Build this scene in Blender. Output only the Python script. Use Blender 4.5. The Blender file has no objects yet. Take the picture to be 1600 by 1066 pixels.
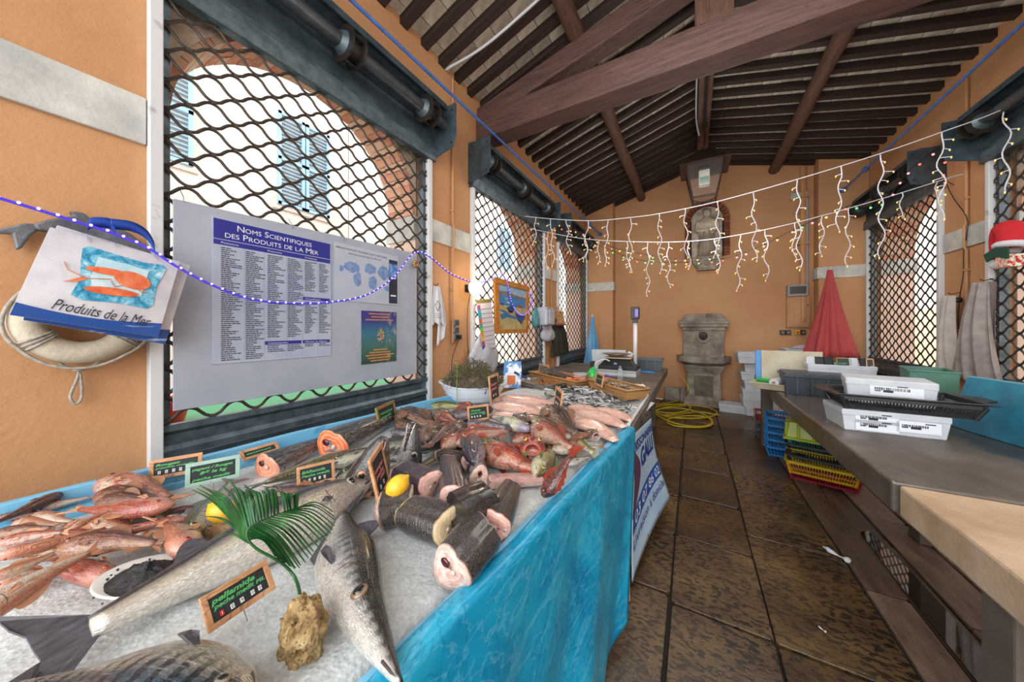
import bpy, bmesh, math, random
from mathutils import Vector, Matrix, Euler, noise
random.seed(7)
SC = bpy.context.scene
COL = SC.collection
PI = math.pi
R = math.radians
# ------------------------------------------------------------------ camera
FOC = 495.0; VPX, HORIZON = 1083.0, 512.0
TH = math.atan((VPX - 800.0) / FOC)
CT, ST = math.cos(TH), math.sin(TH)
EYE = Vector((0.0, 0.0, 1.5))
cam_d = bpy.data.cameras.new('camera'); cam = bpy.data.objects.new('camera', cam_d); COL.objects.link(cam)
cam.location = EYE; cam.rotation_euler = (R(90), 0, TH)
cam_d.sensor_width = 36.0; cam_d.lens = FOC / 1600.0 * 36.0
cam_d.shift_y = -(533.0 - HORIZON) / 1600.0
cam_d.clip_start = 0.02; cam_d.clip_end = 200
SC.camera = cam
# ------------------------------------------------------------------ light and exposure
W = bpy.data.worlds.new('World'); SC.world = W; W.use_nodes = True
wn = W.node_tree.nodes; wl = W.node_tree.links; wn.clear()
wo = wn.new('ShaderNodeOutputWorld'); wb = wn.new('ShaderNodeBackground')
wb.inputs[0].default_value = (0.93, 0.97, 1.0, 1); wb.inputs[1].default_value = 2.6
wl.new(wb.outputs[0], wo.inputs[0])
def area(name, loc, rot, sx, sy, power, col=(1, 1, 1)):
    d = bpy.data.lights.new(name, 'AREA'); d.shape = 'RECTANGLE'; d.size = sx; d.size_y = sy; d.energy = power; d.color = col
    o = bpy.data.objects.new(name, d); COL.objects.link(o); o.location = loc; o.rotation_euler = rot
    return o
# added fill lamp standing in for daylight of the open front, behind the photographer
area('front_fill', (0.1, -3.2, 2.6), (R(97), 0, 0), 5.0, 3.6, 150, (1, 0.98, 0.95))
area('aisle_fill', (0.15, 1.6, 3.95), (0, 0, 0), 1.6, 2.2, 16, (1, 0.96, 0.9))  # added fill over the aisle, without any fitting
area('aisle_fill_far', (0.15, 4.1, 3.9), (0, 0, 0), 1.4, 1.6, 40, (1, 0.95, 0.88))  # second added fill, farther down the aisle
area('roof_fill', (0.1, 1.2, 2.4), (R(180), 0, 0), 1.4, 1.4, 20, (1, 0.97, 0.93))  # added upward fill that brightens the roof timbers
area('roof_fill_far', (0.1, 4.9, 2.4), (R(180), 0, 0), 1.4, 1.4, 16, (1, 0.97, 0.93))  # same added upward fill for the far roof
SC.view_settings.view_transform = 'Standard'; SC.view_settings.look = 'None'
SC.view_settings.gamma = 1.0; SC.view_settings.use_curve_mapping = False
SC.view_settings.exposure = 0.33
SC.cycles.max_bounces = 6; SC.cycles.diffuse_bounces = 4; SC.cycles.glossy_bounces = 3
SC.cycles.use_denoising = True

def ray(u, v):
    a = (u - 800.0) / FOC; b = (HORIZON - v) / FOC
    return Vector((a * CT - ST, a * ST + CT, b))
def onz(u, v, z):
    d = ray(u, v); return EYE + d * ((z - EYE.z) / d.z)
def onx(u, v, x):
    d = ray(u, v); return EYE + d * (x / d.x)
def ony(u, v, y):
    d = ray(u, v); return EYE + d * (y / d.y)

# ------------------------------------------------------------------ mesh builder
def lin(c):
    if isinstance(c, str):
        c = c.lstrip('#'); c = [int(c[i:i+2], 16) / 255 for i in (0, 2, 4)]
        c = [x / 12.92 if x <= 0.04045 else ((x + 0.055) / 1.055) ** 2.4 for x in c]
    return (c[0], c[1], c[2], 1.0)
OFF = {}
class MB:
    def __init__(s): s.v = []; s.f = []; s.m = []; s.uv = None; s.cur = 0
    def add(s, vs, fs):
        b = len(s.v); s.v += [Vector(p) for p in vs]; s.f += [[b + i for i in f] for f in fs]; s.m += [s.cur] * len(fs); return b
    def box(s, c, sz, rot=None, mat=None):
        x, y, z = sz[0] / 2, sz[1] / 2, sz[2] / 2
        p = [Vector((i, j, k)) for i in (-x, x) for j in (-y, y) for k in (-z, z)]
        if rot is not None:
            m = Euler(rot).to_matrix() if not isinstance(rot, Matrix) else rot
            p = [m @ q for q in p]
        c = Vector(c)
        s.add([q + c for q in p], [(0, 1, 3, 2), (4, 6, 7, 5), (0, 4, 5, 1), (2, 3, 7, 6), (0, 2, 6, 4), (1, 5, 7, 3)]); return s
    def bb(s, x0, x1, y0, y1, z0, z1):
        return s.box(((x0 + x1) / 2, (y0 + y1) / 2, (z0 + z1) / 2), (abs(x1 - x0), abs(y1 - y0), abs(z1 - z0)))
    def rings(s, rs, cap=True, closed=False):
        n = len(rs[0]); b = len(s.v)
        for r in rs: s.v += [Vector(p) for p in r]
        k = len(rs)
        for i in range(k if closed else k - 1):
            a = b + i * n; c = b + ((i + 1) % k) * n
            for j in range(n):
                s.f.append([a + j, a + (j + 1) % n, c + (j + 1) % n, c + j]); s.m.append(s.cur)
        if cap and not closed:
            s.f.append([b + j for j in range(n)][::-1]); s.m.append(s.cur)
            s.f.append([b + (k - 1) * n + j for j in range(n)]); s.m.append(s.cur)
        return s
    def tube(s, pts, r, n=6, closed=False, cap=True):
        pts = [Vector(p) for p in pts]; k = len(pts)
        rad = r if isinstance(r, (list, tuple)) else [r] * k
        rs = []; up = None
        for i in range(k):
            if closed: t = pts[(i + 1) % k] - pts[i - 1]
            else: t = pts[min(i + 1, k - 1)] - pts[max(i - 1, 0)]
            if t.length < 1e-9: t = Vector((0, 0, 1))
            t.normalize()
            if up is None:
                up = Vector((0, 0, 1)) if abs(t.z) < 0.9 else Vector((1, 0, 0))
            a = t.cross(up)
            if a.length < 1e-6: a = t.orthogonal()
            a.normalize(); up = a.cross(t).normalized()
            rs.append([pts[i] + (a * math.cos(q) + up * math.sin(q)) * rad[i] for q in [2 * PI * j / n for j in range(n)]])
        return s.rings(rs, cap, closed)
    def lathe(s, prof, c=(0, 0, 0), n=16, cap=True, sx=1, sy=1, arc=None):
        c = Vector(c)
        return s.rings([[c + Vector((r * math.cos(2 * PI * j / n) * sx, r * math.sin(2 * PI * j / n) * sy, z)) for j in range(n)] for r, z in prof], cap)
    def ball(s, c, r, n=8, m=6, sc=(1, 1, 1), rot=None):
        c = Vector(c); M = Euler(rot).to_matrix() if rot else Matrix.Identity(3)
        rs = []
        for i in range(m + 1):
            a = -PI / 2 + PI * i / m; q = max(math.cos(a), 0.03)
            rs.append([c + M @ Vector((r * q * math.cos(2 * PI * j / n) * sc[0], r * q * math.sin(2 * PI * j / n) * sc[1], r * math.sin(a) * sc[2])) for j in range(n)])
        return s.rings(rs)
    def prism(s, poly, z0, z1):
        n = len(poly)
        b = s.add([(x, y, z0) for x, y in poly] + [(x, y, z1) for x, y in poly],
                  [[i, (i + 1) % n, n + (i + 1) % n, n + i] for i in range(n)] + [list(range(n))[::-1], list(range(n, 2 * n))]); return s
    def prism3(s, poly, d):
        """polygon of 3-D points extruded along d"""
        n = len(poly); d = Vector(d); poly = [Vector(p) for p in poly]
        s.add(poly + [p + d for p in poly], [[i, (i + 1) % n, n + (i + 1) % n, n + i] for i in range(n)] + [list(range(n))[::-1], list(range(n, 2 * n))]); return s
    def grid(s, fn, nu, nv, thick=None):
        """sheet fn(u,v) -> point; thick: a vector or function for the back side"""
        g = [[Vector(fn(i / nu, j / nv)) for j in range(nv + 1)] for i in range(nu + 1)]
        w = nv + 1
        if thick is None:
            s.add([p for r in g for p in r], [[i * w + j, (i + 1) * w + j, (i + 1) * w + j + 1, i * w + j + 1] for i in range(nu) for j in range(nv)])
        else:
            T = Vector(thick); N = (nu + 1) * w
            fs = []
            for i in range(nu):
                for j in range(nv):
                    q = [i * w + j, (i + 1) * w + j, (i + 1) * w + j + 1, i * w + j + 1]
                    fs.append(q); fs.append([N + k for k in q[::-1]])
            for i in range(nu):
                for j in (0, nv):
                    a, b2 = i * w + j, (i + 1) * w + j; fs.append([a, b2, N + b2, N + a])
            for j in range(nv):
                for i in (0, nu):
                    a, b2 = i * w + j, i * w + j + 1; fs.append([a, b2, N + b2, N + a])
            s.add([p for r in g for p in r] + [p + T for r in g for p in r], fs)
        return s
    def mesh(s, name, mats, smooth=False, off=None):
        me = bpy.data.meshes.new(name)
        vs = s.v if off is None else [p - off for p in s.v]
        me.from_pydata([tuple(p) for p in vs], [], s.f)
        if not isinstance(mats, (list, tuple)): mats = [mats]
        for m in mats: me.materials.append(m)
        if len(mats) > 1: me.polygons.foreach_set('material_index', s.m)
        bm = bmesh.new(); bm.from_mesh(me); bmesh.ops.recalc_face_normals(bm, faces=bm.faces); bm.to_mesh(me); bm.free()
        if smooth:
            me.polygons.foreach_set('use_smooth', [True] * len(me.polygons))
            if smooth != 'all':
                try: me.set_sharp_from_angle(angle=R(40))
                except Exception: pass
        if s.uv:
            l = me.uv_layers.new(name='UVMap')
            li = [lp.vertex_index for lp in me.loops]
            if isinstance(s.uv, list):
                for k, vi in enumerate(li):
                    if vi < len(s.uv): l.data[k].uv = s.uv[vi]
        me.update(); return me
    def build(s, name, mats, parent=None, smooth=False, bevel=0, **kw):
        off = OFF.get(parent.name) if parent is not None else None
        me = s.mesh(name, mats, smooth, off)
        return put(name, me, parent, bevel, **kw)
def put(name, me, parent=None, bevel=0, loc=None, rot=None, scale=None, kind=None, label=None, cat=None, group=None):
    o = bpy.data.objects.new(name, me); COL.objects.link(o)
    if parent is not None:
        o.parent = parent
        if parent.name in OFF: OFF[o.name] = OFF[parent.name]
    if loc is not None: o.location = loc
    if rot is not None: o.rotation_euler = rot
    if scale is not None: o.scale = scale if isinstance(scale, (tuple, list, Vector)) else (scale,) * 3
    if bevel:
        b = o.modifiers.new('edge', 'BEVEL'); b.width = bevel; b.segments = 2; b.limit_method = 'ANGLE'; b.angle_limit = R(50)
    tag(o, label, cat, group, kind); return o
def tag(o, label=None, cat=None, group=None, kind=None):
    if label: o['label'] = label
    if cat: o['category'] = cat
    if group: o['group'] = group
    if kind: o['kind'] = kind
    return o
def thing(name, label, cat, loc=(0, 0, 0), rot=(0, 0, 0), group=None, world=False, scale=1):
    o = bpy.data.objects.new(name, None); COL.objects.link(o); o.empty_display_size = 0.05
    o.location = loc; o.rotation_euler = rot; o.scale = (scale,) * 3
    if world: OFF[o.name] = Vector(loc)
    return tag(o, label, cat, group)
def kids(o): return [c for c in COL.objects if c.parent == o]
TREE = {}
def reg(root):
    """remember a thing's parts so that it can be copied in a loop"""
    d = {}
    for o in COL.objects:
        if o.parent is not None: d.setdefault(o.parent.name, []).append(o)
    def sub(o): return (o, [sub(c) for c in d.get(o.name, [])])
    TREE[root.name] = sub(root); return root
def dup(root, loc=None, rot=None, scale=None, label=None, group=None):
    def cp(node, par):
        o, ch = node; c = o.copy(); COL.objects.link(c)
        if par is not None: c.parent = par
        for k in ch: cp(k, c)
        return c
    c = cp(TREE[root.name], None)
    if loc is not None: c.location = loc
    if rot is not None: c.rotation_euler = rot
    if scale is not None: c.scale = scale if isinstance(scale, (tuple, list, Vector)) else (scale,) * 3
    if label: c['label'] = label
    if group: c['group'] = group
    return c
def text_mesh(s, size, mat, shear=0.0, depth=0.0008, align='LEFT', bold=0.0, space=1.0):
    c = bpy.data.curves.new('lettering', 'FONT'); c.body = s; c.size = size; c.shear = shear; c.extrude = depth; c.align_x = align; c.offset = bold; c.space_character = space
    c.resolution_u = 3
    o = bpy.data.objects.new('lettering', c)
    me = bpy.data.meshes.new_from_object(o); bpy.data.objects.remove(o)
    me.materials.clear(); me.materials.append(mat); me.name = 'lettering'
    return me
def crv(pts, n=8):
    """smooth curve through points (Catmull-Rom)"""
    pts = [Vector(p) for p in pts]; out = []
    for i in range(len(pts) - 1):
        p0 = pts[max(i - 1, 0)]; p1 = pts[i]; p2 = pts[i + 1]; p3 = pts[min(i + 2, len(pts) - 1)]
        for k in range(n):
            t = k / n
            out.append(0.5 * ((2 * p1) + (p2 - p0) * t + (2 * p0 - 5 * p1 + 4 * p2 - p3) * t * t + (3 * p1 - p0 - 3 * p2 + p3) * t ** 3))
    out.append(pts[-1]); return out
# ------------------------------------------------------------------ materials
class NT:
    def __init__(s, name):
        s.mat = bpy.data.materials.new(name); s.mat.use_nodes = True
        s.n = s.mat.node_tree.nodes; s.l = s.mat.node_tree.links; s.n.clear()
        s.out = s.n.new('ShaderNodeOutputMaterial'); s.b = s.n.new('ShaderNodeBsdfPrincipled'); s.l.new(s.b.outputs[0], s.out.inputs[0])
        s.tc = s.n.new('ShaderNodeTexCoord')
    def set(s, **k):
        for a, v in k.items():
            a = {'base': 'Base Color', 'rough': 'Roughness', 'metal': 'Metallic', 'spec': 'Specular IOR Level', 'em': 'Emission Color', 'es': 'Emission Strength', 'tr': 'Transmission Weight', 'coat': 'Coat Weight', 'alpha': 'Alpha', 'sss': 'Subsurface Weight', 'ior': 'IOR', 'normal': 'Normal'}[a]
            if hasattr(v, 'is_linked') or isinstance(v, bpy.types.NodeSocket): s.l.new(v, s.b.inputs[a])
            else: s.b.inputs[a].default_value = v
        return s
    def node(s, t, **k):
        x = s.n.new(t)
        for a, v in k.items(): setattr(x, a, v)
        return x
    def link(s, a, b): s.l.new(a, b)
    def coord(s, kind='Object', scale=(1, 1, 1), rot=(0, 0, 0), loc=(0, 0, 0)):
        m = s.n.new('ShaderNodeMapping'); m.inputs['Scale'].default_value = scale; m.inputs['Rotation'].default_value = rot; m.inputs['Location'].default_value = loc
        s.l.new(s.tc.outputs[kind], m.inputs[0]); return m.outputs[0]
    def noise(s, co, scale, detail=4, rough=0.55, dist=0.0):
        x = s.n.new('ShaderNodeTexNoise'); x.inputs['Scale'].default_value = scale; x.inputs['Detail'].default_value = detail; x.inputs['Roughness'].default_value = rough; x.inputs['Distortion'].default_value = dist
        s.l.new(co, x.inputs['Vector']); return x.outputs[0]
    def voro(s, co, scale, feat='F1', out=0, rnd=1.0):
        x = s.n.new('ShaderNodeTexVoronoi'); x.inputs['Scale'].default_value = scale; x.feature = feat; x.inputs['Randomness'].default_value = rnd
        s.l.new(co, x.inputs['Vector']); return x.outputs[out]
    def wave(s, co, scale, dist=0, dscale=1, axis='X', detail=2):
        x = s.n.new('ShaderNodeTexWave'); x.bands_direction = axis; x.inputs['Scale'].default_value = scale; x.inputs['Distortion'].default_value = dist; x.inputs['Detail Scale'].default_value = dscale; x.inputs['Detail'].default_value = detail
        s.l.new(co, x.inputs['Vector']); return x.outputs[1]
    def ramp(s, fac, stops, interp='LINEAR'):
        r = s.n.new('ShaderNodeValToRGB'); r.color_ramp.interpolation = interp
        el = r.color_ramp.elements
        while len(el) < len(stops): el.new(0.5)
        for e, (p, c) in zip(el, stops):
            e.position = p; e.color = lin(c) if not isinstance(c, (int, float)) else (c, c, c, 1)
        s.l.new(fac, r.inputs[0]); return r.outputs[0]
    def mix(s, a, b, fac, mode='MIX'):
        m = s.n.new('ShaderNodeMix'); m.data_type = 'RGBA'; m.blend_type = mode
        for sock, v in ((m.inputs[0], fac), (m.inputs[6], a), (m.inputs[7], b)):
            if isinstance(v, bpy.types.NodeSocket): s.l.new(v, sock)
            elif isinstance(v, (int, float)): sock.default_value = v
            else: sock.default_value = lin(v)
        return m.outputs[2]
    def math(s, op, a, b=0.0):
        m = s.n.new('ShaderNodeMath'); m.operation = op
        for i, v in ((0, a), (1, b)):
            if isinstance(v, bpy.types.NodeSocket): s.l.new(v, m.inputs[i])
            else: m.inputs[i].default_value = v
        return m.outputs[0]
    def sep(s, co):
        x = s.n.new('ShaderNodeSeparateXYZ'); s.l.new(co, x.inputs[0]); return x.outputs
    def bump(s, h, strength=0.3, dist=0.01, prev=None):
        b = s.n.new('ShaderNodeBump'); b.inputs['Strength'].default_value = strength; b.inputs['Distance'].default_value = dist
        s.l.new(h, b.inputs['Height'])
        if prev is not None: s.l.new(prev, b.inputs['Normal'])
        s.l.new(b.outputs[0], s.b.inputs['Normal']); return b.outputs[0]
    def rand(s): return s.n.new('ShaderNodeObjectInfo').outputs['Random']
MC = {}
def M(name, base, rough=0.6, metal=0.0, var=None, scale=12, lo=0.35, hi=0.65, bump=0.0, bscale=60, bdist=0.005, coord='Object', sc=(1, 1, 1), rnd=0.0, **kw):
    """plain procedural material: base colour, a second tone through noise, fine relief"""
    if name in MC: return MC[name]
    t = NT(name); co = t.coord(coord, sc); c = None
    if var is not None:
        f = t.ramp(t.noise(co, scale, 5, 0.6), [(lo, 0.0), (hi, 1.0)])
        c = t.mix(base, var, f)
    if rnd:
        hsv = t.n.new('ShaderNodeHueSaturation')
        mr = t.n.new('ShaderNodeMapRange'); mr.inputs['To Min'].default_value = 1 - rnd; mr.inputs['To Max'].default_value = 1 + rnd
        t.link(t.rand(), mr.inputs[0]); t.link(mr.outputs[0], hsv.inputs['Value'])
        if c is not None: t.link(c, hsv.inputs['Color'])
        else: hsv.inputs['Color'].default_value = lin(base)
        c = hsv.outputs[0]
    if c is not None: t.set(base=c)
    else: t.set(base=lin(base))
    t.set(rough=rough, metal=metal, **kw)
    if bump: t.bump(t.noise(co, bscale, 4, 0.6), bump, bdist)
    MC[name] = t.mat; return t.mat
def glow(name, col, strength):
    if name in MC: return MC[name]
    t = NT(name); t.set(base=lin(col), em=lin(col), es=strength); MC[name] = t.mat; return t.mat

def stucco():
    t = NT('orange_stucco'); co = t.coord('Object')
    big = t.ramp(t.noise(co, 0.9, 5, 0.6), [(0.3, 0.0), (0.7, 1.0)])
    c = t.mix('#c5976c', '#b4825a', big)
    st = t.ramp(t.noise(co, 3.5, 8, 0.7), [(0.57, 0.0), (0.75, 1.0)])
    c = t.mix(c, '#c79b76', t.math('MULTIPLY', st, 0.5))
    z = t.sep(co)[2]
    low = t.math('MULTIPLY', t.ramp(z, [(0.0, 1.0), (0.9, 0.0)]), t.ramp(t.noise(co, 5, 6, 0.7), [(0.35, 0.0), (0.65, 1.0)]))
    c = t.mix(c, '#8a6a55', t.math('MULTIPLY', low, 0.55))
    sp = t.ramp(t.voro(co, 9), [(0.02, 1.0), (0.035, 0.0)])
    c = t.mix(c, '#5a4436', t.math('MULTIPLY', sp, 0.6))
    t.set(base=c, rough=0.75)
    b1 = t.bump(t.noise(co, 30, 6, 0.65), 0.25, 0.012)
    t.bump(t.noise(t.coord('Object', (1, 1, 2.2), (0.5, 0.4, 0)), 90, 3, 0.6), 0.25, 0.005, b1)
    return t.mat
STUCCO = stucco()
BAND = M('grey_white_band', '#d3d3cd', 0.8, var='#aeb0ae', scale=6, bump=0.4, bscale=50)
WHITEFRAME = M('chipped_white_paint', '#cfd2d6', 0.45, var='#9aa0a6', scale=9, lo=0.62, hi=0.74, bump=0.15, bscale=30)
DARKSTEEL = M('dark_blue_grey_steel', '#54656f', 0.45, 0.5, var='#3c4a53', scale=8, bump=0.1, bscale=40)
GALV = M('galvanised_steel', '#71828c', 0.42, 0.65, var='#53616a', scale=14, bump=0.1)
BLACKSTEEL = M('greasy_black_steel', '#2b2d2f', 0.4, 0.5, var='#40362e', scale=10)
RODMETAL = M('grille_rod_steel', '#544e48', 0.5, 0.4, var='#403a36', scale=20)
def wood(name, a, b, c2, sc=(1, 14, 14), rough=0.65, bump=0.5):
    t = NT(name); co = t.coord('Object', sc)
    n = t.noise(co, 3.0, 8, 0.65, 0.4)
    c = t.ramp(n, [(0.3, b), (0.5, a), (0.72, c2)])
    cr = t.ramp(t.noise(t.coord('Object', tuple(q * 1.0 for q in sc)), 1.3, 3, 0.5, 1.5), [(0.485, 0.0), (0.5, 1.0), (0.515, 0.0)])
    c = t.mix(c, '#150c0a', t.math('MULTIPLY', cr, 0.5))
    t.set(base=c, rough=rough); t.bump(n, bump, 0.01); return t.mat
WOOD_X = wood('dark_beam_timber', '#523932', '#3b2823', '#64483f', (1, 12, 12))
WOOD_Y = wood('dark_purlin_timber', '#5a4034', '#412c24', '#6b4e40', (12, 1, 12))
WOOD_R = wood('dark_rafter_timber', '#2d1d19', '#211411', '#392620', (1, 16, 16))
def rooftile():
    t = NT('pale_roof_tile'); co = t.coord('Object')
    n = t.noise(co, 9, 6, 0.65)
    c = t.ramp(n, [(0.3, '#a99f91'), (0.5, '#d2cabd'), (0.7, '#ebe5d8')])
    y = t.ramp(t.noise(co, 3, 3, 0.5), [(0.6, 0.0), (0.72, 1.0)]); c = t.mix(c, '#b08d55', t.math('MULTIPLY', y, 0.5))
    r = t.ramp(t.rand(), [(0.0, '#8d857b'), (0.5, '#cfc9c0'), (0.85, '#ddd6ca'), (1.0, '#9c7f69')])
    c = t.mix(c, r, 0.6, 'MULTIPLY'); t.set(base=c, rough=0.9); t.bump(n, 0.4, 0.01); return t.mat
TILE = rooftile()
def brickmat():
    t = NT('weathered_brick'); co = t.coord('Object')
    r = t.ramp(t.rand(), [(0.0, '#c98066'), (0.3, '#d49a80'), (0.55, '#dcb196'), (0.8, '#d6bda6'), (1.0, '#b9705a')])
    n = t.noise(co, 25, 5, 0.65); c = t.mix(r, '#d9c4ad', t.ramp(n, [(0.5, 0.0), (0.75, 0.7)]))
    t.set(base=c, rough=0.9); t.bump(n, 0.5, 0.01); return t.mat
BRICK = brickmat()
MORTAR = M('pale_mortar', '#d8c9b8', 0.9, var='#b9a793', scale=20, bump=0.5)
PINKWALL = M('pink_render', '#ead4c8', 0.85, var='#e3c6b2', scale=3, bump=0.3)
PALEWALL = M('pale_street_render', '#efe3d8', 0.85, var='#e2d2c4', scale=1.5)
SHUTBLUE = M('pale_blue_shutter_paint', '#97bcd8', 0.6, var='#aacbe2', scale=5)
BLUEROD = M('blue_painted_iron', '#4a76c0', 0.4, var='#3a62a6', scale=10)
def slabmat():
    t = NT('wet_pitted_stone'); co = t.coord('Object')
    oi = t.n.new('ShaderNodeObjectInfo')
    va = t.n.new('ShaderNodeVectorMath'); va.operation = 'ADD'; t.link(co, va.inputs[0]); t.link(oi.outputs['Location'], va.inputs[1])
    mp = t.n.new('ShaderNodeMapping'); mp.inputs['Scale'].default_value = (1, 1.9, 1); mp.inputs['Rotation'].default_value = (0, 0, 0.9); t.link(va.outputs[0], mp.inputs[0])
    p = mp.outputs[0]
    pit = t.ramp(t.noise(p, 24, 3, 0.5, 0.6), [(0.45, 1.0), (0.5, 0.0)])
    base = t.ramp(t.noise(va.outputs[0], 2.2, 6, 0.6), [(0.3, '#43342a'), (0.5, '#5f4931'), (0.7, '#7b603a')])
    hv = t.ramp(t.rand(), [(0.0, '#8b8583'), (0.4, '#c9bda9'), (0.7, '#ffffff'), (1.0, '#b9a994')])
    base = t.mix(base, hv, 0.8, 'MULTIPLY')
    worn = t.ramp(t.noise(va.outputs[0], 1.5, 3, 0.5), [(0.35, 0.45), (0.6, 1.0)])
    pit2 = t.math('MULTIPLY', pit, worn)
    t.set(base=t.mix(base, '#1d1712', pit2))
    wet = t.ramp(t.noise(va.outputs[0], 1.1, 3, 0.5), [(0.35, 0.25), (0.65, 0.5)])
    t.set(rough=wet, spec=0.5)
    b1 = t.bump(pit2, -0.8, 0.012); h = t.noise(va.outputs[0], 60, 3, 0.6); t.bump(h, 0.25, 0.006, b1)
    return t.mat
SLAB = slabmat()
def longslab():
    t = NT('worn_brown_stone'); co = t.coord('Object', (6, 1.2, 6))
    oi = t.n.new('ShaderNodeObjectInfo')
    n = t.noise(co, 3, 6, 0.65); c = t.ramp(n, [(0.3, '#5a4a3e'), (0.55, '#8a7262'), (0.75, '#a58c76')])
    c = t.mix(c, t.ramp(t.rand(), [(0.0, '#8e847e'), (1.0, '#ffffff')]), 0.8, 'MULTIPLY')
    t.set(base=c, rough=t.ramp(n, [(0.3, 0.3), (0.7, 0.55)])); t.bump(t.noise(t.coord('Object'), 45, 5, 0.65), 0.35, 0.008); return t.mat
LSLAB = longslab()
JOINT = M('dark_wet_joint', '#1c1613', 0.95, var='#2c231d', scale=20, bump=0.4)
def water():
    t = NT('still_water'); t.set(base=lin('#2a211b'), rough=0.03, spec=0.9, coat=0.6); t.bump(t.noise(t.coord('Object'), 6, 2), 0.03, 0.004); return t.mat
WATER = water()
def concrete():
    t = NT('wet_grey_stone_top'); co = t.coord('Object', (1.4, 0.8, 1))
    n = t.noise(co, 2.2, 8, 0.65); c = t.ramp(n, [(0.3, '#433931'), (0.5, '#5f554c'), (0.72, '#786e64')])
    sp = t.ramp(t.voro(t.coord('Object'), 45), [(0.05, 1.0), (0.09, 0.0)]); c = t.mix(c, '#a9a19a', t.math('MULTIPLY', sp, 0.35))
    w = t.ramp(t.noise(t.coord('Object', loc=(0.2, 0.1, 0)), 1.6, 3, 0.5), [(0.42, 0.16), (0.55, 0.5)])
    c = t.mix(c, '#3b342f', t.ramp(t.noise(t.coord('Object', loc=(0.2, 0.1, 0)), 1.6, 3, 0.5), [(0.4, 0.45), (0.52, 0.0)]))
    t.set(base=c, rough=w); t.bump(t.noise(t.coord('Object'), 40, 5, 0.65), 0.15, 0.006); return t.mat
CONC = concrete()
SANDSTONE = M('cut_beige_stone', '#c2a88d', 0.75, var='#ab8e72', scale=5, bump=0.4, bscale=70)
OLDSTONE = M('old_grey_stone', '#a0968a', 0.85, var='#6a6056', scale=5, bump=0.7, bscale=35, bdist=0.01)
DARKSTONE = M('dark_table_stone', '#6e6258', 0.7, var='#51473f', scale=4, bump=0.4)
# ------------------------------------------------------------------ the hall
XL, XR, YE, YB = -2.12, 2.40, 7.35, -1.2
WT = 0.45
RX, RZ = 0.14, 4.72
EL, ER = 4.03, 4.15
SPRING, IMPOST = 2.53, 2.31
OPEN_L = [(0.46, 2.12), (2.82, 4.68), (5.35, 7.05)]
OPEN_R = [(0.62, 2.3), (3.0, 4.70), (5.42, 7.06)]
def slope_z(x):
    return RZ - (RX - x) / (RX - XL) * (RZ - EL) if x < RX else RZ - (x - RX) / (XR - RX) * (RZ - ER)

brick_me = MB().box((0, 0, 0), (0.105, 0.062, 0.05)).mesh('brick', BRICK)
brick_shaded = MB().box((0, 0, 0), (0.105, 0.062, 0.05)).mesh('brick', M('shaded_niche_brick', '#8a4e34', .9, var='#5d3524', scale=25, rnd=.35, bump=.4))  # darker brick copy, the niche's shade put into its colour
brick_me2 = MB().box((0, 0, 0), (0.215, 0.062, 0.05)).mesh('brick', BRICK)
def wall(name, xin, s, openings, top):
    """s: +1 when the room lies towards +x of this wall"""
    xo = xin - s * WT
    m = MB(); y = YB
    for (a, b) in openings:
        m.bb(xin, xo, y, a, 0, top + 0.35); m.bb(xin, xo, a, b, 0, 0.72)
        m.bb(xin, xin - s * 0.08, a, b, 3.3, top + 0.35)
        y = b
    m.bb(xin, xo, y, YE + 0.3, 0, top + 0.35)
    w = m.build(name, STUCCO, kind='structure')
    arch = MB(); mort = MB(); jam = MB(); imp = MB()
    for (a, b) in openings:
        yc = (a + b) / 2; r = (b - a) / 2 - 0.02; xi = xin - s * 0.1; n = 20
        pts = [(yc - r * math.cos(PI * i / n), SPRING + r * math.sin(PI * i / n)) for i in range(n + 1)]
        zt = top + 0.3
        for i in range(n):
            (ya, za), (yb, zb) = pts[i], pts[i + 1]
            mort.prism3([(xi, ya, za), (xi, yb, zb), (xi, yb, zt), (xi, ya, zt)], (xo - xi, 0, 0))
        for q, sg in ((a, 1), (b, -1)):
            jam.bb(xi, xo, q - sg * 0.01, q + sg * 0.03, 0.72, IMPOST)
            imp.bb(xi, xo - s * 0.02, q - sg * 0.01, q + sg * 0.05, IMPOST, SPRING)
        nc = int(PI * r / 0.068)
        for k in range(nc):
            t = PI * (k + 0.5) / nc
            cy, cz = yc - (r - 0.012) * math.cos(t), SPRING + (r - 0.012) * math.sin(t)
            rot = Euler((-(PI / 2 - t) + 0, 0, 0)) if True else None
            ang = PI / 2 - t
            row = ((0.06, 0), (0.225, 1)) if k % 2 else ((0.115, 1), (0.28, 0))
            for dx, big in row:
                put('brick', brick_me2 if big else brick_me, w, loc=(xi - s * (dx + 0.0), cy, cz + random.uniform(-.003, .003)), rot=(ang * 1.0, 0, 0))
    mort.build('arch_masonry', MORTAR, w); jam.build('reveal', PINKWALL, w); imp.build('impost', BAND, w)
    return w
wl_ = wall('wall_left', XL, 1, OPEN_L, EL)
wr_ = wall('wall_right', XR, -1, OPEN_R, ER)
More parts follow.
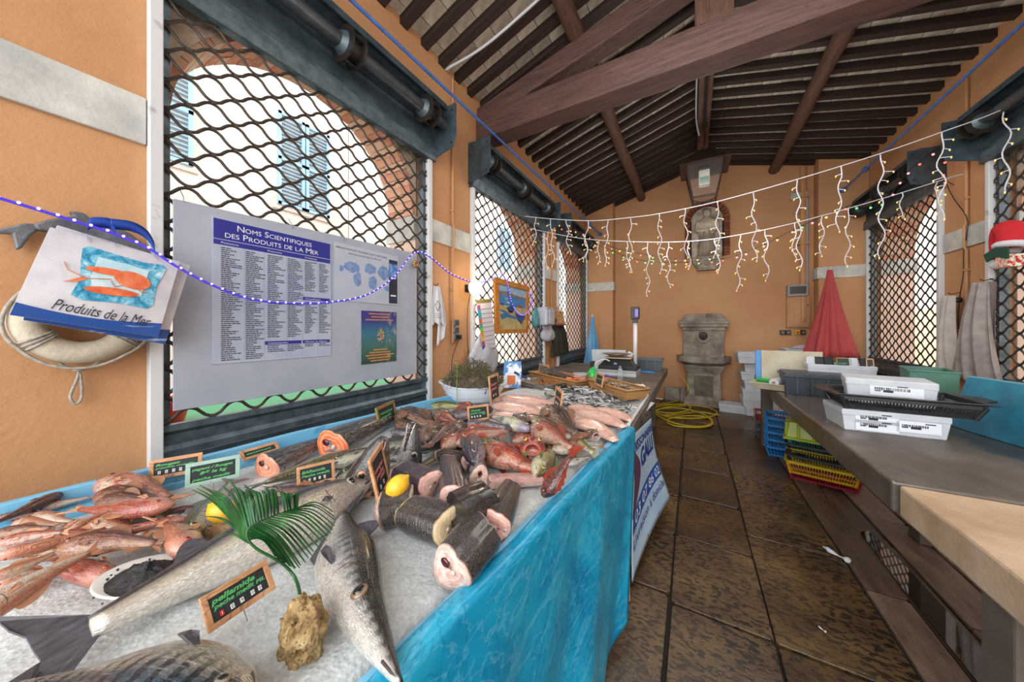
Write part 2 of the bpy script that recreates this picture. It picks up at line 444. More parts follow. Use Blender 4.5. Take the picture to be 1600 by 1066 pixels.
# end wall with its two corner pilasters
m = MB()
poly = [(XL - WT, 0), (XR + WT, 0), (XR + WT, slope_z(XR) + .2), (RX, RZ + 0.28), (XL - WT, slope_z(XL) + .2)]
m.prism3([(x, YE, z) for x, z in poly], (0, 0.3, 0))
we = m.build('wall_end', STUCCO, kind='structure')
PYF = 7.10
for i, (a, b) in enumerate(((XL, -1.52), (1.81, XR))):
    p = MB(); zt = slope_z(-1.52 if i == 0 else 1.81)
    p.prism3([(a, PYF, 0), (b, PYF, 0), (b, PYF, slope_z(b) + .14), (a, PYF, slope_z(a) + .14)], (0, YE - PYF, 0))
    p.build('pilaster', STUCCO, we, bevel=0.008)
# the pale string course, on each pier a piece of its own
b = MB()
for a, c in ((YB, 0.415), (2.17, 2.775), (4.73, 5.305), (7.08, PYF)): b.bb(XL, XL + 0.018, a, c, IMPOST, 2.515)
b.bb(XL, -1.50, PYF - 0.018, YE, IMPOST, 2.50)
b.build('trim_1', BAND, kind='structure', bevel=0.004)
b = MB()
for a, c in ((YB, 0.58), (2.36, 2.95), (4.75, 5.37)): b.bb(XR - 0.018, XR, a, c, IMPOST, 2.515)
b.bb(1.79, XR, PYF - 0.018, YE, IMPOST, 2.50)
b.build('trim_2', BAND, kind='structure', bevel=0.004)

# ---- floor: bed + every slab a piece
fl = MB().bb(XL - 0.1, XR + 0.1, YB, YE + 0.1, -0.12, -0.022).build('floor', JOINT, kind='structure')
def slab(x0, x1, y0, y1, mat, h=0.0, name='slab'):
    g = 0.007; m = MB(); cx, cy = (x0 + x1) / 2, (y0 + y1) / 2; j = lambda: random.uniform(-0.006, 0.006)
    p = [(x0 + g + j() - cx, y0 + g + j() - cy), (x1 - g + j() - cx, y0 + g + j() - cy), (x1 - g + j() - cx, y1 - g + j() - cy), (x0 + g + j() - cx, y1 - g + j() - cy)]
    q = []
    for k in range(4):      # worn, clipped corners
        a, bq, c = Vector(p[k - 1]), Vector(p[k]), Vector(p[(k + 1) % 4])
        q += [tuple(bq + (a - bq).normalized() * random.uniform(.008, .02)), tuple(bq + (c - bq).normalized() * random.uniform(.008, .02))]
    m.prism(q, -0.05, h + random.uniform(-0.004, 0.004))
    me = m.mesh(name, mat); return put(name, me, fl, bevel=0.003, loc=(cx, cy, 0), rot=(random.uniform(-.003, .003), random.uniform(-.003, .003), 0))
cols = [(-2.12, -1.5), (-1.5, -1.02), (-1.02, -0.56), (-0.56, -0.11), (-0.11, 0.34), (0.34, 0.85)]
for ci, (a, c) in enumerate(cols):
    y = YB + (0.2 if ci % 2 else -0.1) + 0.37; ys = [YB]
    if ci == 4: ys = [YB, -0.05, 0.62, 1.28, 1.93, 2.58, 3.2, 3.86, 4.5, 5.15, 5.8, 6.5, YE]
    elif ci == 5: ys = [YB, 0.1, 1.0, 1.92, 2.83, 3.55, 4.3, 5.0, 5.7, 6.4, YE]
    else:
        while y < YE: ys.append(y); y += random.uniform(0.55, 0.75)
        ys.append(YE)
    for i in range(len(ys) - 1):
        if ys[i + 1] - ys[i] > 0.1: slab(a, c, ys[i], ys[i + 1], SLAB)
for a, c in ((0.85, 1.03), (1.2, 1.42), (1.42, 1.68), (1.68, XR)):
    y = YB
    while y < YE:
        n = min(y + random.uniform(0.9, 1.5), YE)
        if YE - n < 0.3: n = YE
        slab(a, c, y, n, LSLAB, name='kerb_slab'); y = n
y = YB
while y < YE:      # the shallow gutter
    n = min(y + 1.1, YE); slab(1.03, 1.2, y, n, LSLAB, h=-0.016, name='gutter_stone'); y = n
pud = MB(); g = [(1.05, 1.5), (1.17, 1.44), (1.175, 2.3), (1.165, 3.0), (1.13, 3.35), (1.07, 3.3), (1.05, 2.7)]
pud.prism(g, -0.014, -0.006)
tag(pud.build('puddle', WATER), 'long thin puddle lying in the stone gutter beside the right table', 'puddle')

# ---- roof: two slopes, each with its rafters and tiles as pieces
raft = {}
for side in (0, 1):
    xe = XL - 0.1 if side == 0 else XR + 0.1
    ze = slope_z(xe)
    A = Vector((xe, 0, ze)); B = Vector((RX, 0, RZ)); d = B - A; L = d.length; ang = math.atan2(d.z, d.x)
    up = Vector((-math.sin(ang), 0, math.cos(ang))); up = up if up.z > 0 else -up
    top = MB(); q0, q1 = A + up * 0.105, B + up * 0.105
    top.prism3([(q0.x, YB, q0.z), (q1.x, YB, q1.z), (q1.x, YB, q1.z + .1), (q0.x, YB, q0.z + .1)], (0, YE - YB + .3, 0))
    ce = top.build('ceiling', M('roof_underlay', '#6b6258', 0.9), kind='structure')
    rm = MB().box((0, 0, 0), (L + 0.04, 0.078, 0.07)).mesh('rafter', WOOD_R)
    mid = (A + B) / 2
    rot = (0, -ang, 0) if side == 0 else (0, PI - ang, 0)
    pitch = 0.226 if side == 0 else 0.235
    ys = [1.19 + pitch * i + random.uniform(-.012, .012) for i in range(40)]
    ys = [yy for yy in ys if yy < YE - 0.02]
    e = Euler((0, math.atan2(-d.z, d.x) if side == 0 else math.atan2(d.z, -d.x), 0))
    for yy in ys:
        c = mid + up * 0.035
        put('rafter', rm, ce, loc=(c.x, yy, c.z + random.uniform(-.006, .006)), rot=(0, e.y, 0), bevel=0)
    tl = 0.2 if side == 0 else 0.2
    nt = int(L / tl) + 1
    tms = [MB().box((0, 0, 0), (tl - 0.006, pitch - 0.004, 0.028)).mesh('roof_tile', TILE)]
    y_from = 1.3 if side == 0 else 3.3
    cnt = 0
    for i in range(len(ys) - 1):
        if ys[i] < y_from: continue
        for k in range(nt):
            if cnt >= 300: break
            c = A + d.normalized() * (tl * (k + 0.5 + 0.25 * (i % 2))) + up * (0.083 + random.uniform(-.003, .003))
            if (c - A).length > L: continue
            put('roof_tile', tms[0], ce, loc=(c.x, (ys[i] + ys[i + 1]) / 2, c.z), rot=(random.uniform(-.01, .01), e.y, random.uniform(-.02, .02))); cnt += 1
    # purlins: a round timber under the rafters half-way down each slope
    xm = -0.97 if side == 0 else 1.27
    zc = slope_z(xm) - 0.075
    pts = [(xm + 0.008 * math.sin(yy * 2.2), yy, zc + 0.006 * math.cos(yy * 3)) for yy in [YB + i * 0.45 for i in range(int((YE - YB) / 0.45) + 1)]] + [(xm, YE + 0.02, zc)]
    pm = MB().tube(pts, [0.085 + 0.006 * math.sin(i * 1.3) for i in range(len(pts))], 10); pm.build('purlin', WOOD_Y, ce, smooth=True)
rb = MB().bb(RX - 0.08, RX + 0.08, YB, YE + .02, RZ - 0.17, RZ + 0.02).build('ridge_beam', WOOD_Y, bevel=0.012, kind='structure')
# ---- the roof truss
tr = thing('roof_truss', 'heavy dark timber roof truss with tie beam spanning the hall', 'roof truss', (RX, 3.0, 3.6), world=True)
m = MB(); n = 10
rs = []
for i in range(n + 1):
    x = XL - 0.12 + (XR - XL + 0.24) * i / n; w = 0.004 * math.sin(i * 2.1)
    rs.append([(x, 2.89 + w, 3.605 + w), (x, 3.115 + w, 3.6 - w), (x, 3.115, 3.885 + w), (x, 2.89, 3.89 - w)])
m.rings(rs); m.build('tie_beam', WOOD_X, tr, bevel=0.012)
for x0, z0 in ((XL - 0.1, 3.74), (XR + 0.1, 3.82)):
    A = Vector((x0, 2.91, z0)); B = Vector((RX, 2.91, 4.30)); up = Vector((0, 0, 0.21))
    MB().prism3([A, B, B + up, A + up], (0, 0.19, 0)).build('principal_rafter', WOOD_X, tr, bevel=0.012)
MB().bb(RX - 0.13, RX + 0.13, 2.89, 3.1, 3.87, 4.55).build('king_post', wood('dark_post_timber', '#5a4034', '#412c24', '#6b4e40', (12, 12, 1)), tr, bevel=0.012)

# ---- blue iron tie rods along the eaves
def tie_rod(p, q, label):
    p, q = Vector(p), Vector(q); p = q + (p - q) * ((q.y - YB) / (q.y - p.y)); f = lambda d: q + (p - q).normalized() * d
    t = thing('tie_rod', label, 'tie rod', q, world=True)
    MB().tube([p, q], 0.013, 8).build('rod', BLUEROD, t, smooth=True)
    MB().tube([f(.85), f(.82), f(.74), f(.71)], [0.016, 0.034, 0.034, 0.016], 8).build('turnbuckle', BLUEROD, t, smooth=True)
    MB().tube([f(0.03), f(-0.02)], 0.045, 10).build('anchor_plate', BLUEROD, t)
tie_rod((-1.88, 1.26, 3.575), (-1.79, PYF, 3.575), 'long blue iron tie rod under the left eave')
tie_rod((2.09, 3.9, 3.72), (2.1, PYF, 3.72), 'long blue iron tie rod under the right eave')

# ---- rolling grilles
def wavy_bar(y0, y1, ph):
    p = 0.09; n = int((y1 - y0) / p * 6); pts = []
    for i in range(n + 1):
        y = y0 + (y1 - y0) * i / n; a = math.cos(PI * (y - y0) / p + ph)
        a = math.copysign(abs(a) ** 0.75, a)
        pts.append((0, y, 0.0275 * a))
    m = MB().tube(pts, 0.0078, 5); k = 0
    while y0 + k * p < y1 - .01:
        if k: a = math.cos(PI * k + ph); m.box((0, y0 + k * p, .0275 * a + .004 * (1 if a > 0 else -1)), (0.019, 0.022, 0.014))
        k += 1
    return m.mesh('wavy_bar', RODMETAL, True)
BOLT = MB().tube([(0, -0.012, 0), (0, 0.012, 0)], 0.009, 6).mesh('bolt', BLACKSTEEL)
def grille(xin, s, y0, y1, label, detail=True):
    t = thing('rolling_grille', label, 'rolling grille', (xin, (y0 + y1) / 2, 0.72), group='rolling grilles of the hall', world=True)
    o = OFF[t.name]; X = lambda d: xin + s * d
    a, b = wavy_bar(y0, y1, 0), wavy_bar(y0, y1, PI)
    n = int((3.16 - 1.06) / 0.066)
    for i in range(n):
        put('wavy_bar', a if i % 2 else b, t, loc=Vector((X(0.012), 0, 1.085 + 0.066 * i)) - Vector((o.x, o.y, o.z)))
    for yy in (y0 - 0.02, y1 + 0.02):
        q = 1 if yy > y0 else -1
        g = MB(); g.bb(X(0.0), X(0.045), yy - 0.022, yy + 0.022, 0.72, 3.08); g.build('guide_rail', WHITEFRAME, t, bevel=0.004)
        MB().bb(X(-0.06), X(-0.0), yy - 0.012 - q * .04, yy + 0.012 - q * .04, 0.72, 3.12).build('guide_channel', GALV, t)
    m = MB(); prof = [(0.0, 0.9), (0.03, 0.9), (0.03, 0.93), (0.012, 0.95), (0.012, 1.0), (0.035, 1.02), (0.035, 1.05), (0.0, 1.05)]
    m.prism3([(X(d - 0.005), y0, z) for d, z in prof], (0, y1 - y0, 0)); m.build('bottom_bar', GALV, t)
    m = MB()
    for k in range(2):
        z = 0.72 + 0.09 * k
        m.prism3([(X(-0.02), y0, z), (X(0.01), y0, z + 0.02), (X(0.01), y0, z + 0.07), (X(-0.02), y0, z + 0.09)], (0, y1 - y0, 0))
    m.build('lath', DARKSTEEL, t)
    ya, yb = y0 - 0.06, y1 + 0.07
    prof = [(0, 3.03), (0.05, 3.03), (0.06, 3.16), (0.035, 3.17), (0.035, 3.3), (0.06, 3.31), (0.06, 3.34), (0.03, 3.35), (0.03, 3.47), (0.0, 3.47)]
    MB().prism3([(X(d), ya, z) for d, z in prof], (0, yb - ya, 0)).build('lintel_box', DARKSTEEL, t)
    MB().prism3([(X(d), ya, z) for d, z in ((0, 3.47), (0.17, 3.50), (0.19, 3.46), (0.2, 3.46), (0.19, 3.515), (0, 3.485))], (0, yb - ya, 0)).build('hood', DARKSTEEL, t)
    MB().bb(X(0.055), X(0.068), ya, yb, 3.03, 3.13).build('front_rail', GALV, t)
    MB().tube([(X(0.165), ya - 0.01, 3.33), (X(0.165), yb + 0.01, 3.33)], 0.046, 14).build('winding_tube', M('winding_tube_steel', '#565c60', 0.4, 0.6, var='#3f4448'), t, smooth=True)
    for f in (0.10, 0.88, 0.49):
        pass
        yc = ya + (yb - ya) * f
        pass
        d = MB()
        for dy in (-0.045, 0.045):
            d.tube([(X(0.165), yc + dy - 0.006, 3.33), (X(0.165), yc + dy + 0.006, 3.33)], 0.112, 22)
        d.tube([(X(0.165), yc - 0.05, 3.33), (X(0.165), yc + 0.05, 3.33)], 0.066, 14)
        for k in range(3):
            q = 2 * PI * k / 3 + 0.4; d.box((X(0.165) + 0.094 * math.cos(q), yc, 3.33 + 0.094 * math.sin(q)), (0.012, 0.09, 0.028), (0, -q, 0))
        d.build('spring_drum', BLACKSTEEL, t, smooth=True)
        c = MB()
        c.tube([(X(0.165), yc - 0.085, 3.33), (X(0.165), yc - 0.052, 3.33)], [0.055, .075], 14); c.build('drum_collar', GALV, t, smooth=True)
    for yy in (ya - 0.008, yb + 0.008):
        MB().prism3([(X(0), yy - 0.005, 3.06), (X(0.26), yy - 0.005, 3.12), (X(0.29), yy - 0.005, 3.2), (X(0.29), yy - 0.005, 3.5), (X(0), yy - 0.005, 3.5)], (0, 0.01, 0)).build('end_plate', DARKSTEEL, t)
        for d, z in ((0.04, 3.12), (0.24, 3.16), (0.25, 3.45), (0.05, 3.46)): put('bolt', BOLT, t, loc=Vector((X(d), yy, z)) - o)
    return t
grille(XL, 1, *OPEN_L[0], 'large dark rolling grille over the first left opening, behind the white notice board')
grille(XL, 1, *OPEN_L[1], 'second rolling grille on the left wall, behind the framed boat painting')
grille(XL, 1, *OPEN_L[2], 'farthest rolling grille on the left wall, beside the closed blue parasol')
grille(XR, -1, *OPEN_R[1], 'rolling grille at the right picture edge with a red festive hat on it')
grille(XR, -1, *OPEN_R[2], 'far rolling grille on the right wall between red parasol and hanging coats')
# ---- conduits on the piers
def conduit(pts, label, r=0.011, mat=None, group=None):
    t = thing('conduit', label, 'conduit', pts[0], world=True)
    MB().tube(pts, r, 8).build('pipe', mat or STUCCO, t, smooth=True)
    c = MB()
    P = [Vector(p) for p in pts]
    for k in range(3):
        q = P[0].lerp(P[-1], 0.2 + 0.3 * k); c.box(q, (r * 3.2, r * 3.2, 0.018))
    c.build('clip', mat or STUCCO, t); return t
conduit([(XL + 0.02, 2.47, 1.35), (XL + 0.02, 2.47, 2.28), (XL + 0.034, 2.47, 2.31), (XL + 0.034, 2.47, 2.52), (XL + 0.02, 2.47, 2.55), (XL + 0.02, 2.47, 4.0)], 'thin orange-painted conduit rising beside the socket box on left pier')
conduit([(XL + 0.02, 5.02, 1.2), (XL + 0.02, 5.02, 2.28), (XL + 0.034, 5.02, 2.31), (XL + 0.034, 5.02, 2.52), (XL + 0.02, 5.02, 2.55), (XL + 0.02, 5.02, 3.95)], 'thin orange-painted conduit on the pier behind the white hanging bags')
conduit([(XR - 0.02, 5.02, 1.6), (XR - 0.02, 5.02, 2.28), (XR - 0.034, 5.02, 2.31), (XR - 0.034, 5.02, 2.52), (XR - 0.02, 5.02, 2.55), (XR - 0.02, 5.02, 4.0)], 'orange-painted conduit on the right pier above the grey coats')
# ---- the street outside
MB().bb(-30, XL - WT - 0.02, -12, 20, -0.15, -0.02).build('street_left', M('street_paving', '#b9aea2', 0.85, var='#a2978b', scale=3), kind='structure')
MB().bb(XR + WT + 0.02, 30, -12, 20, -0.15, -0.02).build('street_right', M('street_paving', '#b9aea2', 0.85), kind='structure')
MB().bb(XL - WT, XR + WT, -14, YB, -0.15, -0.02).build('forecourt', M('street_paving', '#b9aea2', 0.85), kind='structure')
def house(name, x0, x1, y0, y1, h, label, wins, s, lower=None):
    """a street house; s: +1 when its front looks towards +x"""
    t = thing(name, label, 'house', ((x0 + x1) / 2, (y0 + y1) / 2, 0), world=True)
    MB().bb(x0, x1, y0, y1, 0, h).build('facade', PALEWALL, t)
    xf = x1 if s > 0 else x0
    if lower: MB().bb(xf, xf + s * 0.03, y0, y1, 0, lower[0]).build('painted_base', lower[1], t)
    MB().bb(x0 - 0.1, x1 + 0.1, y0, y1, h, h + 0.15).build('cornice', BAND, t)
    for (ya, yb, za, zb) in wins:
        fr = MB(); fr.bb(xf, xf + s * 0.04, ya - 0.06, yb + 0.06, za - 0.07, za).bb(xf, xf + s * 0.02, ya, yb, za, zb)
        w = fr.build('window', M('window_sill_stone', '#d9d2c8', 0.8), t)
        ym = (ya + yb) / 2
        for (p, q) in ((ya, ym - 0.01), (ym + 0.01, yb)):
            f = MB(); e = 0.05; X0, X1 = xf + s * 0.03, xf + s * 0.07
            f.bb(X0, X1, p, p + e, za, zb).bb(X0, X1, q - e, q, za, zb).bb(X0, X1, p, q, za, za + e).bb(X0, X1, p, q, zb - e, zb).bb(X0, X1, p, q, (za + zb) / 2 - e / 2, (za + zb) / 2 + e / 2)
            k = za + 0.08
            while k < zb - 0.06:
                f.box((xf + s * 0.05, (p + q) / 2, k), (0.045, q - p - 0.02, 0.008), (0, s * 0.7, 0)); k += 0.062
            f.build('shutter', SHUTBLUE, w)
    return t
house('street_house', -9, -6, 3.9, 16, 8.5, 'pale house across the left street seen through the far left grilles', [(6.5, 7.4, 3.6, 5.1), (9.4, 10.3, 3.6, 5.1)], 1, (1.9, PALEWALL))
house('street_house', -9, -6.0, -8, 3.88, 8.5, 'pale sunlit house with blue louvred shutters behind the first left grille', [(2.62, 3.47, 3.55, 5.1), (0.72, 1.6, 3.7, 5.15), (-3.4, -2.5, 3.6, 5.1)], 1)
house('street_house', 6.2, 9, -8, 20, 5.2, 'pale pink house with an orange base across the right street', [(3.0, 3.9, 3.3, 4.7)], -1, (2.1, M('street_orange_base', '#e4c7a6', 0.85)))
# market things outside the first grille
t = thing('market_umbrella_base', 'green plastic market table outside behind the white notice board', 'table', (-3.6, 1.5, 0), world=True)
MB().bb(-4.1, -3.1, 0.2, 2.9, 0.76, 0.8).build('table_top', M('green_plastic_sheet', '#2f9d6c', 0.4), t, bevel=0.01)
for x in (-4.0, -3.2):
    for y in (0.3, 2.8): MB().bb(x - 0.03, x + 0.03, y - 0.03, y + 0.03, 0, 0.76).build('leg', DARKSTEEL, t)
t.name = 'market_table'
t = thing('red_tub', 'red plastic tub outside, low behind the left edge of notice board', 'tub', (-3.35, 0.74, 0.8), world=True)
MB().lathe([(0.11, 0.8), (0.15, 0.96), (0.165, 0.96), (0.165, 0.975), (0.14, 0.975), (0.1, 0.815)], (-3.35, 0.74, 0), 18).build('bucket', M('red_plastic', '#d5332a', 0.35), t, smooth=True)
# ------------------------------------------------------------------ the fish stall on the left
ZI = 0.905
FX = lambda y: -0.455 + 0.08 * y          # front edge of the stall
BX = lambda y: -1.80 + 0.075 * y          # back edge of the stall
BLUEPAINT = M('chipped_blue_paint', '#74b6d8', 0.5, var='#4f93ba', scale=9, lo=0.6, hi=0.72, bump=0.1)
st = thing('fish_stall', 'long fish stall table with a chipped pale blue rear board', 'stall', (-1.1, 1.3, 0), world=True)
Y0, Y1, Y2 = -0.55, 1.95, 3.25
MB().prism([(FX(Y0) - .07, Y0), (FX(2.9) - .16, 2.9), (BX(2.9) , 2.9), (BX(Y0), Y0)], 0.80, 0.85).build('table_board', BLUEPAINT, st)
def strip(name, f, y0, y1, t, z0, z1, mat, par, **k):
    m = MB(); n = 24
    m.rings([[(f(y) , y, z0), (f(y) + t, y, z0), (f(y) + t, y, z1 + 0.003 * math.sin(y * 9)), (f(y), y, z1 + 0.003 * math.sin(y * 9))] for y in [y0 + (y1 - y0) * i / n for i in range(n + 1)]])
    return m.build(name, mat, par, **k)
strip('rear_board', lambda y: BX(y) - 0.028, Y0, 2.5, 0.03, 0.80, 0.968, BLUEPAINT, st, bevel=0.004)
strip('rear_ledge', lambda y: BX(y) + 0.004, Y0, 2.5, 0.06, 0.80, 0.912, BLUEPAINT, st, bevel=0.004)
strip('front_board', lambda y: FX(y) - 0.05, Y0, Y1, 0.04, 0.80, 0.918, BLUEPAINT, st)
for x, y in ((-0.62, 0.1), (-0.45, 1.75), (-1.75, 0.0), (-1.6, 1.8)): MB().bb(x - 0.03, x + 0.03, y - 0.03, y + 0.03, 0, 0.8).build('leg', M('old_table_leg', '#8d8a80', 0.7), st)
# crushed ice, one bed
def icemat():
    t = NT('crushed_ice'); co = t.coord('Object')
    n = t.noise(co, 90, 5, 0.7); v = t.voro(co, 120)
    big = t.noise(co, 5, 4, 0.6)
    c = t.ramp(n, [(0.3, '#b2b8ba'), (0.55, '#d0d5d6'), (0.75, '#e6eaeb')])
    c = t.mix(c, '#c9beb2', t.ramp(big, [(0.5, 0.0), (0.75, 0.55)]))
    t.set(base=c, rough=0.35, spec=0.6, sss=0.25)
    t.b.inputs['Subsurface Radius'].default_value = (0.02, 0.025, 0.03)
    b = t.bump(v, 0.35, 0.004); t.bump(n, 0.4, 0.005, b); return t.mat
ICE = icemat()
def ice_z(x, y):
    p = Vector((x * 5, y * 5, 0.3)); q = Vector((x * 26, y * 26, 1.1))
    return ZI + 0.007 * noise.noise(p) + 0.006 * noise.noise(q)
m = MB()
NU, NV = 150, 70
def icef(u, v):
    y = Y0 + 0.02 + (2.88 - Y0) * u; x = FX(y) - 0.055 + (BX(y) + 0.06 - FX(y) + 0.055) * v
    e = min(v, 1 - v, u * 2, 1 - u) * 30; e = max(0, min(1, e))
    return (x, y, 0.852 + (ice_z(x, y) - 0.852) * (0.35 + 0.65 * e))
m.grid(icef, NU, NV)
tag(m.build('crushed_ice', ICE, smooth='all'), 'bed of crushed ice covering the fish stall', 'ice', kind='stuff')
# the marbled blue oilcloth: over the front board and down to the floor
def clothmat():
    t = NT('marbled_blue_oilcloth'); co = t.coord('UV', (3.2, 1.6, 1)); d = t.noise(co, 1.4, 5, 0.6, 1.5)
    c = t.ramp(d, [(0.28, '#0077a8'), (0.45, '#0b93bd'), (0.6, '#25a5ca'), (0.78, '#5cbfdd')])
    v = t.ramp(t.noise(t.coord('UV', (7, 2.2, 1)), 1.3, 4, 0.6, 2.5), [(0.47, 0.0), (0.5, 1.0), (0.53, 0.0)])
    c = t.mix(c, '#00709d', t.math('MULTIPLY', v, 0.55))
    w = t.ramp(t.noise(t.coord('UV', (5, 2.6, 1), loc=(3, 1, 0)), 1.6, 4, 0.6, 3.0), [(0.47, 0.0), (0.5, 0.22), (0.53, 0.0)])
    c = t.mix(c, '#8fd8ee', w)
    t.set(base=c, rough=0.32, spec=0.5); t.bump(t.noise(co, 3, 3), 0.08, 0.01); return t.mat
CLOTH = clothmat()
m = MB(); uv = []; nu, nv = 110, 46
def clothf(u, v):
    yt = Y0 + (Y1 - Y0) * u
    yb = -0.9 + (1.60 + 0.9) * u
    if v < 0.16:
        s = v / 0.16
        if s < 0.55: return (FX(yt) - 0.06 + 0.05 * s / 0.55, yt, 0.902 + 0.022 * min(1, s / 0.3) + 0.003 * math.sin(yt * 14 + 1))
        q = (s - 0.55) / 0.45 * PI / 2
        return (FX(yt) - 0.01 + 0.018 * math.sin(q), yt, 0.924 - 0.02 * (1 - math.cos(q)) + 0.003 * math.sin(yt * 14 + 1))
    s = (v - 0.16) / 0.84
    xt = FX(yt) + 0.008; xb = -0.40 + 0.105 * u
    w = s ** 0.8 * (0.022 * math.sin(u * 19 + 1.2 * math.sin(u * 7)) + 0.012 * math.sin(u * 43 + s * 1.5))
    zb = 0.03 + (0.05 * max(0, (u - 0.93) / 0.07)) ** 1.0
    return (xt + (xb - xt) * s ** 1.3 + w, yt + (yb - yt) * s ** 1.25, 0.904 + (zb - 0.904) * s)
m.grid(clothf, nu, nv)
m.uv = [(i / nu, j / nv) for i in range(nu + 1) for j in range(nv + 1)]
tc = m.build('oilcloth', CLOTH, smooth='all')
sm = tc.modifiers.new('thick', 'SOLIDIFY'); sm.thickness = 0.002
tag(tc, 'marbled turquoise blue oilcloth hanging from the front of fish stall', 'tablecloth')
t = thing('wooden_pole', 'thin pale wooden pole leaning between blue cloth and banner', 'pole', (-0.315, 1.86, 0), world=True)
MB().tube([(-0.312, 1.83, 0.0), (-0.33, 1.94, 0.86)], 0.011, 8).build('shaft', M('pale_stick_wood', '#c4a983', 0.6, var='#a98c63'), t, smooth=True)
MB().tube([(-0.312, 1.83, 0.0), (-0.3125, 1.833, 0.03)], 0.0125, 8).build('ferrule', M('worn_stick_end', '#b29468', 0.6), t)

# the far end: white plastic tray edge with its grey side board
t = thing('display_tray', 'white plastic edged display tray with dark side board at far end of stall', 'tray', (-0.5, 2.4, 0.8), world=True)
A, B = Vector((-0.335, 1.965, 0)), Vector((-0.325, 2.87, 0))
WPL = M('white_plastic', '#dfe3e6', 0.35, var='#c6cbd0', scale=6)
m = MB(); m.rings([[(-0.42, y, 0.86), (-0.335, y, 0.935), (-0.322, y, 0.935), (-0.322, y, 0.92), (-0.40, y, 0.852)] for y in (1.965, 2.87)]); m.build('rim', WPL, t)
m = MB(); m.rings([[(x, 2.80, 0.86), (x, 2.875, 0.935), (x, 2.89, 0.935), (x, 2.89, 0.85)] for x in (-0.325, -0.95)]); m.build('end_rim', WPL, t)
m = MB(); m.rings([[(-0.318, 1.98, 0.875), (-0.305, 1.98, 0.875), (-0.305, 1.98, 0.92), (-0.318, 1.98, 0.92)], [(-0.318, 2.885, 0.76), (-0.305, 2.885, 0.76), (-0.305, 2.885, 0.92), (-0.318, 2.885, 0.92)]])
m.build('side_board', M('grimy_grey_board', '#6f675f', 0.6, var='#4d463f', scale=7), t)
for y in (2.3, 2.55, 2.78): MB().bb(-0.304, -0.298, y - 0.02, y + 0.02, 0.875 - (y - 2) * .06, 0.885 - (y - 2) * .06).build('slot', JOINT, t)
# printed banner
bn = thing('banner', 'pale blue printed banner hanging from the end of fish stall', 'banner', (-0.3, 2.4, 0.5), world=True)
BZ = lambda u: 0.86 - 0.115 * u
def banf(u, v):
    u, v = max(u, 0.0), max(v, 0.0)
    y = 1.95 + 0.93 * u
    zt = BZ(u); zb = 0.05 + 0.07 * u ** 0.8 + 0.05 * math.sin(PI * u)
    s = v
    x = -0.318 + 0.014 * u + (0.10 * u + 0.03) * s ** 1.5 + 0.012 * math.sin(s * 5 + u * 3) * s
    return Vector((x, y - 0.05 * s * (1 - u), zt + (zb - zt) * s))
m = MB(); m.grid(banf, 24, 24)
banner_m = M('banner_blue_vinyl', '#b9d4ea', 0.4, var='#a7c6e2', scale=2)
sh = m.build('sheet', banner_m, bn, smooth='all'); s2 = sh.modifiers.new('thick', 'SOLIDIFY'); s2.thickness = 0.0015; s2.offset = -1
NAVY = M('navy_print', '#1d3f8f', 0.45); PALEPRINT = M('pale_grey_print', '#dfe6f2', 0.45); WHITEPRINT = M('white_print', '#f4f6fa', 0.45)
def on_banner(me, lift=0.003):
    for vtx in me.vertices:
        u, v, w = vtx.co.x, vtx.co.y, vtx.co.z
        p = banf(u, v); p.x += lift + w
        vtx.co = p - OFF[bn.name]
    return me
def ban_text(s, u, v, hu, mat, bold=0.0, wid=None):
    """text whose baseline starts at banner fraction (u,v) with height hu (fraction of banner height)"""
    me = text_mesh(s, 1.0, mat, depth=0.0, bold=bold)
    xs = [q.co.x for q in me.vertices]; W0 = max(xs) - min(xs); x0 = min(xs)
    k = wid / W0
    for q in me.vertices: q.co = Vector((u + (q.co.x - x0) * k, v - q.co.y * hu, 0.0))
    put('lettering', on_banner(me), bn)
ban_text('POISSONNERIE', -0.0, 0.155, 0.12, NAVY, 0.02, 0.98)
ban_text('GALLI', 0.33, 0.36, 0.24, NAVY, 0.04, 0.58)
ban_text('sur Mer', 0.52, 0.50, 0.10, PALEPRINT, 0.0, 0.42)
m = MB(); m.grid(lambda u, v: (0.02 + 0.96 * u, 0.55 + 0.155 * v, 0), 20, 4)
put('print_band', on_banner(m.mesh('print_band', M('royal_blue_print', '#1f56ab', 0.45)), 0.0022), bn)
ban_text('03 07 86 02', 0.08, 0.675, 0.135, WHITEPRINT, 0.0, 0.86)
ban_text('Livraison \u00e0 domicile', 0.04, 0.83, 0.115, NAVY, 0.0, 0.92)
m = MB(); m.grid(lambda u, v: (0.03 + 0.22 * u * math.sin(PI * min(0.999, 0.12 + v * 0.88)) ** 0.6 + 0.05 * math.sin(v * 4), 0.16 + 0.42 * v, 0), 6, 14)
put('printed_fish', on_banner(m.mesh('printed_fish', M('printed_fish_purple', '#6d4a66', 0.5, var='#2e2440', scale=40, coord='Generated')), 0.0025), bn)
m2 = M('brass_eyelet', '#7d5b34', 0.35, 0.8)
for u, v in ((0.97, 0.2), (0.97, 0.5), (0.97, 0.93), (0.62, 0.97), (0.34, 0.97)):
    p = banf(u, v); MB().tube([p + Vector((0.001, 0, 0)), p + Vector((0.005, 0, 0))], 0.011, 10).build('eyelet', m2, bn)

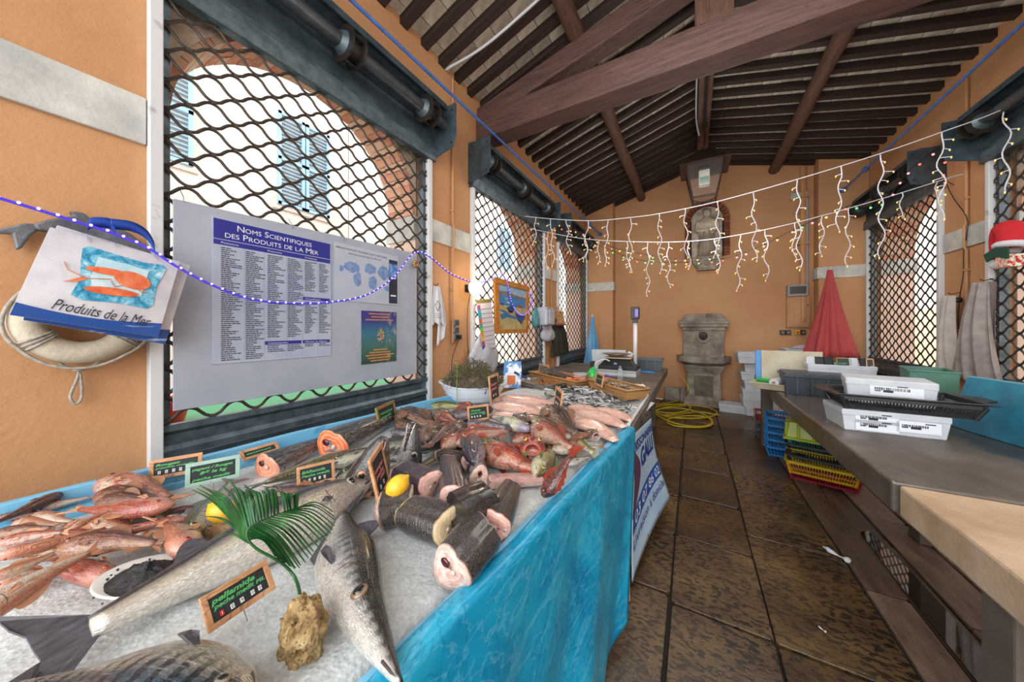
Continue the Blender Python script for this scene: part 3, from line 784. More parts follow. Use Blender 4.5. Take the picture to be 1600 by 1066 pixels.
# the long stone bench on the left, under and beyond the stall
def stone_table(name, x0, x1, y0, y1, top, th, label, legs, mat):
    t = thing(name, label, 'table', ((x0 + x1) / 2, (y0 + y1) / 2, 0), world=True)
    m = MB(); n = 14; rs = []
    for i in range(n + 1):
        y = y0 + (y1 - y0) * i / n; j = 0.0015 * math.sin(i * 2.7)
        rs.append([(x0 + j, y, top - th), (x1, y, top - th), (x1, y, top), (x0 + j, y, top - 0.003 * math.cos(i))])
    m.rings(rs); m.build('table_top', mat, t, bevel=0.01)
    for (a, b, c, d) in legs: MB().bb(a, b, c, d, 0, top - th).build('leg', DARKSTONE, t, bevel=0.008)
    return t
stone_table('stone_table', -1.95, -0.35, 3.3, 5.6, 0.86, 0.11, 'old stone table on the left carrying the shop scale and grey tub', [(-1.7, -0.5, 5.2, 5.35), (-1.7, -0.5, 3.5, 3.62)], DARKSTONE)
# ------------------------------------------------------------------ fish
def fishmat(name, belly, side, back, mott=None, mscale=14, mlo=0.5, mhi=0.65, mamt=0.8, bars=None, bscale=9, bamt=0.6, lines=None, spots=None, sscale=40, rough=0.22, metal=0.0, scales=70, head=None, msc=(1, 1, 1), fineamt=.7, streak=.35, k=1.0):
    msc = tuple(q * k for q in msc)
    t = NT(name); uv = t.coord('UV'); s = t.sep(uv); ob = t.coord('Object', msc)
    oi = t.n.new('ShaderNodeObjectInfo'); va = t.n.new('ShaderNodeVectorMath'); va.operation = 'ADD'
    cx = t.n.new('ShaderNodeCombineXYZ'); t.link(t.math('MULTIPLY', oi.outputs['Random'], 7.0), cx.inputs[2])
    t.link(ob, va.inputs[0]); t.link(cx.outputs[0], va.inputs[1]); ob = va.outputs[0]
    wob = t.math('ADD', s[1], t.math('MULTIPLY', t.math('SUBTRACT', t.noise(ob, 6, 3), 0.5), 0.25))
    c = t.ramp(wob, [(0.08, belly), (0.33, belly), (0.52, side), (0.72, back), (0.95, back)])
    if lines:
        w = t.ramp(t.math('SINE', t.math('MULTIPLY', s[1], 46.0)), [(0.55, 0.0), (0.9, 1.0)]); c = t.mix(c, lines, t.math('MULTIPLY', w, 0.6))
    if mott:
        c = t.mix(c, mott, t.math('MULTIPLY', t.ramp(t.noise(ob, mscale, 5, 0.65, 0.6), [(mlo, 0.0), (mhi, 1.0)]), mamt))
    if bars:
        b = t.ramp(t.wave(uv, bscale, 2.5, 2.0, 'X'), [(0.5, 0.0), (0.75, 1.0)])
        b = t.math('MULTIPLY', b, t.ramp(s[1], [(0.42, 0.0), (0.62, 1.0)])); c = t.mix(c, bars, t.math('MULTIPLY', b, bamt))
    if spots:
        c = t.mix(c, spots, t.math('MULTIPLY', t.ramp(t.voro(ob, sscale), [(0.2, 1.0), (0.3, 0.0)]), t.ramp(s[1], [(0.35, 0.0), (0.55, 1.0)])))
    fine = t.ramp(t.noise(t.coord('Object', (1.2 * k, 3 * k, 3 * k)), 26, 6, .7), [(.32, '#6f6a68'), (.5, '#d9d5d2'), (.7, '#ffffff')]); c = t.mix(c, fine, fineamt, 'MULTIPLY')
    sc_ = t.ramp(t.voro(t.coord('UV', (scales * .9, scales * .42, 1)), 1.0), [(.25, 1.0), (.75, .0)]); c = t.mix(c, '#1c1614', t.math('MULTIPLY', t.math('SUBTRACT', 1.0, sc_), .28))
    stk = t.ramp(t.noise(t.coord('UV', (3, 16, 1), loc=(2, 0, 0)), 2.0, 4, .6), [(.55, 0.0), (.7, streak)]); c = t.mix(c, '#f2ece6', stk)  # pale streaks painted into the skin colour as highlights
    if head:
        c = t.mix(c, head, t.ramp(s[0], [(0.12, 0.75), (0.24, 0.0)]))
    t.set(base=c, rough=rough, metal=metal, spec=0.6, coat=0.45)
    t.b.inputs['Coat Roughness'].default_value = 0.15
    h = t.voro(t.coord('UV', (scales, scales * 0.45, 1)), 1.0); b1 = t.bump(h, 0.4, 0.004); t.bump(t.noise(ob, 25, 4, 0.6), 0.3, 0.01, b1)
    return t.mat
def finmat(name, a, b, rough=0.4):
    t = NT(name); w = t.ramp(t.noise(t.coord('Object', (6, 40, 6)), 3, 3, 0.6), [(0.35, a), (0.65, b)]); t.set(base=w, rough=rough, spec=0.5); return t.mat
EYE_IRIS = {}
def eyemat(c): return M('eye_iris_' + c.strip('#'), c, 0.12, spec=0.8)
PUPIL = M('eye_pupil', '#0d0f14', 0.06, spec=0.9)
CUTFLESH = {}
def interp(prof, t):
    for i in range(len(prof) - 1):
        a, b = prof[i], prof[i + 1]
        if a[0] <= t <= b[0]:
            p0 = prof[max(i - 1, 0)]; p3 = prof[min(i + 2, len(prof) - 1)]; k = (t - a[0]) / (b[0] - a[0]); r = []
            for q in (1, 2, 3):
                m0 = (b[q] - p0[q]) / (b[0] - p0[0]) * (b[0] - a[0]); m1 = (p3[q] - a[q]) / (p3[0] - a[0]) * (b[0] - a[0])
                v = (2 * k**3 - 3 * k**2 + 1) * a[q] + (k**3 - 2 * k**2 + k) * m0 + (-2 * k**3 + 3 * k**2) * b[q] + (k**3 - k**2) * m1
                r.append(max(v, 0.003))
            return r
    return list(prof[-1][1:])
def fin(outline, th, mat, name, parent, bend=None):
    """thin fin from a flat outline (x,y,z); slight thickness"""
    m = MB(); m.prism3(outline, (0, 0, th)); return m.build(name, mat, parent)
def fish_proto(name, label, cat, prof, body, finm, iris, tail=(0.13, 0.6), dorsal=((0.3, 0.55, 0.06, 0),), anal=(0.6, 0.75, 0.04), pect=(0.26, 0.13, 0.05), eye=(0.11, 0.03, 0.022), bend=None, mouth=True, gape=0.0, body_end=0.87, nr=14, seg=22, gill=True):
    root = thing(name, label, cat)
    bend = bend or (lambda t: (0.0, 0.0))
    m = MB(); rs = []; uv = []
    for i in range(seg + 1):
        t = i / seg; t2 = t ** 1.25
        up, dn, th = interp(prof, t2 * body_end / body_end * 1.0)
        x = -0.5 + t2 * body_end; by, bz = bend(t2 * body_end)
        ring = []
        for j in range(nr):
            a = 2 * PI * j / nr; cy, sy = math.cos(a), math.sin(a)
            y = (up if cy > 0 else dn) * math.copysign(abs(cy) ** 0.9, cy)
            ring.append((x, y + by, th * math.copysign(abs(sy) ** 0.95, sy) + bz)); uv.append((t2, 0.5 + 0.5 * cy))
        rs.append(ring)
    m.rings(rs); m.uv = uv
    bo = m.build('body', body, root, smooth='all')
    def at(t, y=0.0, z=0.0):
        by, bz = bend(t); return Vector((-0.5 + t, y + by, z + bz))
    tp = lambda t: interp(prof, min(1.0, t / body_end))
    # tail fin: forked fan with rays
    L, k = tail; hh = tp(body_end)[0] * 0.9
    n = 9; out = []
    base = [at(body_end - 0.015, hh * (1 - 2 * i / 3), -0.003) for i in range(4)]
    tips = []
    for i in range(n + 1):
        f = 1 - 2 * i / n; ln = (1 - body_end) * (0.55 + 0.45 * abs(f) ** 1.3 if k > 0 else 1 - 0.12 * abs(f)) * (1 + 0.03 * (-1) ** i)
        tips.append(at(body_end, 0, -0.003) + Vector((ln, f * L * (0.95 + 0.04 * (i % 2)), 0.004 * math.sin(i * 2))))
    fin(base + tips[::-1], 0.006, finm, 'tail_fin', root)
    for (a, b, h, spiny) in dorsal:
        n = 9; low = [at(a + (b - a) * i / n, tp(a + (b - a) * i / n)[0] * 0.92, -0.003) for i in range(n + 1)]
        top = []
        for i in range(n + 1):
            f = i / n; hh2 = h * (abs(math.sin(PI * min(1, 0.18 + f * 0.85))) ** 0.7)
            if spiny and i % 2: hh2 *= 0.6
            top.append(low[i] + Vector((0.02, hh2, 0)))
        fin(low + top[::-1], 0.006, finm, 'dorsal_fin', root)
    if anal:
        a, b, h = anal; low = [at(a, -tp(a)[1] * 0.9, -0.003), at(b, -tp(b)[1] * 0.9, -0.003)]
        fin([low[0], low[1], low[1] + Vector((0.03, -h * 0.5, 0)), low[0].lerp(low[1], 0.4) + Vector((0.03, -h, 0))], 0.006, finm, 'anal_fin', root)
    if pect:
        a, ln, w = pect; ln *= .8; w *= .7
        for sg in (1, -1):
            th = tp(a)[2]; p = at(a, -tp(a)[1] * 0.25, sg * th * 0.93); th2 = tp(a + ln)[2]
            q = at(a + ln, -tp(a)[1] * 0.25 - w * 0.7, sg * (th2 + 0.010))
            o = [p + Vector((0, w * 0.25, 0)), p.lerp(q, 0.5) + Vector((0.01, w * 0.45, sg * 0.012)), q + Vector((0, w * .3, 0)), q + Vector((-.02, -w * .35, 0)), p.lerp(q, 0.5) + Vector((-.015, -w * 0.45, sg * 0.012)), p + Vector((0, -w * 0.25, 0))]
            fin(o, 0.005 * sg, finm, 'pectoral_fin', root)
    te, ye, re = eye
    if re:
        up, dn, th = tp(te)
        for sg in (1, -1):
            c = at(te, ye, sg * th * (1 - (ye / max(up, 0.01)) ** 2 * 0.45) * 0.97)
            e = MB().ball(c, re, 14, 8, (1, 1, 0.4)).build('eye', eyemat(iris), root, smooth='all')
            MB().ball(c + Vector((0, 0, sg * re * 0.24)), re * 0.66, 12, 8, (1, 1, 0.42)).build('pupil', PUPIL, e, smooth='all')
    if gill:
        up, dn, th = tp(te + 0.11)
        for sg in (1, -1):
            pts = [at(te + 0.10 + 0.035 * math.cos(q * 1.2), up * 0.75 * math.sin(q * 1.15), sg * th * (0.99 * math.cos(q * 1.05) + 0.02)) for q in [-1.0 + 0.25 * i for i in range(9)]]
            MB().tube(pts, 0.004, 4).build('gill_edge', M('gill_shade_' + name, '#6a4a48', 0.4), root, smooth='all')
    if mouth:
        up, dn, th = tp(0.03)
        for sg in (1, -1):
            pts = [at(0.002, 0, sg * 0.004), at(0.035, -dn * 0.35, sg * th * 0.98), at(0.065, -tp(0.065)[1] * 0.45, sg * tp(0.065)[2] * 0.95)]
            MB().tube(pts, 0.0035, 4).build('mouth', M('mouth_shade', '#3b2a2c', 0.4), root)
    return reg(root)
PROTOS = []
def lay(proto, h, t, z=ZI + 0.03, up=1, roll=0.0, label=None, group=None, tz=None, k=1.0, wide=1.0):
    """lay a fish with its snout over photo point h and its tail over t, on real height z"""
    p = onz(h[0], h[1], z); q = onz(t[0], t[1], tz if tz is not None else z); d = q - p; L = d.length * k
    if proto not in PROTOS: PROTOS.append(proto)
    yaw = math.atan2(d.y, d.x); pit = -math.asin(max(-1, min(1, d.z / d.length)))
    e = (Matrix.Rotation(yaw, 4, 'Z') @ Matrix.Rotation(pit, 4, 'Y') @ Matrix.Rotation(roll + (0 if up > 0 else PI), 4, 'X')).to_euler()
    return dup(proto, loc=(p + q) / 2, rot=e, scale=(L, L * wide, L * wide), label=label, group=group)
# ---- species
P_MULLET = [(0, .02, .015, .015), (.06, .075, .05, .045), (.16, .105, .085, .07), (.3, .115, .1, .078), (.5, .095, .085, .068), (.75, .055, .05, .038), (1, .03, .03, .016)]
P_ROCK = [(0, .03, .03, .03), (.08, .085, .08, .07), (.22, .145, .12, .1), (.4, .15, .12, .095), (.62, .1, .085, .065), (.85, .05, .05, .03), (1, .042, .042, .02)]
P_LONG = [(0, .012, .012, .012), (.08, .038, .034, .03), (.18, .058, .056, .045), (.35, .075, .075, .058), (.6, .07, .07, .052), (.85, .04, .04, .028), (1, .022, .022, .014)]
P_MACK = [(0, .012, .012, .012), (.08, .05, .048, .04), (.25, .085, .085, .07), (.5, .085, .08, .068), (.78, .04, .04, .034), (1, .012, .012, .012)]
P_SARD = [(0, .02, .02, .015), (.1, .06, .06, .04), (.35, .09, .09, .055), (.65, .065, .07, .04), (1, .022, .022, .013)]
P_WRASSE = [(0, .025, .025, .025), (.08, .07, .065, .05), (.25, .11, .1, .075), (.5, .105, .095, .07), (.8, .065, .06, .04), (1, .045, .045, .02)]
mulA = fishmat('red_mullet_skin', '#dcbcab', '#cf8d76', '#a5503c', mott='#b8321f', mscale=18, mlo=0.48, mhi=0.6, mamt=0.8, spots=None, head='#c98a78', scales=60, msc=(0.6, 1.6, 1), fineamt=.45)
mulB = fishmat('pale_mullet_skin', '#e6d6c6', '#dcae8e', '#c47a5c', mott='#d0782f', mscale=11, mlo=0.5, mhi=0.62, mamt=0.6, head='#d59a86', msc=(0.5, 2, 1), fineamt=.4)
mulC = fishmat('brown_red_mullet_skin', '#b98a6c', '#8d5540', '#57261e', mott='#742519', mscale=12, mamt=0.6, msc=(0.5, 1.6, 1))
FPINK = finmat('orange_pink_fin', '#cf9c78', '#b97d58'); FBROWN = finmat('brown_fin', '#6a4637', '#8d6248')
bA = lambda t: (0.035 * math.sin(t * 3.1), 0.0); bB = lambda t: (-0.05 * math.sin(t * 2.6), 0.01 * math.sin(t * 5))
RMUL = 'red mullets in the near heap'
p_mulA = fish_proto('red_mullet', 'x', 'fish', P_MULLET, mulA, FPINK, '#c9562f', bend=bA, tail=(0.085, .6))
p_mulB = fish_proto('red_mullet', 'x', 'fish', P_MULLET, mulB, FPINK, '#d0492c', bend=bB, tail=(0.085, .6))
p_mulC = fish_proto('red_mullet', 'x', 'fish', P_MULLET, mulC, FBROWN, '#b0542f', bend=bA, tail=(0.08, .6))
Z = ZI
mul = [  # snout, tail, height, proto, dorsal side, roll, label
    ((96, 772), (-40, 832), .045, p_mulC, 1, .5, 'dark red-brown mullet along the rear blue board at the heap edge'),
    ((60, 795), (152, 772), .03, p_mulB, 1, .2, 'pale mullet lying against the chipped blue rear board'),
    ((152, 756), (276, 786), .045, p_mulA, 1, .1, 'pale pink mullet topmost at the back of the heap'),
    ((146, 778), (262, 786), .05, p_mulC, 1, .9, 'grey-brown mullet just below the topmost pink one'),
    ((150, 787), (258, 790), .05, p_mulC, 1, 1.0, 'brown mullet just under the grey-brown one near the back of the heap'),
    ((272, 789), (108, 795), .075, p_mulA, 1, .0, 'bright red striped mullet lying across the heap with its head to the right'),
    ((52, 806), (130, 812), .05, p_mulB, 1, .0, 'mullet showing its broad pale flank left of the red-eyed mullet'),
    ((110, 826), (180, 796), .085, p_mulB, -1, .1, 'mullet with a large red-rimmed eye in the middle of heap'),
    ((20, 818), (120, 815), .05, p_mulB, 1, .5, 'mullet with a yellow tint under the pale flanked one'),
    ((-20, 838), (92, 824), .05, p_mulC, 1, .4, 'brown mullet at the left picture edge under the yellow tinted one'),
    ((-10, 852), (112, 830), .06, p_mulA, 1, .6, 'long pink mullet entering from the left picture edge above the white-bellied one'),
    ((-12, 872), (172, 822), .088, p_mulB, 1, 2.4, 'white-bellied mullet turned belly up across the heap'),
    ((122, 846), (262, 816), .07, p_mulA, -1, .3, 'pink lined mullet beside the pale broad-headed one'),
    ((86, 858), (262, 851), .075, p_mulC, 1, .5, 'long dark red mullet with gleaming scales, lower in the heap'),
    ((296, 866), (234, 806), .06, p_mulB, 1, .5, 'plump pale mullet pointing its blunt head to the bare ice'),
    ((-70, 985), (164, 858), .075, p_mulB, -1, 1.0, 'pale pink mullet at the heap edge with its tail raised'),
    ((178, 906), (78, 868), .035, p_mulA, 1, .6, 'mullet with a rosy blunt head lying on the ice by the dish'),
    ((-24, 910), (104, 852), .075, p_mulB, 1, .7, 'pale mullet with an orange fin crossing below the white-bellied one'),
    ((-6, 902), (118, 886), .045, p_mulB, 1, .2, 'yellow finned mullet under the rosy headed one at left'),
    ((-10, 918), (96, 893), .045, p_mulB, -1, .4, 'white and yellow mullet at the left edge, next to the bare ice'),
    ((-20, 932), (60, 915), .035, p_mulA, 1, .4, 'mullet at the left picture edge under the white and yellow one'),
    ((112, 868), (30, 880), .045, p_mulA, 1, .8, 'purple headed mullet in the shade under the white-bellied one'),
    ((306, 793), (226, 808), .04, p_mulC, 1, .7, 'thin brown mullet behind the silver fish with gold-rimmed eye'),
    ((292, 812), (196, 822), .04, p_mulA, 1, .4, 'reddish mullet between the plump pale one and the silver fish'),
    ((170, 800), (270, 806), .035, p_mulC, 1, .6, None), ((60, 845), (180, 840), .03, p_mulA, 1, .5, None), ((30, 865), (140, 862), .03, p_mulC, 1, .5, None), ((140, 812), (250, 830), .035, p_mulB, 1, .3, None), ((-10, 812), (80, 800), .03, p_mulC, 1, .3, None)]
for h, t, dz, pr, up, roll, lb in mul:
    lay(pr, h, t, Z + dz, up, roll, lb or 'red mullet partly buried in the heap of red mullets', RMUL, wide=1.12)
# silver bogue with a gold-rimmed eye, brown sole
bog = fishmat('silver_gold_skin', '#e9e7de', '#cfc8ac', '#5d6350', mott='#b99b4f', mscale=6, mlo=.55, mhi=.8, mamt=.5, rough=.16, metal=.35, scales=55, msc=(.5, 2, 1))
FGREY = finmat('grey_fin', '#5b5a58', '#85827c')
p_bog = fish_proto('silver_fish', 'x', 'fish', P_MULLET, bog, FGREY, '#d8c36b', eye=(.085, .02, .024))
lay(p_bog, (296, 842), (366, 746), Z + .03, 1, .3, 'silver fish with a gold-rimmed eye lying beside the left lemon', None, wide=.95)
sole = fishmat('brown_sole_skin', '#c9b390', '#b49468', '#8a673f', mott='#7d5a34', mscale=10, mamt=.4, scales=80)
p_sole = fish_proto('brown_flatfish', 'x', 'fish', P_WRASSE, sole, finmat('tan_fin', '#b8935f', '#8f6c42'), '#8f7a4d', pect=None, tail=(.07, 0))
lay(p_sole, (326, 826), (440, 850), Z + .025, -1, .2, 'tan brown fish half hidden under the green palm leaf', None, wide=1.35)
# the barracudas and the bonito
bar = fishmat('barracuda_skin', '#efece6', '#d0d2d0', '#33362f', bars='#3a3d44', bscale=7, bamt=.75, mott='#a79a7c', mscale=4, mlo=.55, mhi=.8, mamt=.35, rough=.16, metal=.4, scales=90, msc=(.5, 2, 1), fineamt=.3, streak=.25)
P_BARR = [(0, .008, .008, .008), (.1, .024, .024, .022), (.22, .045, .042, .038), (.36, .066, .062, .054), (.5, .088, .085, .066), (.68, .092, .088, .066), (.86, .05, .05, .035), (1, .02, .02, .015)]
FDARK = finmat('dark_grey_fin', '#3f3d42', '#5b5860')
p_bar = fish_proto('barracuda', 'x', 'fish', P_BARR, bar, FDARK, '#7d6350', eye=(.29, .012, .024), pect=(.47, .12, .035), tail=(.1, .6), dorsal=((.62, .72, .05, 0),), gill=True, seg=34, nr=18, bend=lambda t: (-.06 * math.sin(t * 2.8), 0))
lay(p_bar, (624, 1068), (548, 778), Z + .045, -1, -.3, 'whole barracuda in front, its long snout pointing at the picture bottom', 'barracudas on the ice', wide=1.15)
bar2 = fishmat('silver_barracuda_skin', '#f0ece4', '#d8cfba', '#3d4047', mott='#a88f63', mscale=5, mlo=.5, mhi=.75, mamt=.5, rough=.16, metal=.35, scales=90, msc=(.5, 2, 1), fineamt=.35)
P_BAR2 = [(0, .012, .012, .012), (.08, .04, .035, .03), (.2, .068, .062, .048), (.35, .085, .085, .06), (.55, .078, .078, .056), (.8, .045, .045, .035), (1, .022, .022, .018)]
p_bar2 = fish_proto('barracuda', 'x', 'fish', P_BAR2, bar2, FDARK, '#9a8f86', eye=(.12, .012, .02), anal=None, pect=(.25, .07, .018), tail=(.13, .75), seg=34, nr=18, dorsal=((.6, .68, .04, 0),))
lay(p_bar2, (580, 752), (-12, 1062), Z + .05, -1, -.5, 'long silver barracuda lying under the palm leaf with its dark forked tail at left', 'barracudas on the ice', wide=1.35)
bon = fishmat('bonito_skin', '#e6dcc8', '#c4b9a4', '#4a5f6e', mott='#7e96a0', mscale=3, mlo=.5, mhi=.8, mamt=.5, bars='#1f272d', bscale=5, bamt=.85, rough=.16, metal=.35, msc=(.4, 2.5, 1), fineamt=.35)
P_BON = [(0, .02, .02, .02), (.1, .09, .085, .06), (.3, .155, .15, .1), (.5, .15, .145, .1), (.75, .075, .07, .05), (1, .015, .015, .015)]
p_bon = fish_proto('bonito', 'x', 'fish', P_BON, bon, FDARK, '#8d8371', tail=(.15, .8), pect=(.3, .13, .05), seg=30, nr=18)
lay(p_bon, (400, 1100), (-25, 1072), Z + .05, 1, .35, 'plump bonito with dark stripes, cut off by the picture bottom', wide=1.2)
# seabass with dots, mackerels
bass = fishmat('dotted_gold_skin', '#e6e2cf', '#d2c496', '#6d6647', spots='#4a4430', sscale=55, rough=.2, metal=.25)
p_bass = fish_proto('spotted_fish', 'x', 'fish', P_LONG, bass, FGREY, '#8f8a55', tail=(.07, .6), eye=(.07, .015, .015))
lay(p_bass, (566, 704), (384, 764), Z + .035, 1, .2, 'long gold fish dotted with black behind the slate reading Baracuda', wide=1.35)
mck = fishmat('mackerel_skin', '#e1ddc9', '#b9bfa4', '#123a35', bars='#0a1f24', bscale=16, bamt=.95, rough=.15, metal=.3, scales=110)
p_mck = fish_proto('mackerel', 'x', 'fish', P_MACK, mck, FDARK, '#b9a04a', tail=(.07, .8), pect=(.26, .08, .025), dorsal=((.35, .45, .05, 1), (.6, .67, .03, 0)))
G = 'mackerels on the ice'
for h, t, dz, rl, lb in (((524, 748), (628, 704), .03, .9, 'mackerel whose dark back shows beside the conger head'), ((512, 728), (640, 692), .035, .3, 'mackerel with a pale belly behind the dark conger head'), ((565, 712), (690, 676), .03, 1.0, 'mackerel lying behind the upright silver hake head'), ((746, 680), (628, 712), .035, 1.0, 'dark green mackerel right of the upright hake head'), ((545, 735), (650, 720), .025, 1.0, 'mackerel under the upright heads')):
    lay(p_mck, h, t, Z + dz, 1, rl, lb, G, wide=1.15)
# squid-like small fish under the palm
p_cep = fish_proto('small_brown_fish', 'x', 'fish', P_LONG, fishmat('purple_brown_skin', '#a88a80', '#6b4a47', '#3f2a2c', mott='#8b5d4a', mscale=8), FBROWN, '#9a8a60', tail=(.06, .3))
for h, t, lb in (((520, 752), (412, 762), 'purple brown fish just under the Baracuda slate'), ((420, 772), (540, 768), 'small purple brown fish behind the palm leaf'), ((400, 790), (520, 778), 'small brown fish half under the palm leaf'), ((470, 790), (585, 772), 'dark slim fish beside the silver barracuda head')): lay(p_cep, h, t, Z + .03, 1, .6, lb, 'small brown fish by the palm', wide=1.3)
# ---- cut pieces: salmon halves and conger / hake steaks
def chunk(name, label, cat, a, b, ra, rb, skin, flesh, flat=0.85, z=Z + .04, cut_a=True, cut_b=True, rollx=0.0, group=None, tail=False, taper=1.0, dz=0.0, cavity=True, grow=1.0):
    """a piece of fish between photo points a and b with half-widths ra, rb (metres) and cut faces"""
    p = onz(a[0], a[1], z); q = onz(b[0], b[1], z + dz); d = q - p; L = d.length
    t = thing(name, label, cat, (p + q) / 2, (0, 0, 0), group)
    yaw = math.atan2(d.y, d.x); pit = -math.asin(d.z / L)
    t.rotation_euler = (Matrix.Rotation(yaw, 4, 'Z') @ Matrix.Rotation(pit, 4, 'Y') @ Matrix.Rotation(rollx, 4, 'X')).to_euler()
    m = MB(); rs = []; uv = []; nr = 40; n = 9
    for i in range(n + 1):
        f = i / n; r = ra + (rb - ra) * f; r *= 1 + 0.05 * math.sin(PI * f); ring = []
        for j in range(nr):
            an = 2 * PI * j / nr; w = 1 + 0.05 * math.sin(3 * an + 1)
            w *= 1 + .05 * noise.noise(Vector((f * 3, math.cos(an) * 2, math.sin(an) * 2 + L * 50))) - .10 * max(0, 1 - abs(an - 1.5) * 5) + .07 * max(0, 1 - abs(an - 1.85) * 6); ring.append((-L / 2 + L * f + 0.010 * math.sin(2 * an + 1), r * w * math.cos(an), r * flat * w * math.sin(an))); uv.append((f, 0.5 + 0.5 * math.sin(an)))
        rs.append(ring)
    m.rings(rs, cap=True); m.uv = uv
    bo = m.build('skin', skin, t, smooth=True)
    for do, ring, sg, r in ((cut_a, rs[0], -1, ra), (cut_b, rs[-1], 1, rb)):
        if not do: continue
        c = sum((Vector(x) for x in ring), Vector()) / nr
        layers = []
        for k, o in ((.995, -.001), (.985, .004), (.93, .0075), (.55, .009), (.2, .007), (.05, .006)):
            layers.append([c + (Vector(x) - c) * k + Vector((sg * (o + .001 * math.sin(j * 2.3)), 0, 0)) for j, x in enumerate(ring)])
        mm = MB(); mm.rings(layers, cap=True); mm.uv = [(k / 5, j / nr) for k in range(6) for j in range(nr)]
        fl_ = mm.build('cut_face', flesh, t, smooth='all')
        if cavity:
            MB().ball(c + Vector((sg * .007, r * .38, 0)), r * .24, 10, 6, (.3, 1, .75)).build('belly_cavity', M('dark_red_cavity', '#4a1216', 0.25, spec=.6), fl_, smooth='all')
            MB().ball(c + Vector((sg * .009, -r * .12, 0)), r * .12, 8, 5, (.5, 1, 1)).build('backbone', M('bone_pink', '#d9b9ac', 0.4, spec=.6), fl_, smooth='all')
    if tail:
        sg = 1; out = [(L / 2 - .01, rb * .9, 0), (L / 2 + .07, rb * 2.6, 0), (L / 2 + .045, 0, 0), (L / 2 + .07, -rb * 2.6, 0), (L / 2 - .01, -rb * .9, 0)]
        MB().prism3(out, (0, 0, .004)).build('tail_fin', FDARK, t)
    return t
def fleshmat(name, a, b, rim, lines=True):
    t = NT(name); uv = t.coord('UV'); s = t.sep(uv); ob = t.coord('Object')
    n = t.noise(ob, 50, 4, .6); c = t.ramp(n, [(.35, a), (.65, b)])
    c = t.mix(c, rim, t.ramp(s[0], [(.12, 1.0), (.38, 0.0)]))
    w = t.ramp(t.math('SINE', t.math('MULTIPLY', s[0], 40.0)), [(.7, 0.0), (1.0, .45)]); c = t.mix(c, '#f2e4dc', w)
    t.set(base=c, rough=.25, spec=.6, sss=.1); t.bump(n, .25, .004); return t.mat
SALM = fleshmat('salmon_flesh', '#e0663a', '#ee8653', '#f0a583'); SALMP = fleshmat('pale_salmon_flesh', '#dd8a6c', '#e99f80', '#ecb9a0')
WHITEF = fleshmat('white_fish_flesh', '#dfc4b8', '#c9988c', '#7d6a60'); PINKF = fleshmat('pink_fish_flesh', '#e3b9ae', '#d19a90', '#c98f7e')
salskin = fishmat('salmon_skin', '#dad7d4', '#a8a5a6', '#55585c', spots='#26282c', sscale=45, rough=.2, metal=.3)
FG = 'cut salmon pieces by the rear board'
chunk('salmon_piece', 'salmon tail half with a bright orange cut face, larger of the two', 'fish', (520, 696), (618, 648), .085, .03, salskin, SALM, .8, Z + .05, True, False, .4, FG, tail=True)
chunk('salmon_piece', 'smaller paler salmon piece behind the gold dotted fish', 'fish', (418, 728), (508, 688), .06, .022, salskin, SALMP, .8, Z + .04, True, False, .4, FG, tail=True)
hake = fishmat('grey_hake_skin', '#c9c4bd', '#8a8481', '#4a4546', mott='#262324', mscale=60, mlo=.45, mhi=.6, mamt=.6, rough=.25, metal=.1, scales=30, streak=.05, k=5.0, spots='#8f8883', sscale=75)
hakeD = fishmat('black_hake_skin', '#5b5450', '#2a2728', '#1b191b', mott='#45403f', mscale=10, rough=.15, scales=30, k=5.0, streak=.05)
cong = fishmat('purple_grey_skin', '#bdb3ad', '#7d7077', '#4c4350', mott='#3b3238', mscale=18, rough=.25, scales=30, streak=.05, k=5.0, spots='#867d82', sscale=75)
SG = 'thick cut fish steaks'
chunk('fish_steak', 'grey scaly fish steak at the front with its pale cut face to the left', 'fish', (708, 888), (754, 834), .054, .056, hake, WHITEF, .85, Z + .05, True, True, .6, SG)
chunk('fish_steak', 'grey fish steak with a yellowish cut face to the right', 'fish', (640, 802), (698, 822), .05, .054, hake, fleshmat('yellow_edged_flesh', '#dfc7a0', '#d9b98c', '#8f7a52'), .85, Z + .05, True, True, .7, SG)
chunk('fish_steak', 'speckled grey fish steak just below the right lemon', 'fish', (595, 800), (640, 788), .055, .055, hake, WHITEF, .85, Z + .045, True, True, .7, SG)
chunk('fish_steak', 'tapered fish piece with a large pink cut face near the cloth edge', 'fish', (772, 820), (800, 762), .05, .033, hake, PINKF, .9, Z + .05, True, True, .3, SG)
chunk('fish_steak', 'glossy black fish piece on top of the steaks', 'fish', (715, 800), (762, 776), .062, .055, hakeD, WHITEF, .75, Z + .085, False, False, .2, SG)
chunk('fish_steak', 'long grey tail piece with a pinkish rim in the middle of steaks', 'fish', (712, 778), (702, 722), .05, .036, cong, PINKF, .9, Z + .055, True, True, .3, SG)
chunk('fish_steak', 'purple-skinned fish piece with its pale cut face towards the aisle', 'fish', (630, 742), (672, 758), .05, .05, cong, PINKF, .9, Z + .06, True, True, .5, SG)
chunk('fish_steak', 'small white and black fish piece behind the steaks', 'fish', (748, 746), (746, 722), .045, .035, hake, WHITEF, .8, Z + .04, True, True, 1.8, SG)
chunk('fish_steak', 'black-skinned fish piece behind the pink rimmed tail piece', 'fish', (690, 712), (730, 722), .035, .04, hakeD, PINKF, .75, Z + .045, True, True, .3, SG)
chunk('fish_steak', 'pale pink skinned fish piece by the red scorpionfish', 'fish', (770, 752), (850, 748), .034, .028, fishmat('raw_pink_skin', '#e9cfc6', '#dcb0a6', '#cf9a94', rough=.25), PINKF, .7, Z + .03, True, True, 0, SG)
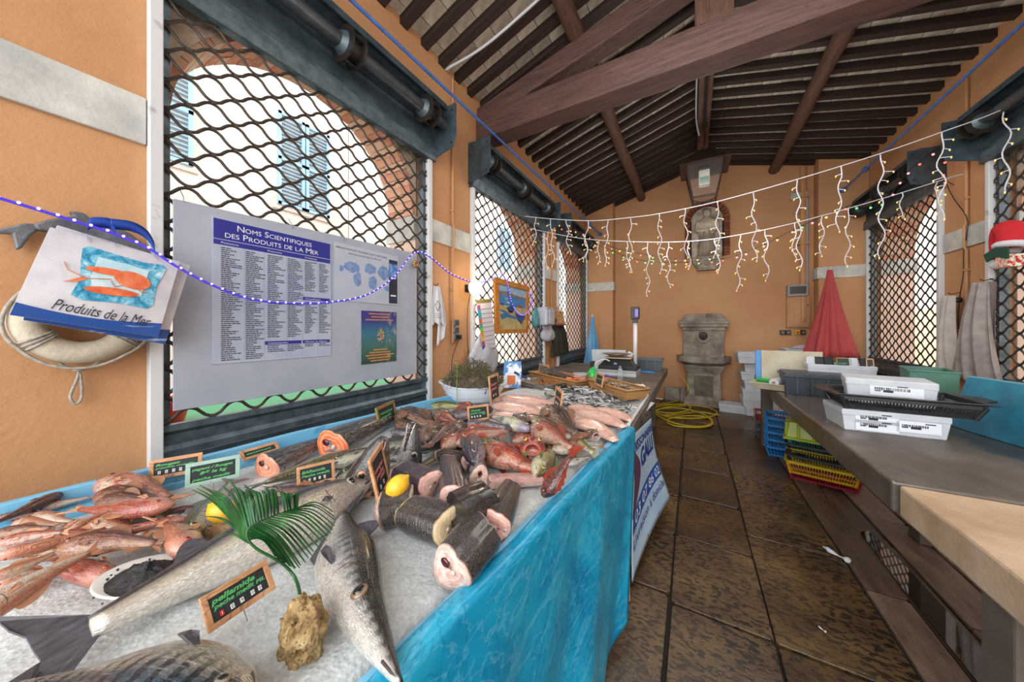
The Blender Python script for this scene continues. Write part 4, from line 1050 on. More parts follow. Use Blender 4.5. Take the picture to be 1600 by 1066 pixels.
chunk('fish_steak', 'slim pale curved fish piece behind the steaks', 'fish', (648, 736), (700, 704), .016, .02, bass, PINKF, .8, Z + .035, True, True, 0, SG)
# heads standing up in the ice
def fish_head(name, label, base, tip, z0, z1, rb, skin, iris, gape, eye_side=1, eye_r=.013):
    p = onz(base[0], base[1], z0); w = ray(tip[0], tip[1]); q = EYE + w * ((p - EYE).dot(Vector((-ST, CT, 0))) / w.dot(Vector((-ST, CT, 0))) * 0.99)
    d = q - p; L = d.length; t = thing(name, label, 'fish', p)
    rot = d.to_track_quat('Z', 'Y'); t.rotation_mode = 'QUATERNION'; t.rotation_quaternion = rot
    # local frame: z along the snout
    inv = rot.to_matrix().inverted(); view = inv @ (EYE - p).normalized(); view.z = 0; view.normalize(); side = Vector((0, 0, 1)).cross(view)
    def ring(f, r, off, sx=1.0, sy=1.0, n=16): return [Vector((0, 0, L * f)) + off + view * (r * sx * math.cos(2 * PI * j / n)) + side * (r * sy * math.sin(2 * PI * j / n)) for j in range(n)]
    m = MB(); prof = [(-.12, .98), (0, 1.0), (.25, .98), (.45, .88), (.62, .7), (.8, .5), (.93, .34), (1.0, .2)]
    uv = []; rs = []
    for f, r in prof: rs.append(ring(f, r * rb, Vector(), .8, 1.0))
    m.rings(rs); m.uv = [(i / 8 * .8 + .15, .5 + .5 * math.sin(2 * PI * j / 16) * eye_side) for i in range(8) for j in range(16)]
    m.build('head', skin, t, smooth='all')
    def on(f, q): 
        r = next(r0 + (r1 - r0) * (f - f0) / (f1 - f0) for (f0, r0), (f1, r1) in zip(prof, prof[1:]) if f0 <= f <= f1)
        return Vector((0, 0, L * f)) + view * (r * rb * .8 * math.cos(q)) + side * (r * rb * math.sin(q))
    n = 12; lo = [on(.5 + .5 * i / n, -.45 * eye_side - .1) for i in range(n + 1)]
    dark = M('dark_mouth_inside', '#3a2522', .3, spec=.6)
    m = MB(); w_ = rb * (.05 + .22 * gape); rs = []
    for i, p in enumerate(lo):
        k = .25 + .75 * i / n; rs.append([p + side * w_ * k * math.cos(q) + view * .0035 * math.sin(q) for q in (0, .8, 1.57, 2.35, 3.14, 4.7)])
    m.rings(rs); mo = m.build('mouth', dark, t, smooth='all')
    for sg in (-1, 1):
        MB().tube([p + side * sg * w_ * (.3 + .8 * i / n) + view * .002 for i, p in enumerate(lo)], rb * .055, 6).build('lip', skin, mo, smooth='all')
        for i in range(4, n, 2 if gape > .2 else 40): MB().tube([lo[i] + side * sg * w_ * .6 + view * .003, lo[i] + side * sg * w_ * .2 + view * .005], [.0016, .0004], 4).build('tooth', M('ivory_tooth', '#e4dcc8', .3), mo)
    c = Vector((0, 0, L * .42)) + view * rb * .62 + side * eye_side * rb * .28
    q2 = view.to_track_quat('Z', 'Y').to_euler()
    e = MB().ball(c, eye_r, 14, 8, (1, 1, .5), q2).build('eye', eyemat(iris), t, smooth='all')
    MB().ball(c + view * eye_r * .27, eye_r * .72, 12, 8, (1, 1, .42), q2).build('pupil', PUPIL, e, smooth='all')
    g = [Vector((0, 0, L * (.12 + .1 * math.cos(a * 1.1)))) + view * rb * .82 * math.cos(a * .9) + side * rb * 1.0 * math.sin(a * .9) for a in [-1.4 + .28 * i for i in range(11)]]
    MB().tube(g, .002, 4).build('gill_edge', M('gill_shade_head', '#4b4446', .4), t)
    return t
fish_head('hake_head', 'silver fish head standing upright with its long jaws open', (638, 738), (646, 660), Z, Z, .052, fishmat('silver_head_skin', '#d8dadb', '#a9aeb2', '#5a6066', mott='#7d8388', mscale=8, rough=.16, metal=.4), '#9a937e', .9, 1, .0145)
fish_head('conger_head', 'dark purple fish head standing upright with an orange-rimmed eye', (566, 768), (600, 684), Z, Z, .075, fishmat('dark_head_skin', '#8b7a74', '#564a4c', '#2c282c', mott='#3a3336', mscale=10, rough=.25), '#c48a5a', .1, -1, .016)
# ---- rockfish heap
red = fishmat('scorpionfish_skin', '#dc9a80', '#c14a30', '#8f2a1c', mott='#6d1a12', mscale=9, mlo=.48, mhi=.62, mamt=.75, rough=.18, scales=60)
redP = fishmat('pale_red_rockfish_skin', '#dab39c', '#b8614a', '#853024', mott='#8f2a20', mscale=7, mamt=.6, rough=.2)
darkred = fishmat('dark_red_scorpionfish_skin', '#8f3a28', '#64201a', '#38130f', mott='#a33a26', mscale=14, mlo=.5, mhi=.62, mamt=.7, rough=.22, scales=40)
brown = fishmat('brown_rockfish_skin', '#8d6c56', '#56392c', '#2c1c18', mott='#1f1412', mscale=9, mamt=.6, rough=.2)
pinkbr = fishmat('pinkish_rockfish_skin', '#c09a86', '#86594a', '#56362d', mott='#c9ae9c', mscale=9, mlo=.58, mhi=.7, mamt=.6, rough=.18)
green = fishmat('green_wrasse_skin', '#c9cf8d', '#6f8a35', '#26401f', mott='#1f3320', mscale=6, mamt=.6, rough=.15, msc=(.4, 2, 1))
purple = fishmat('purple_wrasse_skin', '#a396a0', '#5d5163', '#2f2b38', mott='#443a5a', mscale=7, mamt=.6, rough=.15)
multi = fishmat('yellow_blue_wrasse_skin', '#dfe0c4', '#b9ab4a', '#6e7334', mott='#35507c', mscale=7, mlo=.5, mhi=.6, mamt=.75, head='#7d6d92', rough=.15, msc=(.6, 1.6, 1))
wee = fishmat('weever_skin', '#e6ddcb', '#a9977a', '#5f4c37', lines='#4a3b2b', rough=.2, scales=90)
gurn = fishmat('gurnard_skin', '#e0d2bc', '#a58f66', '#6b5b3a', mott='#3b2f22', mscale=10, mamt=.5, rough=.2)
yel = fishmat('yellow_green_skin', '#e3dfc0', '#b4aa5a', '#5c5a2c', spots='#3d3a1e', sscale=40, rough=.18)
FRED = finmat('red_fin', '#a5452f', '#7d291c'); FDRED = finmat('dark_red_fin', '#6d1f16', '#94361f'); FGREEN = finmat('green_fin', '#5d7a35', '#39592b')
def rk(body, fm, iris, prof=P_ROCK, **k): return fish_proto('rockfish', 'x', 'fish', prof, body, fm, iris, **k)
S1 = dict(dorsal=((.25, .62, .075, 1),), tail=(.09, 0), pect=(.28, .16, .1))
p_red = rk(red, FRED, '#d8a03c', **S1); p_redP = rk(redP, FRED, '#c99a4a', **S1); p_dred = rk(darkred, FDRED, '#b5802f', dorsal=((.2, .7, .11, 1),), tail=(.1, 0), pect=(.3, .16, .11))
p_brn = rk(brown, FBROWN, '#a8803c', **S1); p_pbr = rk(pinkbr, FBROWN, '#b08d5a', **S1)
W1 = dict(prof=P_WRASSE, dorsal=((.25, .75, .04, 0),), tail=(.07, 0))
p_grn = rk(green, FGREEN, '#b9a04a', **W1); p_pur = rk(purple, FDARK, '#8d7a9a', **W1); p_mul = rk(multi, finmat('blue_yellow_fin', '#4a6a9a', '#b5a84a'), '#c0a050', **W1)
p_wee = rk(wee, FBROWN, '#8d8050', prof=P_LONG, tail=(.05, .2), dorsal=((.3, .8, .03, 1),)); p_gur = rk(gurn, FBROWN, '#9a8a55', prof=[(0, .03, .03, .03), (.1, .075, .07, .065), (.25, .09, .085, .075), (.5, .05, .05, .045), (.8, .025, .025, .02), (1, .015, .015, .012)], tail=(.05, .2)); p_yel = rk(yel, FGREEN, '#b0a050', **W1)
RG = 'mixed rockfish heap'
rocks = [(p_red, (752, 702), (866, 742), .055, 1, .35, 'large orange red scorpionfish in front of the rockfish heap', 1.2),
 (p_dred, (848, 776), (898, 704), .05, -1, .1, 'dark red spiny scorpionfish hanging at the blue cloth edge', 1.3, .19),
 (p_redP, (832, 666), (905, 706), .085, 1, .3, 'red and pale rockfish right of the red gaping head', 1.15),
 (p_brn, (850, 642), (910, 686), .085, 1, .4, 'glossy red-brown rockfish beside the pale fillets', 1.1),
 (p_wee, (810, 652), (908, 690), .08, 1, .5, 'long pale weever between two red rockfish', 1.5),
 (p_mul, (827, 672), (764, 648), .095, -1, .2, 'yellow and blue wrasse with its purple mouth open', 1.25),
 (p_grn, (750, 690), (822, 714), .08, 1, .5, 'bright green wrasse just above the large orange scorpionfish', 1.0),
 (p_pur, (726, 664), (800, 668), .095, 1, .4, 'purple black wrasse beneath the tall price slate', 1.3),
 (p_pur, (742, 724), (740, 668), .085, 1, .4, 'purple fish curled with a bright eye left of orange scorpionfish', 1.1),
 (p_redP, (690, 698), (745, 672), .075, 1, .3, 'small bright red rockfish left of the purple curled fish', 1.2),
 (p_redP, (712, 692), (806, 668), .08, 1, .6, 'mottled red rockfish in the middle of the heap', 1.1),
 (p_pbr, (722, 664), (664, 700), .08, 1, .2, 'pinkish brown rockfish with a spread fin', 1.3),
 (p_brn, (668, 688), (688, 654), .075, -1, .3, 'brown rockfish head beside the upright hake head', 1.25),
 (p_brn, (620, 648), (694, 668), .06, 1, .4, 'brown rockfish near the green edged slate', 1.25),
 (p_brn, (618, 662), (668, 674), .04, 1, .5, 'small brown rockfish under the one near green edged slate', 1.3),
 (p_pur, (610, 674), (660, 680), .035, 1, .6, 'small black wrasse behind the upright hake head', 1.0),
 (p_redP, (688, 652), (714, 660), .075, -1, .2, 'orange brown rockfish curled in the heap', 2.0),
 (p_red, (736, 634), (698, 648), .075, 1, .3, 'bright orange rockfish at the back by the white bowl', 1.5),
 (p_grn, (672, 634), (728, 634), .05, 1, .7, 'black green wrasse at the back by the blue board', 1.2),
 (p_brn, (706, 658), (660, 640), .06, -1, .5, 'dark brown rockfish in the back row of the heap', 1.4),
 (p_pur, (700, 650), (752, 646), .07, 1, .6, 'dark fish lying just left of the tall price slate', 1.4),
 (p_brn, (770, 640), (710, 648), .07, 1, .9, 'brown fish behind the tall price slate', 1.2),
 (p_pur, (765, 652), (690, 672), .06, 1, .9, None, 1.2), (p_brn, (780, 690), (720, 680), .05, 1, .5, None, 1.2), (p_redP, (800, 690), (860, 676), .05, 1, .5, None, 1.1), (p_pbr, (800, 704), (744, 700), .05, 1, .5, None, 1.2),
 (p_pur, (800, 654), (858, 690), .06, 1, .8, 'dark brown fish behind the wrasse with open mouth', 1.3),
 (p_yel, (838, 742), (866, 700), .055, -1, .3, 'pale spotted fish between red head and dark scorpionfish', 1.5),
 (p_gur, (862, 702), (948, 698), .065, 1, .6, 'brown gurnard with its thin tail over the blue cloth edge', 1.2),
 (p_mul, (884, 680), (934, 712), .06, 1, .6, 'yellow and black fish under the small monkfish head', 1.0),
 (p_yel, (870, 690), (800, 700), .04, 1, .4, None, 1.3), (p_yel, (820, 696), (770, 716), .06, 1, .6, 'grey spotted fish between green wrasse and red gaping head', 1.4),
 (p_wee, (900, 712), (838, 700), .035, 1, .4, None, 1.4), (p_bog, (886, 726), (925, 712), .03, 1, .3, 'small silver fish at the cloth edge behind dark scorpionfish', 1.2), (p_bog, (775, 756), (856, 742), .02, 1, .3, 'slim pale fish under the tail of orange scorpionfish', .8)]
for pr, h, t, dz, up, roll, lb, w, *r_ in rocks:
    lay(pr, h, t, Z + dz, up, roll, lb or 'rockfish partly buried in the mixed heap', RG, tz=(Z + r_[0] if r_ else None), wide=w)
# gaping red head and the brown monkfish head: round heads with an open mouth
def gaping(name, label, c, z, r, skin, yaw, inner, spiny=True):
    p = onz(c[0], c[1], z); t = thing(name, label, 'fish', p, (R(-12), 0, yaw), RG)
    m = MB(); rs = []; n = 18
    prof = [(-1.3, .25), (-1.1, .6), (-.7, .92), (-.2, 1.05), (.25, .98), (.55, .78), (.72, .66), (.66, .56), (.35, .42), (.1, .2)]
    for k, (f, q) in enumerate(prof):
        rs.append([(r * q * math.cos(2 * PI * j / n) * 1.0, -r * f * 0.9, r * q * math.sin(2 * PI * j / n) * (.9 if math.sin(2 * PI * j / n) > 0 else .6) + r * .1 * (1 + .15 * math.sin(5 * j))) for j in range(n)])
    m.rings(rs); m.uv = [(k / 10, .5 + .5 * math.sin(2 * PI * j / n)) for k in range(10) for j in range(n)]
    m.build('head', skin, t, smooth='all')
    q = MB(); q.tube([(r * .6 * math.cos(a), -r * .64, r * .1 + r * .56 * math.sin(a) * (.9 if math.sin(a) > 0 else .65)) for a in [2 * PI * i / 20 for i in range(20)]], r * .07, 6, closed=True); q.build('lip', inner, t, smooth='all')
    for sg in (-1, 1):
        e = MB().ball((sg * r * .55, -r * .15, r * .85), r * .17, 10, 6).build('eye', eyemat('#c99a3c'), t, smooth='all'); MB().ball((sg * r * .62, -r * .22, r * .93), r * .1, 8, 5).build('pupil', PUPIL, e, smooth='all')
        MB().prism3([(sg * r * .95, r * .2, 0), (sg * r * 1.5, r * .7, r * .25), (sg * r * 1.45, r * 1.1, 0), (sg * r * .9, r * .8, -.1 * r)], (0, 0, .003)).build('pectoral_fin', FRED, t)
    if spiny:
        for k in range(6):
            y = -r * .2 + k * r * .24; MB().rings([[(.004 * math.cos(a), y + .006 * math.sin(a), r * .8) for a in (0, 2, 4)], [(.0006 * math.cos(a), y + r * .2 + .0006 * math.sin(a), r * 1.35) for a in (0, 2, 4)]]).build('spine', FRED, t)
    return t
gaping('scorpionfish_head', 'crimson scorpionfish with its round mouth gaping at the viewer', (832, 704), Z + .085, .052, red, R(25), M('crimson_lip', '#8f3526', .25, var='#b35a45', scale=30))
gaping('monkfish', 'small brown monkfish head by the pale fillets near the cloth edge', (926, 684), Z + .055, .04, fishmat('monkfish_skin', '#dccbc0', '#8d6450', '#5a382c', mott='#3d2620', mscale=12), R(60), M('pale_lip', '#c9a899', .3), False)
# ---- monkfish fillets
fil = NT('raw_fillet'); co = fil.coord('Object', (1, 1, 1))
_w = fil.ramp(fil.wave(fil.coord('UV', (1, 1, 1)), 9, 3.0, 1.5, 'X'), [(.45, 0.0), (.75, .4)])
_c = fil.ramp(fil.noise(co, 14, 4, .6), [(.3, '#dfb9a9'), (.55, '#d3a08f'), (.75, '#bf8070')]); _c = fil.mix(_c, '#f5e9e2', _w); _c = fil.mix(_c, '#b5705f', fil.ramp(fil.noise(fil.coord('UV', (2, 7, 1)), 3.0, 4, .6), [(.52, 0.0), (.66, .6)]))
fil.set(base=_c, rough=.2, spec=.6, sss=.15, coat=.4); fil.bump(fil.noise(co, 60, 4, .6), .2, .004); FIL = fil.mat
FEDGE = M('orange_fillet_edge', '#e08a62', .3, var='#d9a48e', scale=30)
def fillet(a, b, w, h, z, label, bend=.1):
    p = onz(a[0], a[1], z); q = onz(b[0], b[1], z); d = q - p; L = d.length
    t = thing('monkfish_fillet', label, 'fillet', (p + q) / 2, (0, 0, math.atan2(d.y, d.x)), 'pale pink fillets in the middle of stall')
    w *= 1.5; h *= 1.15; m = MB(); rs = []; uv = []; n = 16; nr = 16
    for i in range(n + 1):
        f = i / n; k = (abs(math.sin(PI * min(1, .12 + f * .83))) ** .55) * (1 - .45 * f); by = bend * L * math.sin(f * 3)
        rs.append([(-L / 2 + L * f, by + w * k * math.cos(2 * PI * j / nr), h * k * max(-.35, math.sin(2 * PI * j / nr)) * (1 + .1 * math.sin(7 * f + j))) for j in range(nr)]); uv += [(f, j / nr) for j in range(nr)]
    m.rings(rs); m.uv = uv; m.build('flesh', FIL, t, smooth='all')
    e = [(-L / 2 + L * f, bend * L * math.sin(f * 3) + w * (abs(math.sin(PI * min(1, .12 + f * .83))) ** .55) * (1 - .45 * f) * 1.0, .002) for f in [i / 12 for i in range(1, 13)]]
    MB().tube(e, .004, 5).build('membrane', FEDGE, t, smooth='all'); return t
for a, b, w, h, dz, lb in (((790, 622), (884, 646), .075, .045, .03, 'pale pink fillet at the back of the fillets, under the far slates'), ((778, 634), (862, 664), .07, .05, .05, 'long ribbed pink fillet, first behind the rockfish'), ((772, 650), (846, 670), .045, .04, .05, 'pink fillet with a dark red cut end near the tall slate'), ((842, 636), (872, 660), .07, .035, .05, 'short fillet with a bright orange edge'), ((905, 645), (975, 668), .06, .04, .03, 'pale fillet next to the white tray edge'), ((895, 636), (940, 652), .06, .035, .035, 'fillet below the heap of silver sardines'), ((872, 650), (960, 690), .065, .04, .03, 'broad pale fillet behind the monkfish head'), ((902, 662), (944, 672), .05, .04, .05, 'rosy folded fillet above the monkfish head'), ((935, 640), (985, 658), .05, .03, .03, 'fillet at the corner of the white tray')):
    fillet(a, b, w, h, Z + dz, lb)
# ---- sardines: a loose heap, each one a fish
sard = fishmat('sardine_skin', '#f0f2f2', '#cfd5d8', '#2c3a42', rough=.14, metal=.2, fineamt=.3, scales=100, mott='#39474f', mscale=10, mamt=.3)
sme = []
for bn_ in (0.05, -0.06, 0.0):
    m = MB(); rs = []; uv = []; nr = 8; seg = 10
    for i in range(seg + 1):
        t_ = i / seg; u_, d_, th = interp(P_SARD, t_); x = -.5 + .86 * t_; by = bn_ * math.sin(t_ * 3)
        rs.append([(x, by + (u_ if math.cos(2 * PI * j / nr) > 0 else d_) * math.cos(2 * PI * j / nr), th * math.sin(2 * PI * j / nr)) for j in range(nr)]); uv += [(t_, .5 + .5 * math.cos(2 * PI * j / nr)) for j in range(nr)]
    m.rings(rs)
    b0 = len(m.v); m.prism3([(.35, .02, -.004), (.5, .075, 0), (.44, 0, 0), (.5, -.075, 0), (.35, -.02, -.004)], (0, 0, .006)); uv += [(.9, .9)] * (len(m.v) - b0)
    for sg in (1, -1):
        b0 = len(m.v); m.ball((-.42, .012, sg * .036), .016, 6, 4, (1, 1, .4)); uv += [(.1, .97)] * (len(m.v) - b0)
    m.uv = uv; sme.append(m.mesh('sardine', sard, 'all'))
rs_ = random.Random(5)
poly = [(846, 612), (872, 600), (935, 606), (985, 632), (994, 640), (978, 650), (930, 640), (892, 636), (862, 626)]
def inside(x, y):
    c = False
    for i in range(len(poly)):
        (x1, y1), (x2, y2) = poly[i - 1], poly[i]
        if (y1 > y) != (y2 > y) and x < (x2 - x1) * (y - y1) / (y2 - y1) + x1: c = not c
    return c
n = 0
while n < 175:
    u, v = rs_.uniform(840, 996), rs_.uniform(598, 652)
    if not inside(u, v): continue
    hgt = .012 + .045 * rs_.random() * min(1, n / 60)
    p = onz(u, v, Z + hgt); L = rs_.uniform(.1, .135)
    o = put('sardine', sme[n % 3], None, loc=p, rot=(rs_.choice((0, PI)) + rs_.uniform(-.6, .6), rs_.uniform(-.2, .2), rs_.gauss(R(-50), .75) + (PI if rs_.random() < .4 else 0)), scale=(L, L * 1.15, L * 1.15))
    tag(o, 'small silver sardine in the heap beside the wicker shrimp basket', 'fish', 'sardines in the silver heap'); n += 1
for pr in PROTOS:
    def kill(nd):
        o, ch = nd
        for k in ch: kill(k)
        bpy.data.objects.remove(o)
    kill(TREE[pr.name])
for nm in list(bpy.data.objects):
    if nm.get('label') == 'x': print('unused proto', nm.name)
# ------------------------------------------------------------------ on the stall: slates, lemons, palm, dish, bowl, baskets
SLATE = M('slate_black', '#1b2126', 0.55, var='#252d33', scale=30); SLWOOD = wood('slate_frame_wood', '#c8946a', '#b07c52', '#d9ab82', (6, 6, 6), .55, .2)
SLGREEN = M('pale_green_frame', '#a9c9b4', 0.4, var='#8fb0b0', scale=8); SLRED = M('red_green_frame', '#b5472c', .5, var='#3f8a45', scale=14)
CHALK_G = glow('green_chalk', '#58b86a', 0.0); CHALK_P = glow('pink_chalk', '#e58a86', 0.0); TAGW = M('white_number_tag', '#eef0ee', .4); TAGR = M('red_number_tag', '#d8323a', .4); INK = M('black_ink', '#15161a', .5)
STEEL = M('bright_steel', '#b9bcc0', 0.25, 0.9); RIVET = M('aged_rivet', '#a49a84', .4, .5)
def slate(bl, br, ratio, lines, label, z=ZI + .03, lean=20, frame=None, chalk=None, price=None, fw=.09, post=True, z2=None):
    p, q = onz(bl[0], bl[1], z), onz(br[0], br[1], z if z2 is None else z2); d = q - p; Wd = d.length; Ht = Wd * ratio; n = Vector((d.y, -d.x, 0)).normalized()
    if n.dot(EYE - p) < 0: n = -n
    ex = d.normalized(); ey = (Vector((0, 0, 1)) - ex * ex.z).normalized(); ey = (ey * math.cos(R(lean)) - n * math.sin(R(lean))).normalized(); ez = ex.cross(ey)
    t = thing('price_slate', label, 'price sign', p, (0, 0, 0), 'chalk price slates on the stall'); t.rotation_mode = 'XYZ'
    t.rotation_euler = Matrix((ex, ey, ez)).transposed().to_euler()
    f = Wd * fw; th = Wd * .05
    MB().bb(f * .6, Wd - f * .6, f * .6, Ht - f * .6, 0, th * .55).build('board', SLATE, t)
    for q in ((0, Wd, 0, f, 1), (0, Wd, Ht - f, Ht, 1), (0, f, f, Ht - f, .95), (Wd - f, Wd, f, Ht - f, .95)):
        MB().bb(q[0], q[1], q[2], q[3], -th * .2, th * q[4]).build('frame_bar', frame or SLWOOD, t, bevel=th * .2)
    gr = MB(); k = 12
    for i in range(1, k): x = f + (Wd - 2 * f) * i / k; gr.bb(x - Wd * .0008, x + Wd * .0008, f, Ht - f, th * .55, th * .56)
    for i in range(1, 7): y = f + (Ht - 2 * f) * i / 7; gr.bb(f, Wd - f, y - Wd * .0008, y + Wd * .0008, th * .55, th * .56)
    gr.build('printed_grid', M('slate_grid_line', '#47525a', .6), t, kind='stuff')
    for (s, x, y, hh, w) in lines:
        me = text_mesh(s, 1.0, chalk or CHALK_G, shear=.25, depth=0.0, bold=.03); xs = [v.co.x for v in me.vertices]; W0 = max(xs) - min(xs); kx = (Wd - 2 * f) * w / W0; x0 = min(xs)
        for v in me.vertices: v.co = Vector((f + (Wd - 2 * f) * x + (v.co.x - x0) * kx, f + (Ht - 2 * f) * y + v.co.y * (Ht - 2 * f) * hh * 1.3, th * .62))
        put('lettering', me, t)
    if price:
        for i, (ch, x, y) in enumerate(price):
            w = Wd * .052; cx, cy = f + (Wd - 2 * f) * x, f + (Ht - 2 * f) * y
            red_ = ch == '!'
            tg = MB().bb(cx - w / 2, cx + w / 2, cy - w * .75, cy + w * .75, th * .55, th * .8).build('number_tag', TAGR if red_ else TAGW, t)
            if ch == ',': continue
            me = text_mesh('1' if red_ else ch, w * 1.5, TAGW if red_ else INK, depth=0.0, align='CENTER')
            for v in me.vertices: v.co += Vector((cx, cy - w * .5, th * .83))
            put('number', me, tg)
    if post:
        MB().tube([(Wd * .5, f, -th * .3), (Wd * .5, -Ht * .35, -th * .3)], Wd * .008, 6).build('steel_pin', STEEL, t)
        MB().bb(Wd * .44, Wd * .46, f * .2, f * .6, th, th * 1.15).build('staple', STEEL, t)
    return t
PR = lambda s: [(c, .12 + .16 * i, .22) for i, c in enumerate(s)]
slate((325, 992), (430, 920), .56, [('pellamide', .03, .70, .24, .78), ('peche medit', .05, .47, .2, .72), ('FIL', .80, .46, .16, .18)], 'large chalk slate reading pellamide, nearest to the viewer', ZI + .045, 35, price=[('!', .15, .2), ('0', .33, .2), ('9', .5, .2), ('0', .7, .22), ('0', .84, .22)])
slate((289, 764), (375, 745), .56, [('pageot / Rouget', .02, .72, .16, .92), ('8\u20ac le kg', .2, .42, .2, .6), ('peche medit', .03, .08, .18, .85)], 'pale green framed chalk slate pricing pageot at the back', ZI + .03, 12, frame=SLGREEN)
slate((232, 752), (316, 736), .5, [('Rouget', .03, .72, .18, .55), ('peche medit', .02, .5, .15, .9)], 'wooden framed chalk slate reading Rouget behind the green framed one', ZI + .03, 12, price=PR('2039'))
slate((379, 722), (438, 704), .35, [('saumon', .05, .45, .35, .8)], 'low slate lying by the rear board behind the small salmon piece', ZI + .02, 50)
slate((464, 766), (524, 750), .62, [('BARacuda', .04, .68, .18, .75), ('Peche medit', .04, .44, .16, .9)], 'chalk slate reading Baracuda in the middle of the stall', ZI + .03, 20, price=PR('!0600'))
slate((590, 790), (607, 752), .9, [('conger', .1, .62, .12, .8), ('peche', .1, .44, .12, .7), ('FRE', .4, .3, .1, .5)], 'narrow slate with pink chalk beside the right lemon', ZI + .06, 12, chalk=CHALK_P, price=[('1', .3, .15), ('4', .6, .15)])
slate((592, 672), (620, 656), .62, [('rascasse', .08, .62, .18, .8), ('medit', .08, .35, .18, .7)], 'green and red edged slate by the rear board near brown rockfish', ZI + .03, 12, frame=SLRED)
slate((731, 660), (764, 655), .66, [('Dorade', .08, .68, .18, .55), ('peche medit', .04, .45, .16, .85), ('FC', .72, .3, .14, .2)], 'tall slate in the rockfish heap', ZI + .085, 10, price=PR('1290'))
slate((766, 631), (780, 622), 1.0, [('lotte', .1, .62, .14, .8), ('peche', .1, .42, .14, .7)], 'narrow slate with pink chalk between white bowl and fillets', ZI + .05, 5, chalk=CHALK_P, price=[('2', .3, .18), ('5', .6, .18)])
slate((781, 600), (796, 600), .85, [('gambas', .1, .6, .2, .8)], 'small slate standing on ice behind the white bowl', ZI + .02, 5, price=[('1', .3, .2), ('9', .6, .2)])
slate((866, 634), (876, 646), .7, [('sardine', .1, .5, .2, .8)], 'tilted slate with pink chalk between fillets and silver sardines', ZI + .06, 8, chalk=CHALK_P, price=[('1', .3, .2), ('2', .6, .2)])
# ---- lemons
lem = NT('lemon_skin'); lc = lem.coord('Object'); lem.set(base=lem.mix(lem.ramp(lem.noise(lc, 30, 3), [(.3, '#e0a81c'), (.7, '#edc23a')]), '#6f6a2a', lem.ramp(lem.voro(lc, 28), [(.06, .6), (.12, .0)])), rough=.35, spec=.5); lem.bump(lem.noise(lc, 160, 2), .25, .002)
def lemon(u, v, z, r, rot, label):
    t = thing('lemon', label, 'lemon', onz(u, v, z), rot, 'lemons on the stall'); n = 16
    prof = [(-1.18, .05), (-1.1, .16), (-.98, .34), (-.75, .7), (-.4, .93), (0, 1), (.4, .93), (.75, .7), (.98, .36), (1.08, .2), (1.2, .12)]
    MB().rings([[(r * f, r * q * .86 * math.cos(2 * PI * j / n), r * q * .86 * math.sin(2 * PI * j / n)) for j in range(n)] for f, q in prof]).build('peel', lem.mat, t, smooth='all')
    MB().tube([(r * 1.17, 0, 0), (r * 1.22, 0, 0)], r * .09, 8).build('stem_scar', M('lemon_stem', '#6f6a35', .7), t); return t
lemon(347, 799, ZI + .07, .036, (1.2, .5, .6), 'yellow lemon lying against the silver fish, left of the palm leaf')
lemon(621, 760, ZI + .105, .036, (1.3, -.6, 1.2), 'yellow lemon on the thick steaks beside the narrow pink chalk slate')
# ---- dish of dark sea salt
dp = onz(234, 914, ZI + .03); dt = thing('oval_dish', 'white oval dish filled with dark crumbly paste, by the mullet heap', 'dish', dp, (0, 0, R(28)))
MB().lathe([(.055, 0), (.075, .004), (.1, .02), (.104, .022), (.1, .026), (.072, .010), (.001, .008)], n=32, sx=1, sy=.62).build('dish', M('white_glazed_dish', '#d9d5cf', .25), dt, smooth='all')
m = MB(); nn = 40; rr = random.Random(3)
m.grid(lambda u, v: (.084 * u * math.cos(2 * PI * v), .052 * u * math.sin(2 * PI * v), .012 + .034 * (1 - u) ** .7 * (1 - .2 * math.cos(2 * PI * v)) + .006 * noise.noise(Vector((u * 9 * math.cos(2 * PI * v), u * 9 * math.sin(2 * PI * v), 2)))), 14, nn)
pt = M('black_olive_paste', '#1c1c20', .5, var='#4a4643', scale=60, lo=.55, hi=.75, bump=.9, bscale=160, bdist=.006)
m.build('paste', pt, dt, smooth='all', kind='stuff')
cr = MB()
for k in range(60): a = rr.uniform(0, 6.28); q = rr.uniform(.3, 1.25); cr.ball((.088 * q * math.cos(a), .054 * q * math.sin(a), .024 if q < 1 else .012), rr.uniform(.001, .003), 5, 4)
cr.build('crumbs', pt, dt, kind='stuff')
# ---- porous rock with the plastic palm leaf in it
rp = onz(474, 985, ZI + .045); rt = thing('porous_rock', 'pale brown porous rock standing on the ice with a palm leaf in it', 'rock', rp)
m = bmesh.new(); bmesh.ops.create_icosphere(m, subdivisions=5, radius=.045)
holes = [(Vector((-.2, -.8, .5)).normalized(), .30), (Vector((.35, -.8, .45)).normalized(), .25), (Vector((.1, -.95, -.3)).normalized(), .22), (Vector((-.5, -.7, -.1)).normalized(), .2), (Vector((.7, -.6, -.2)).normalized(), .22), (Vector((.2, -.7, .9)).normalized(), .22), (Vector((-.7, -.5, .55)).normalized(), .2)]
for vtx in m.verts:
    d = vtx.co.normalized(); k = 1 + .28 * noise.noise(d * 2.2 + Vector((3, 1, 2))) + .13 * noise.noise(d * 6) + .07 * abs(noise.noise(d * 14)) + .05 * noise.noise(d * 30)
    for hd, hr in holes:
        a = d.angle(hd)
        if a < hr: k -= .5 * (1 - (a / hr) ** 2)
    vtx.co = Vector((d.x * .98, d.y * .75, d.z * 1.22)) * .045 * k
me = bpy.data.meshes.new('rock'); m.to_mesh(me); m.free(); me.polygons.foreach_set('use_smooth', [True] * len(me.polygons))
rk_ = NT('porous_stone'); co = rk_.coord('Object'); n1 = rk_.noise(co, 40, 6, .7); c = rk_.ramp(n1, [(.3, '#5a4630'), (.46, '#8d7349'), (.6, '#ad9468'), (.78, '#c9bb98')])
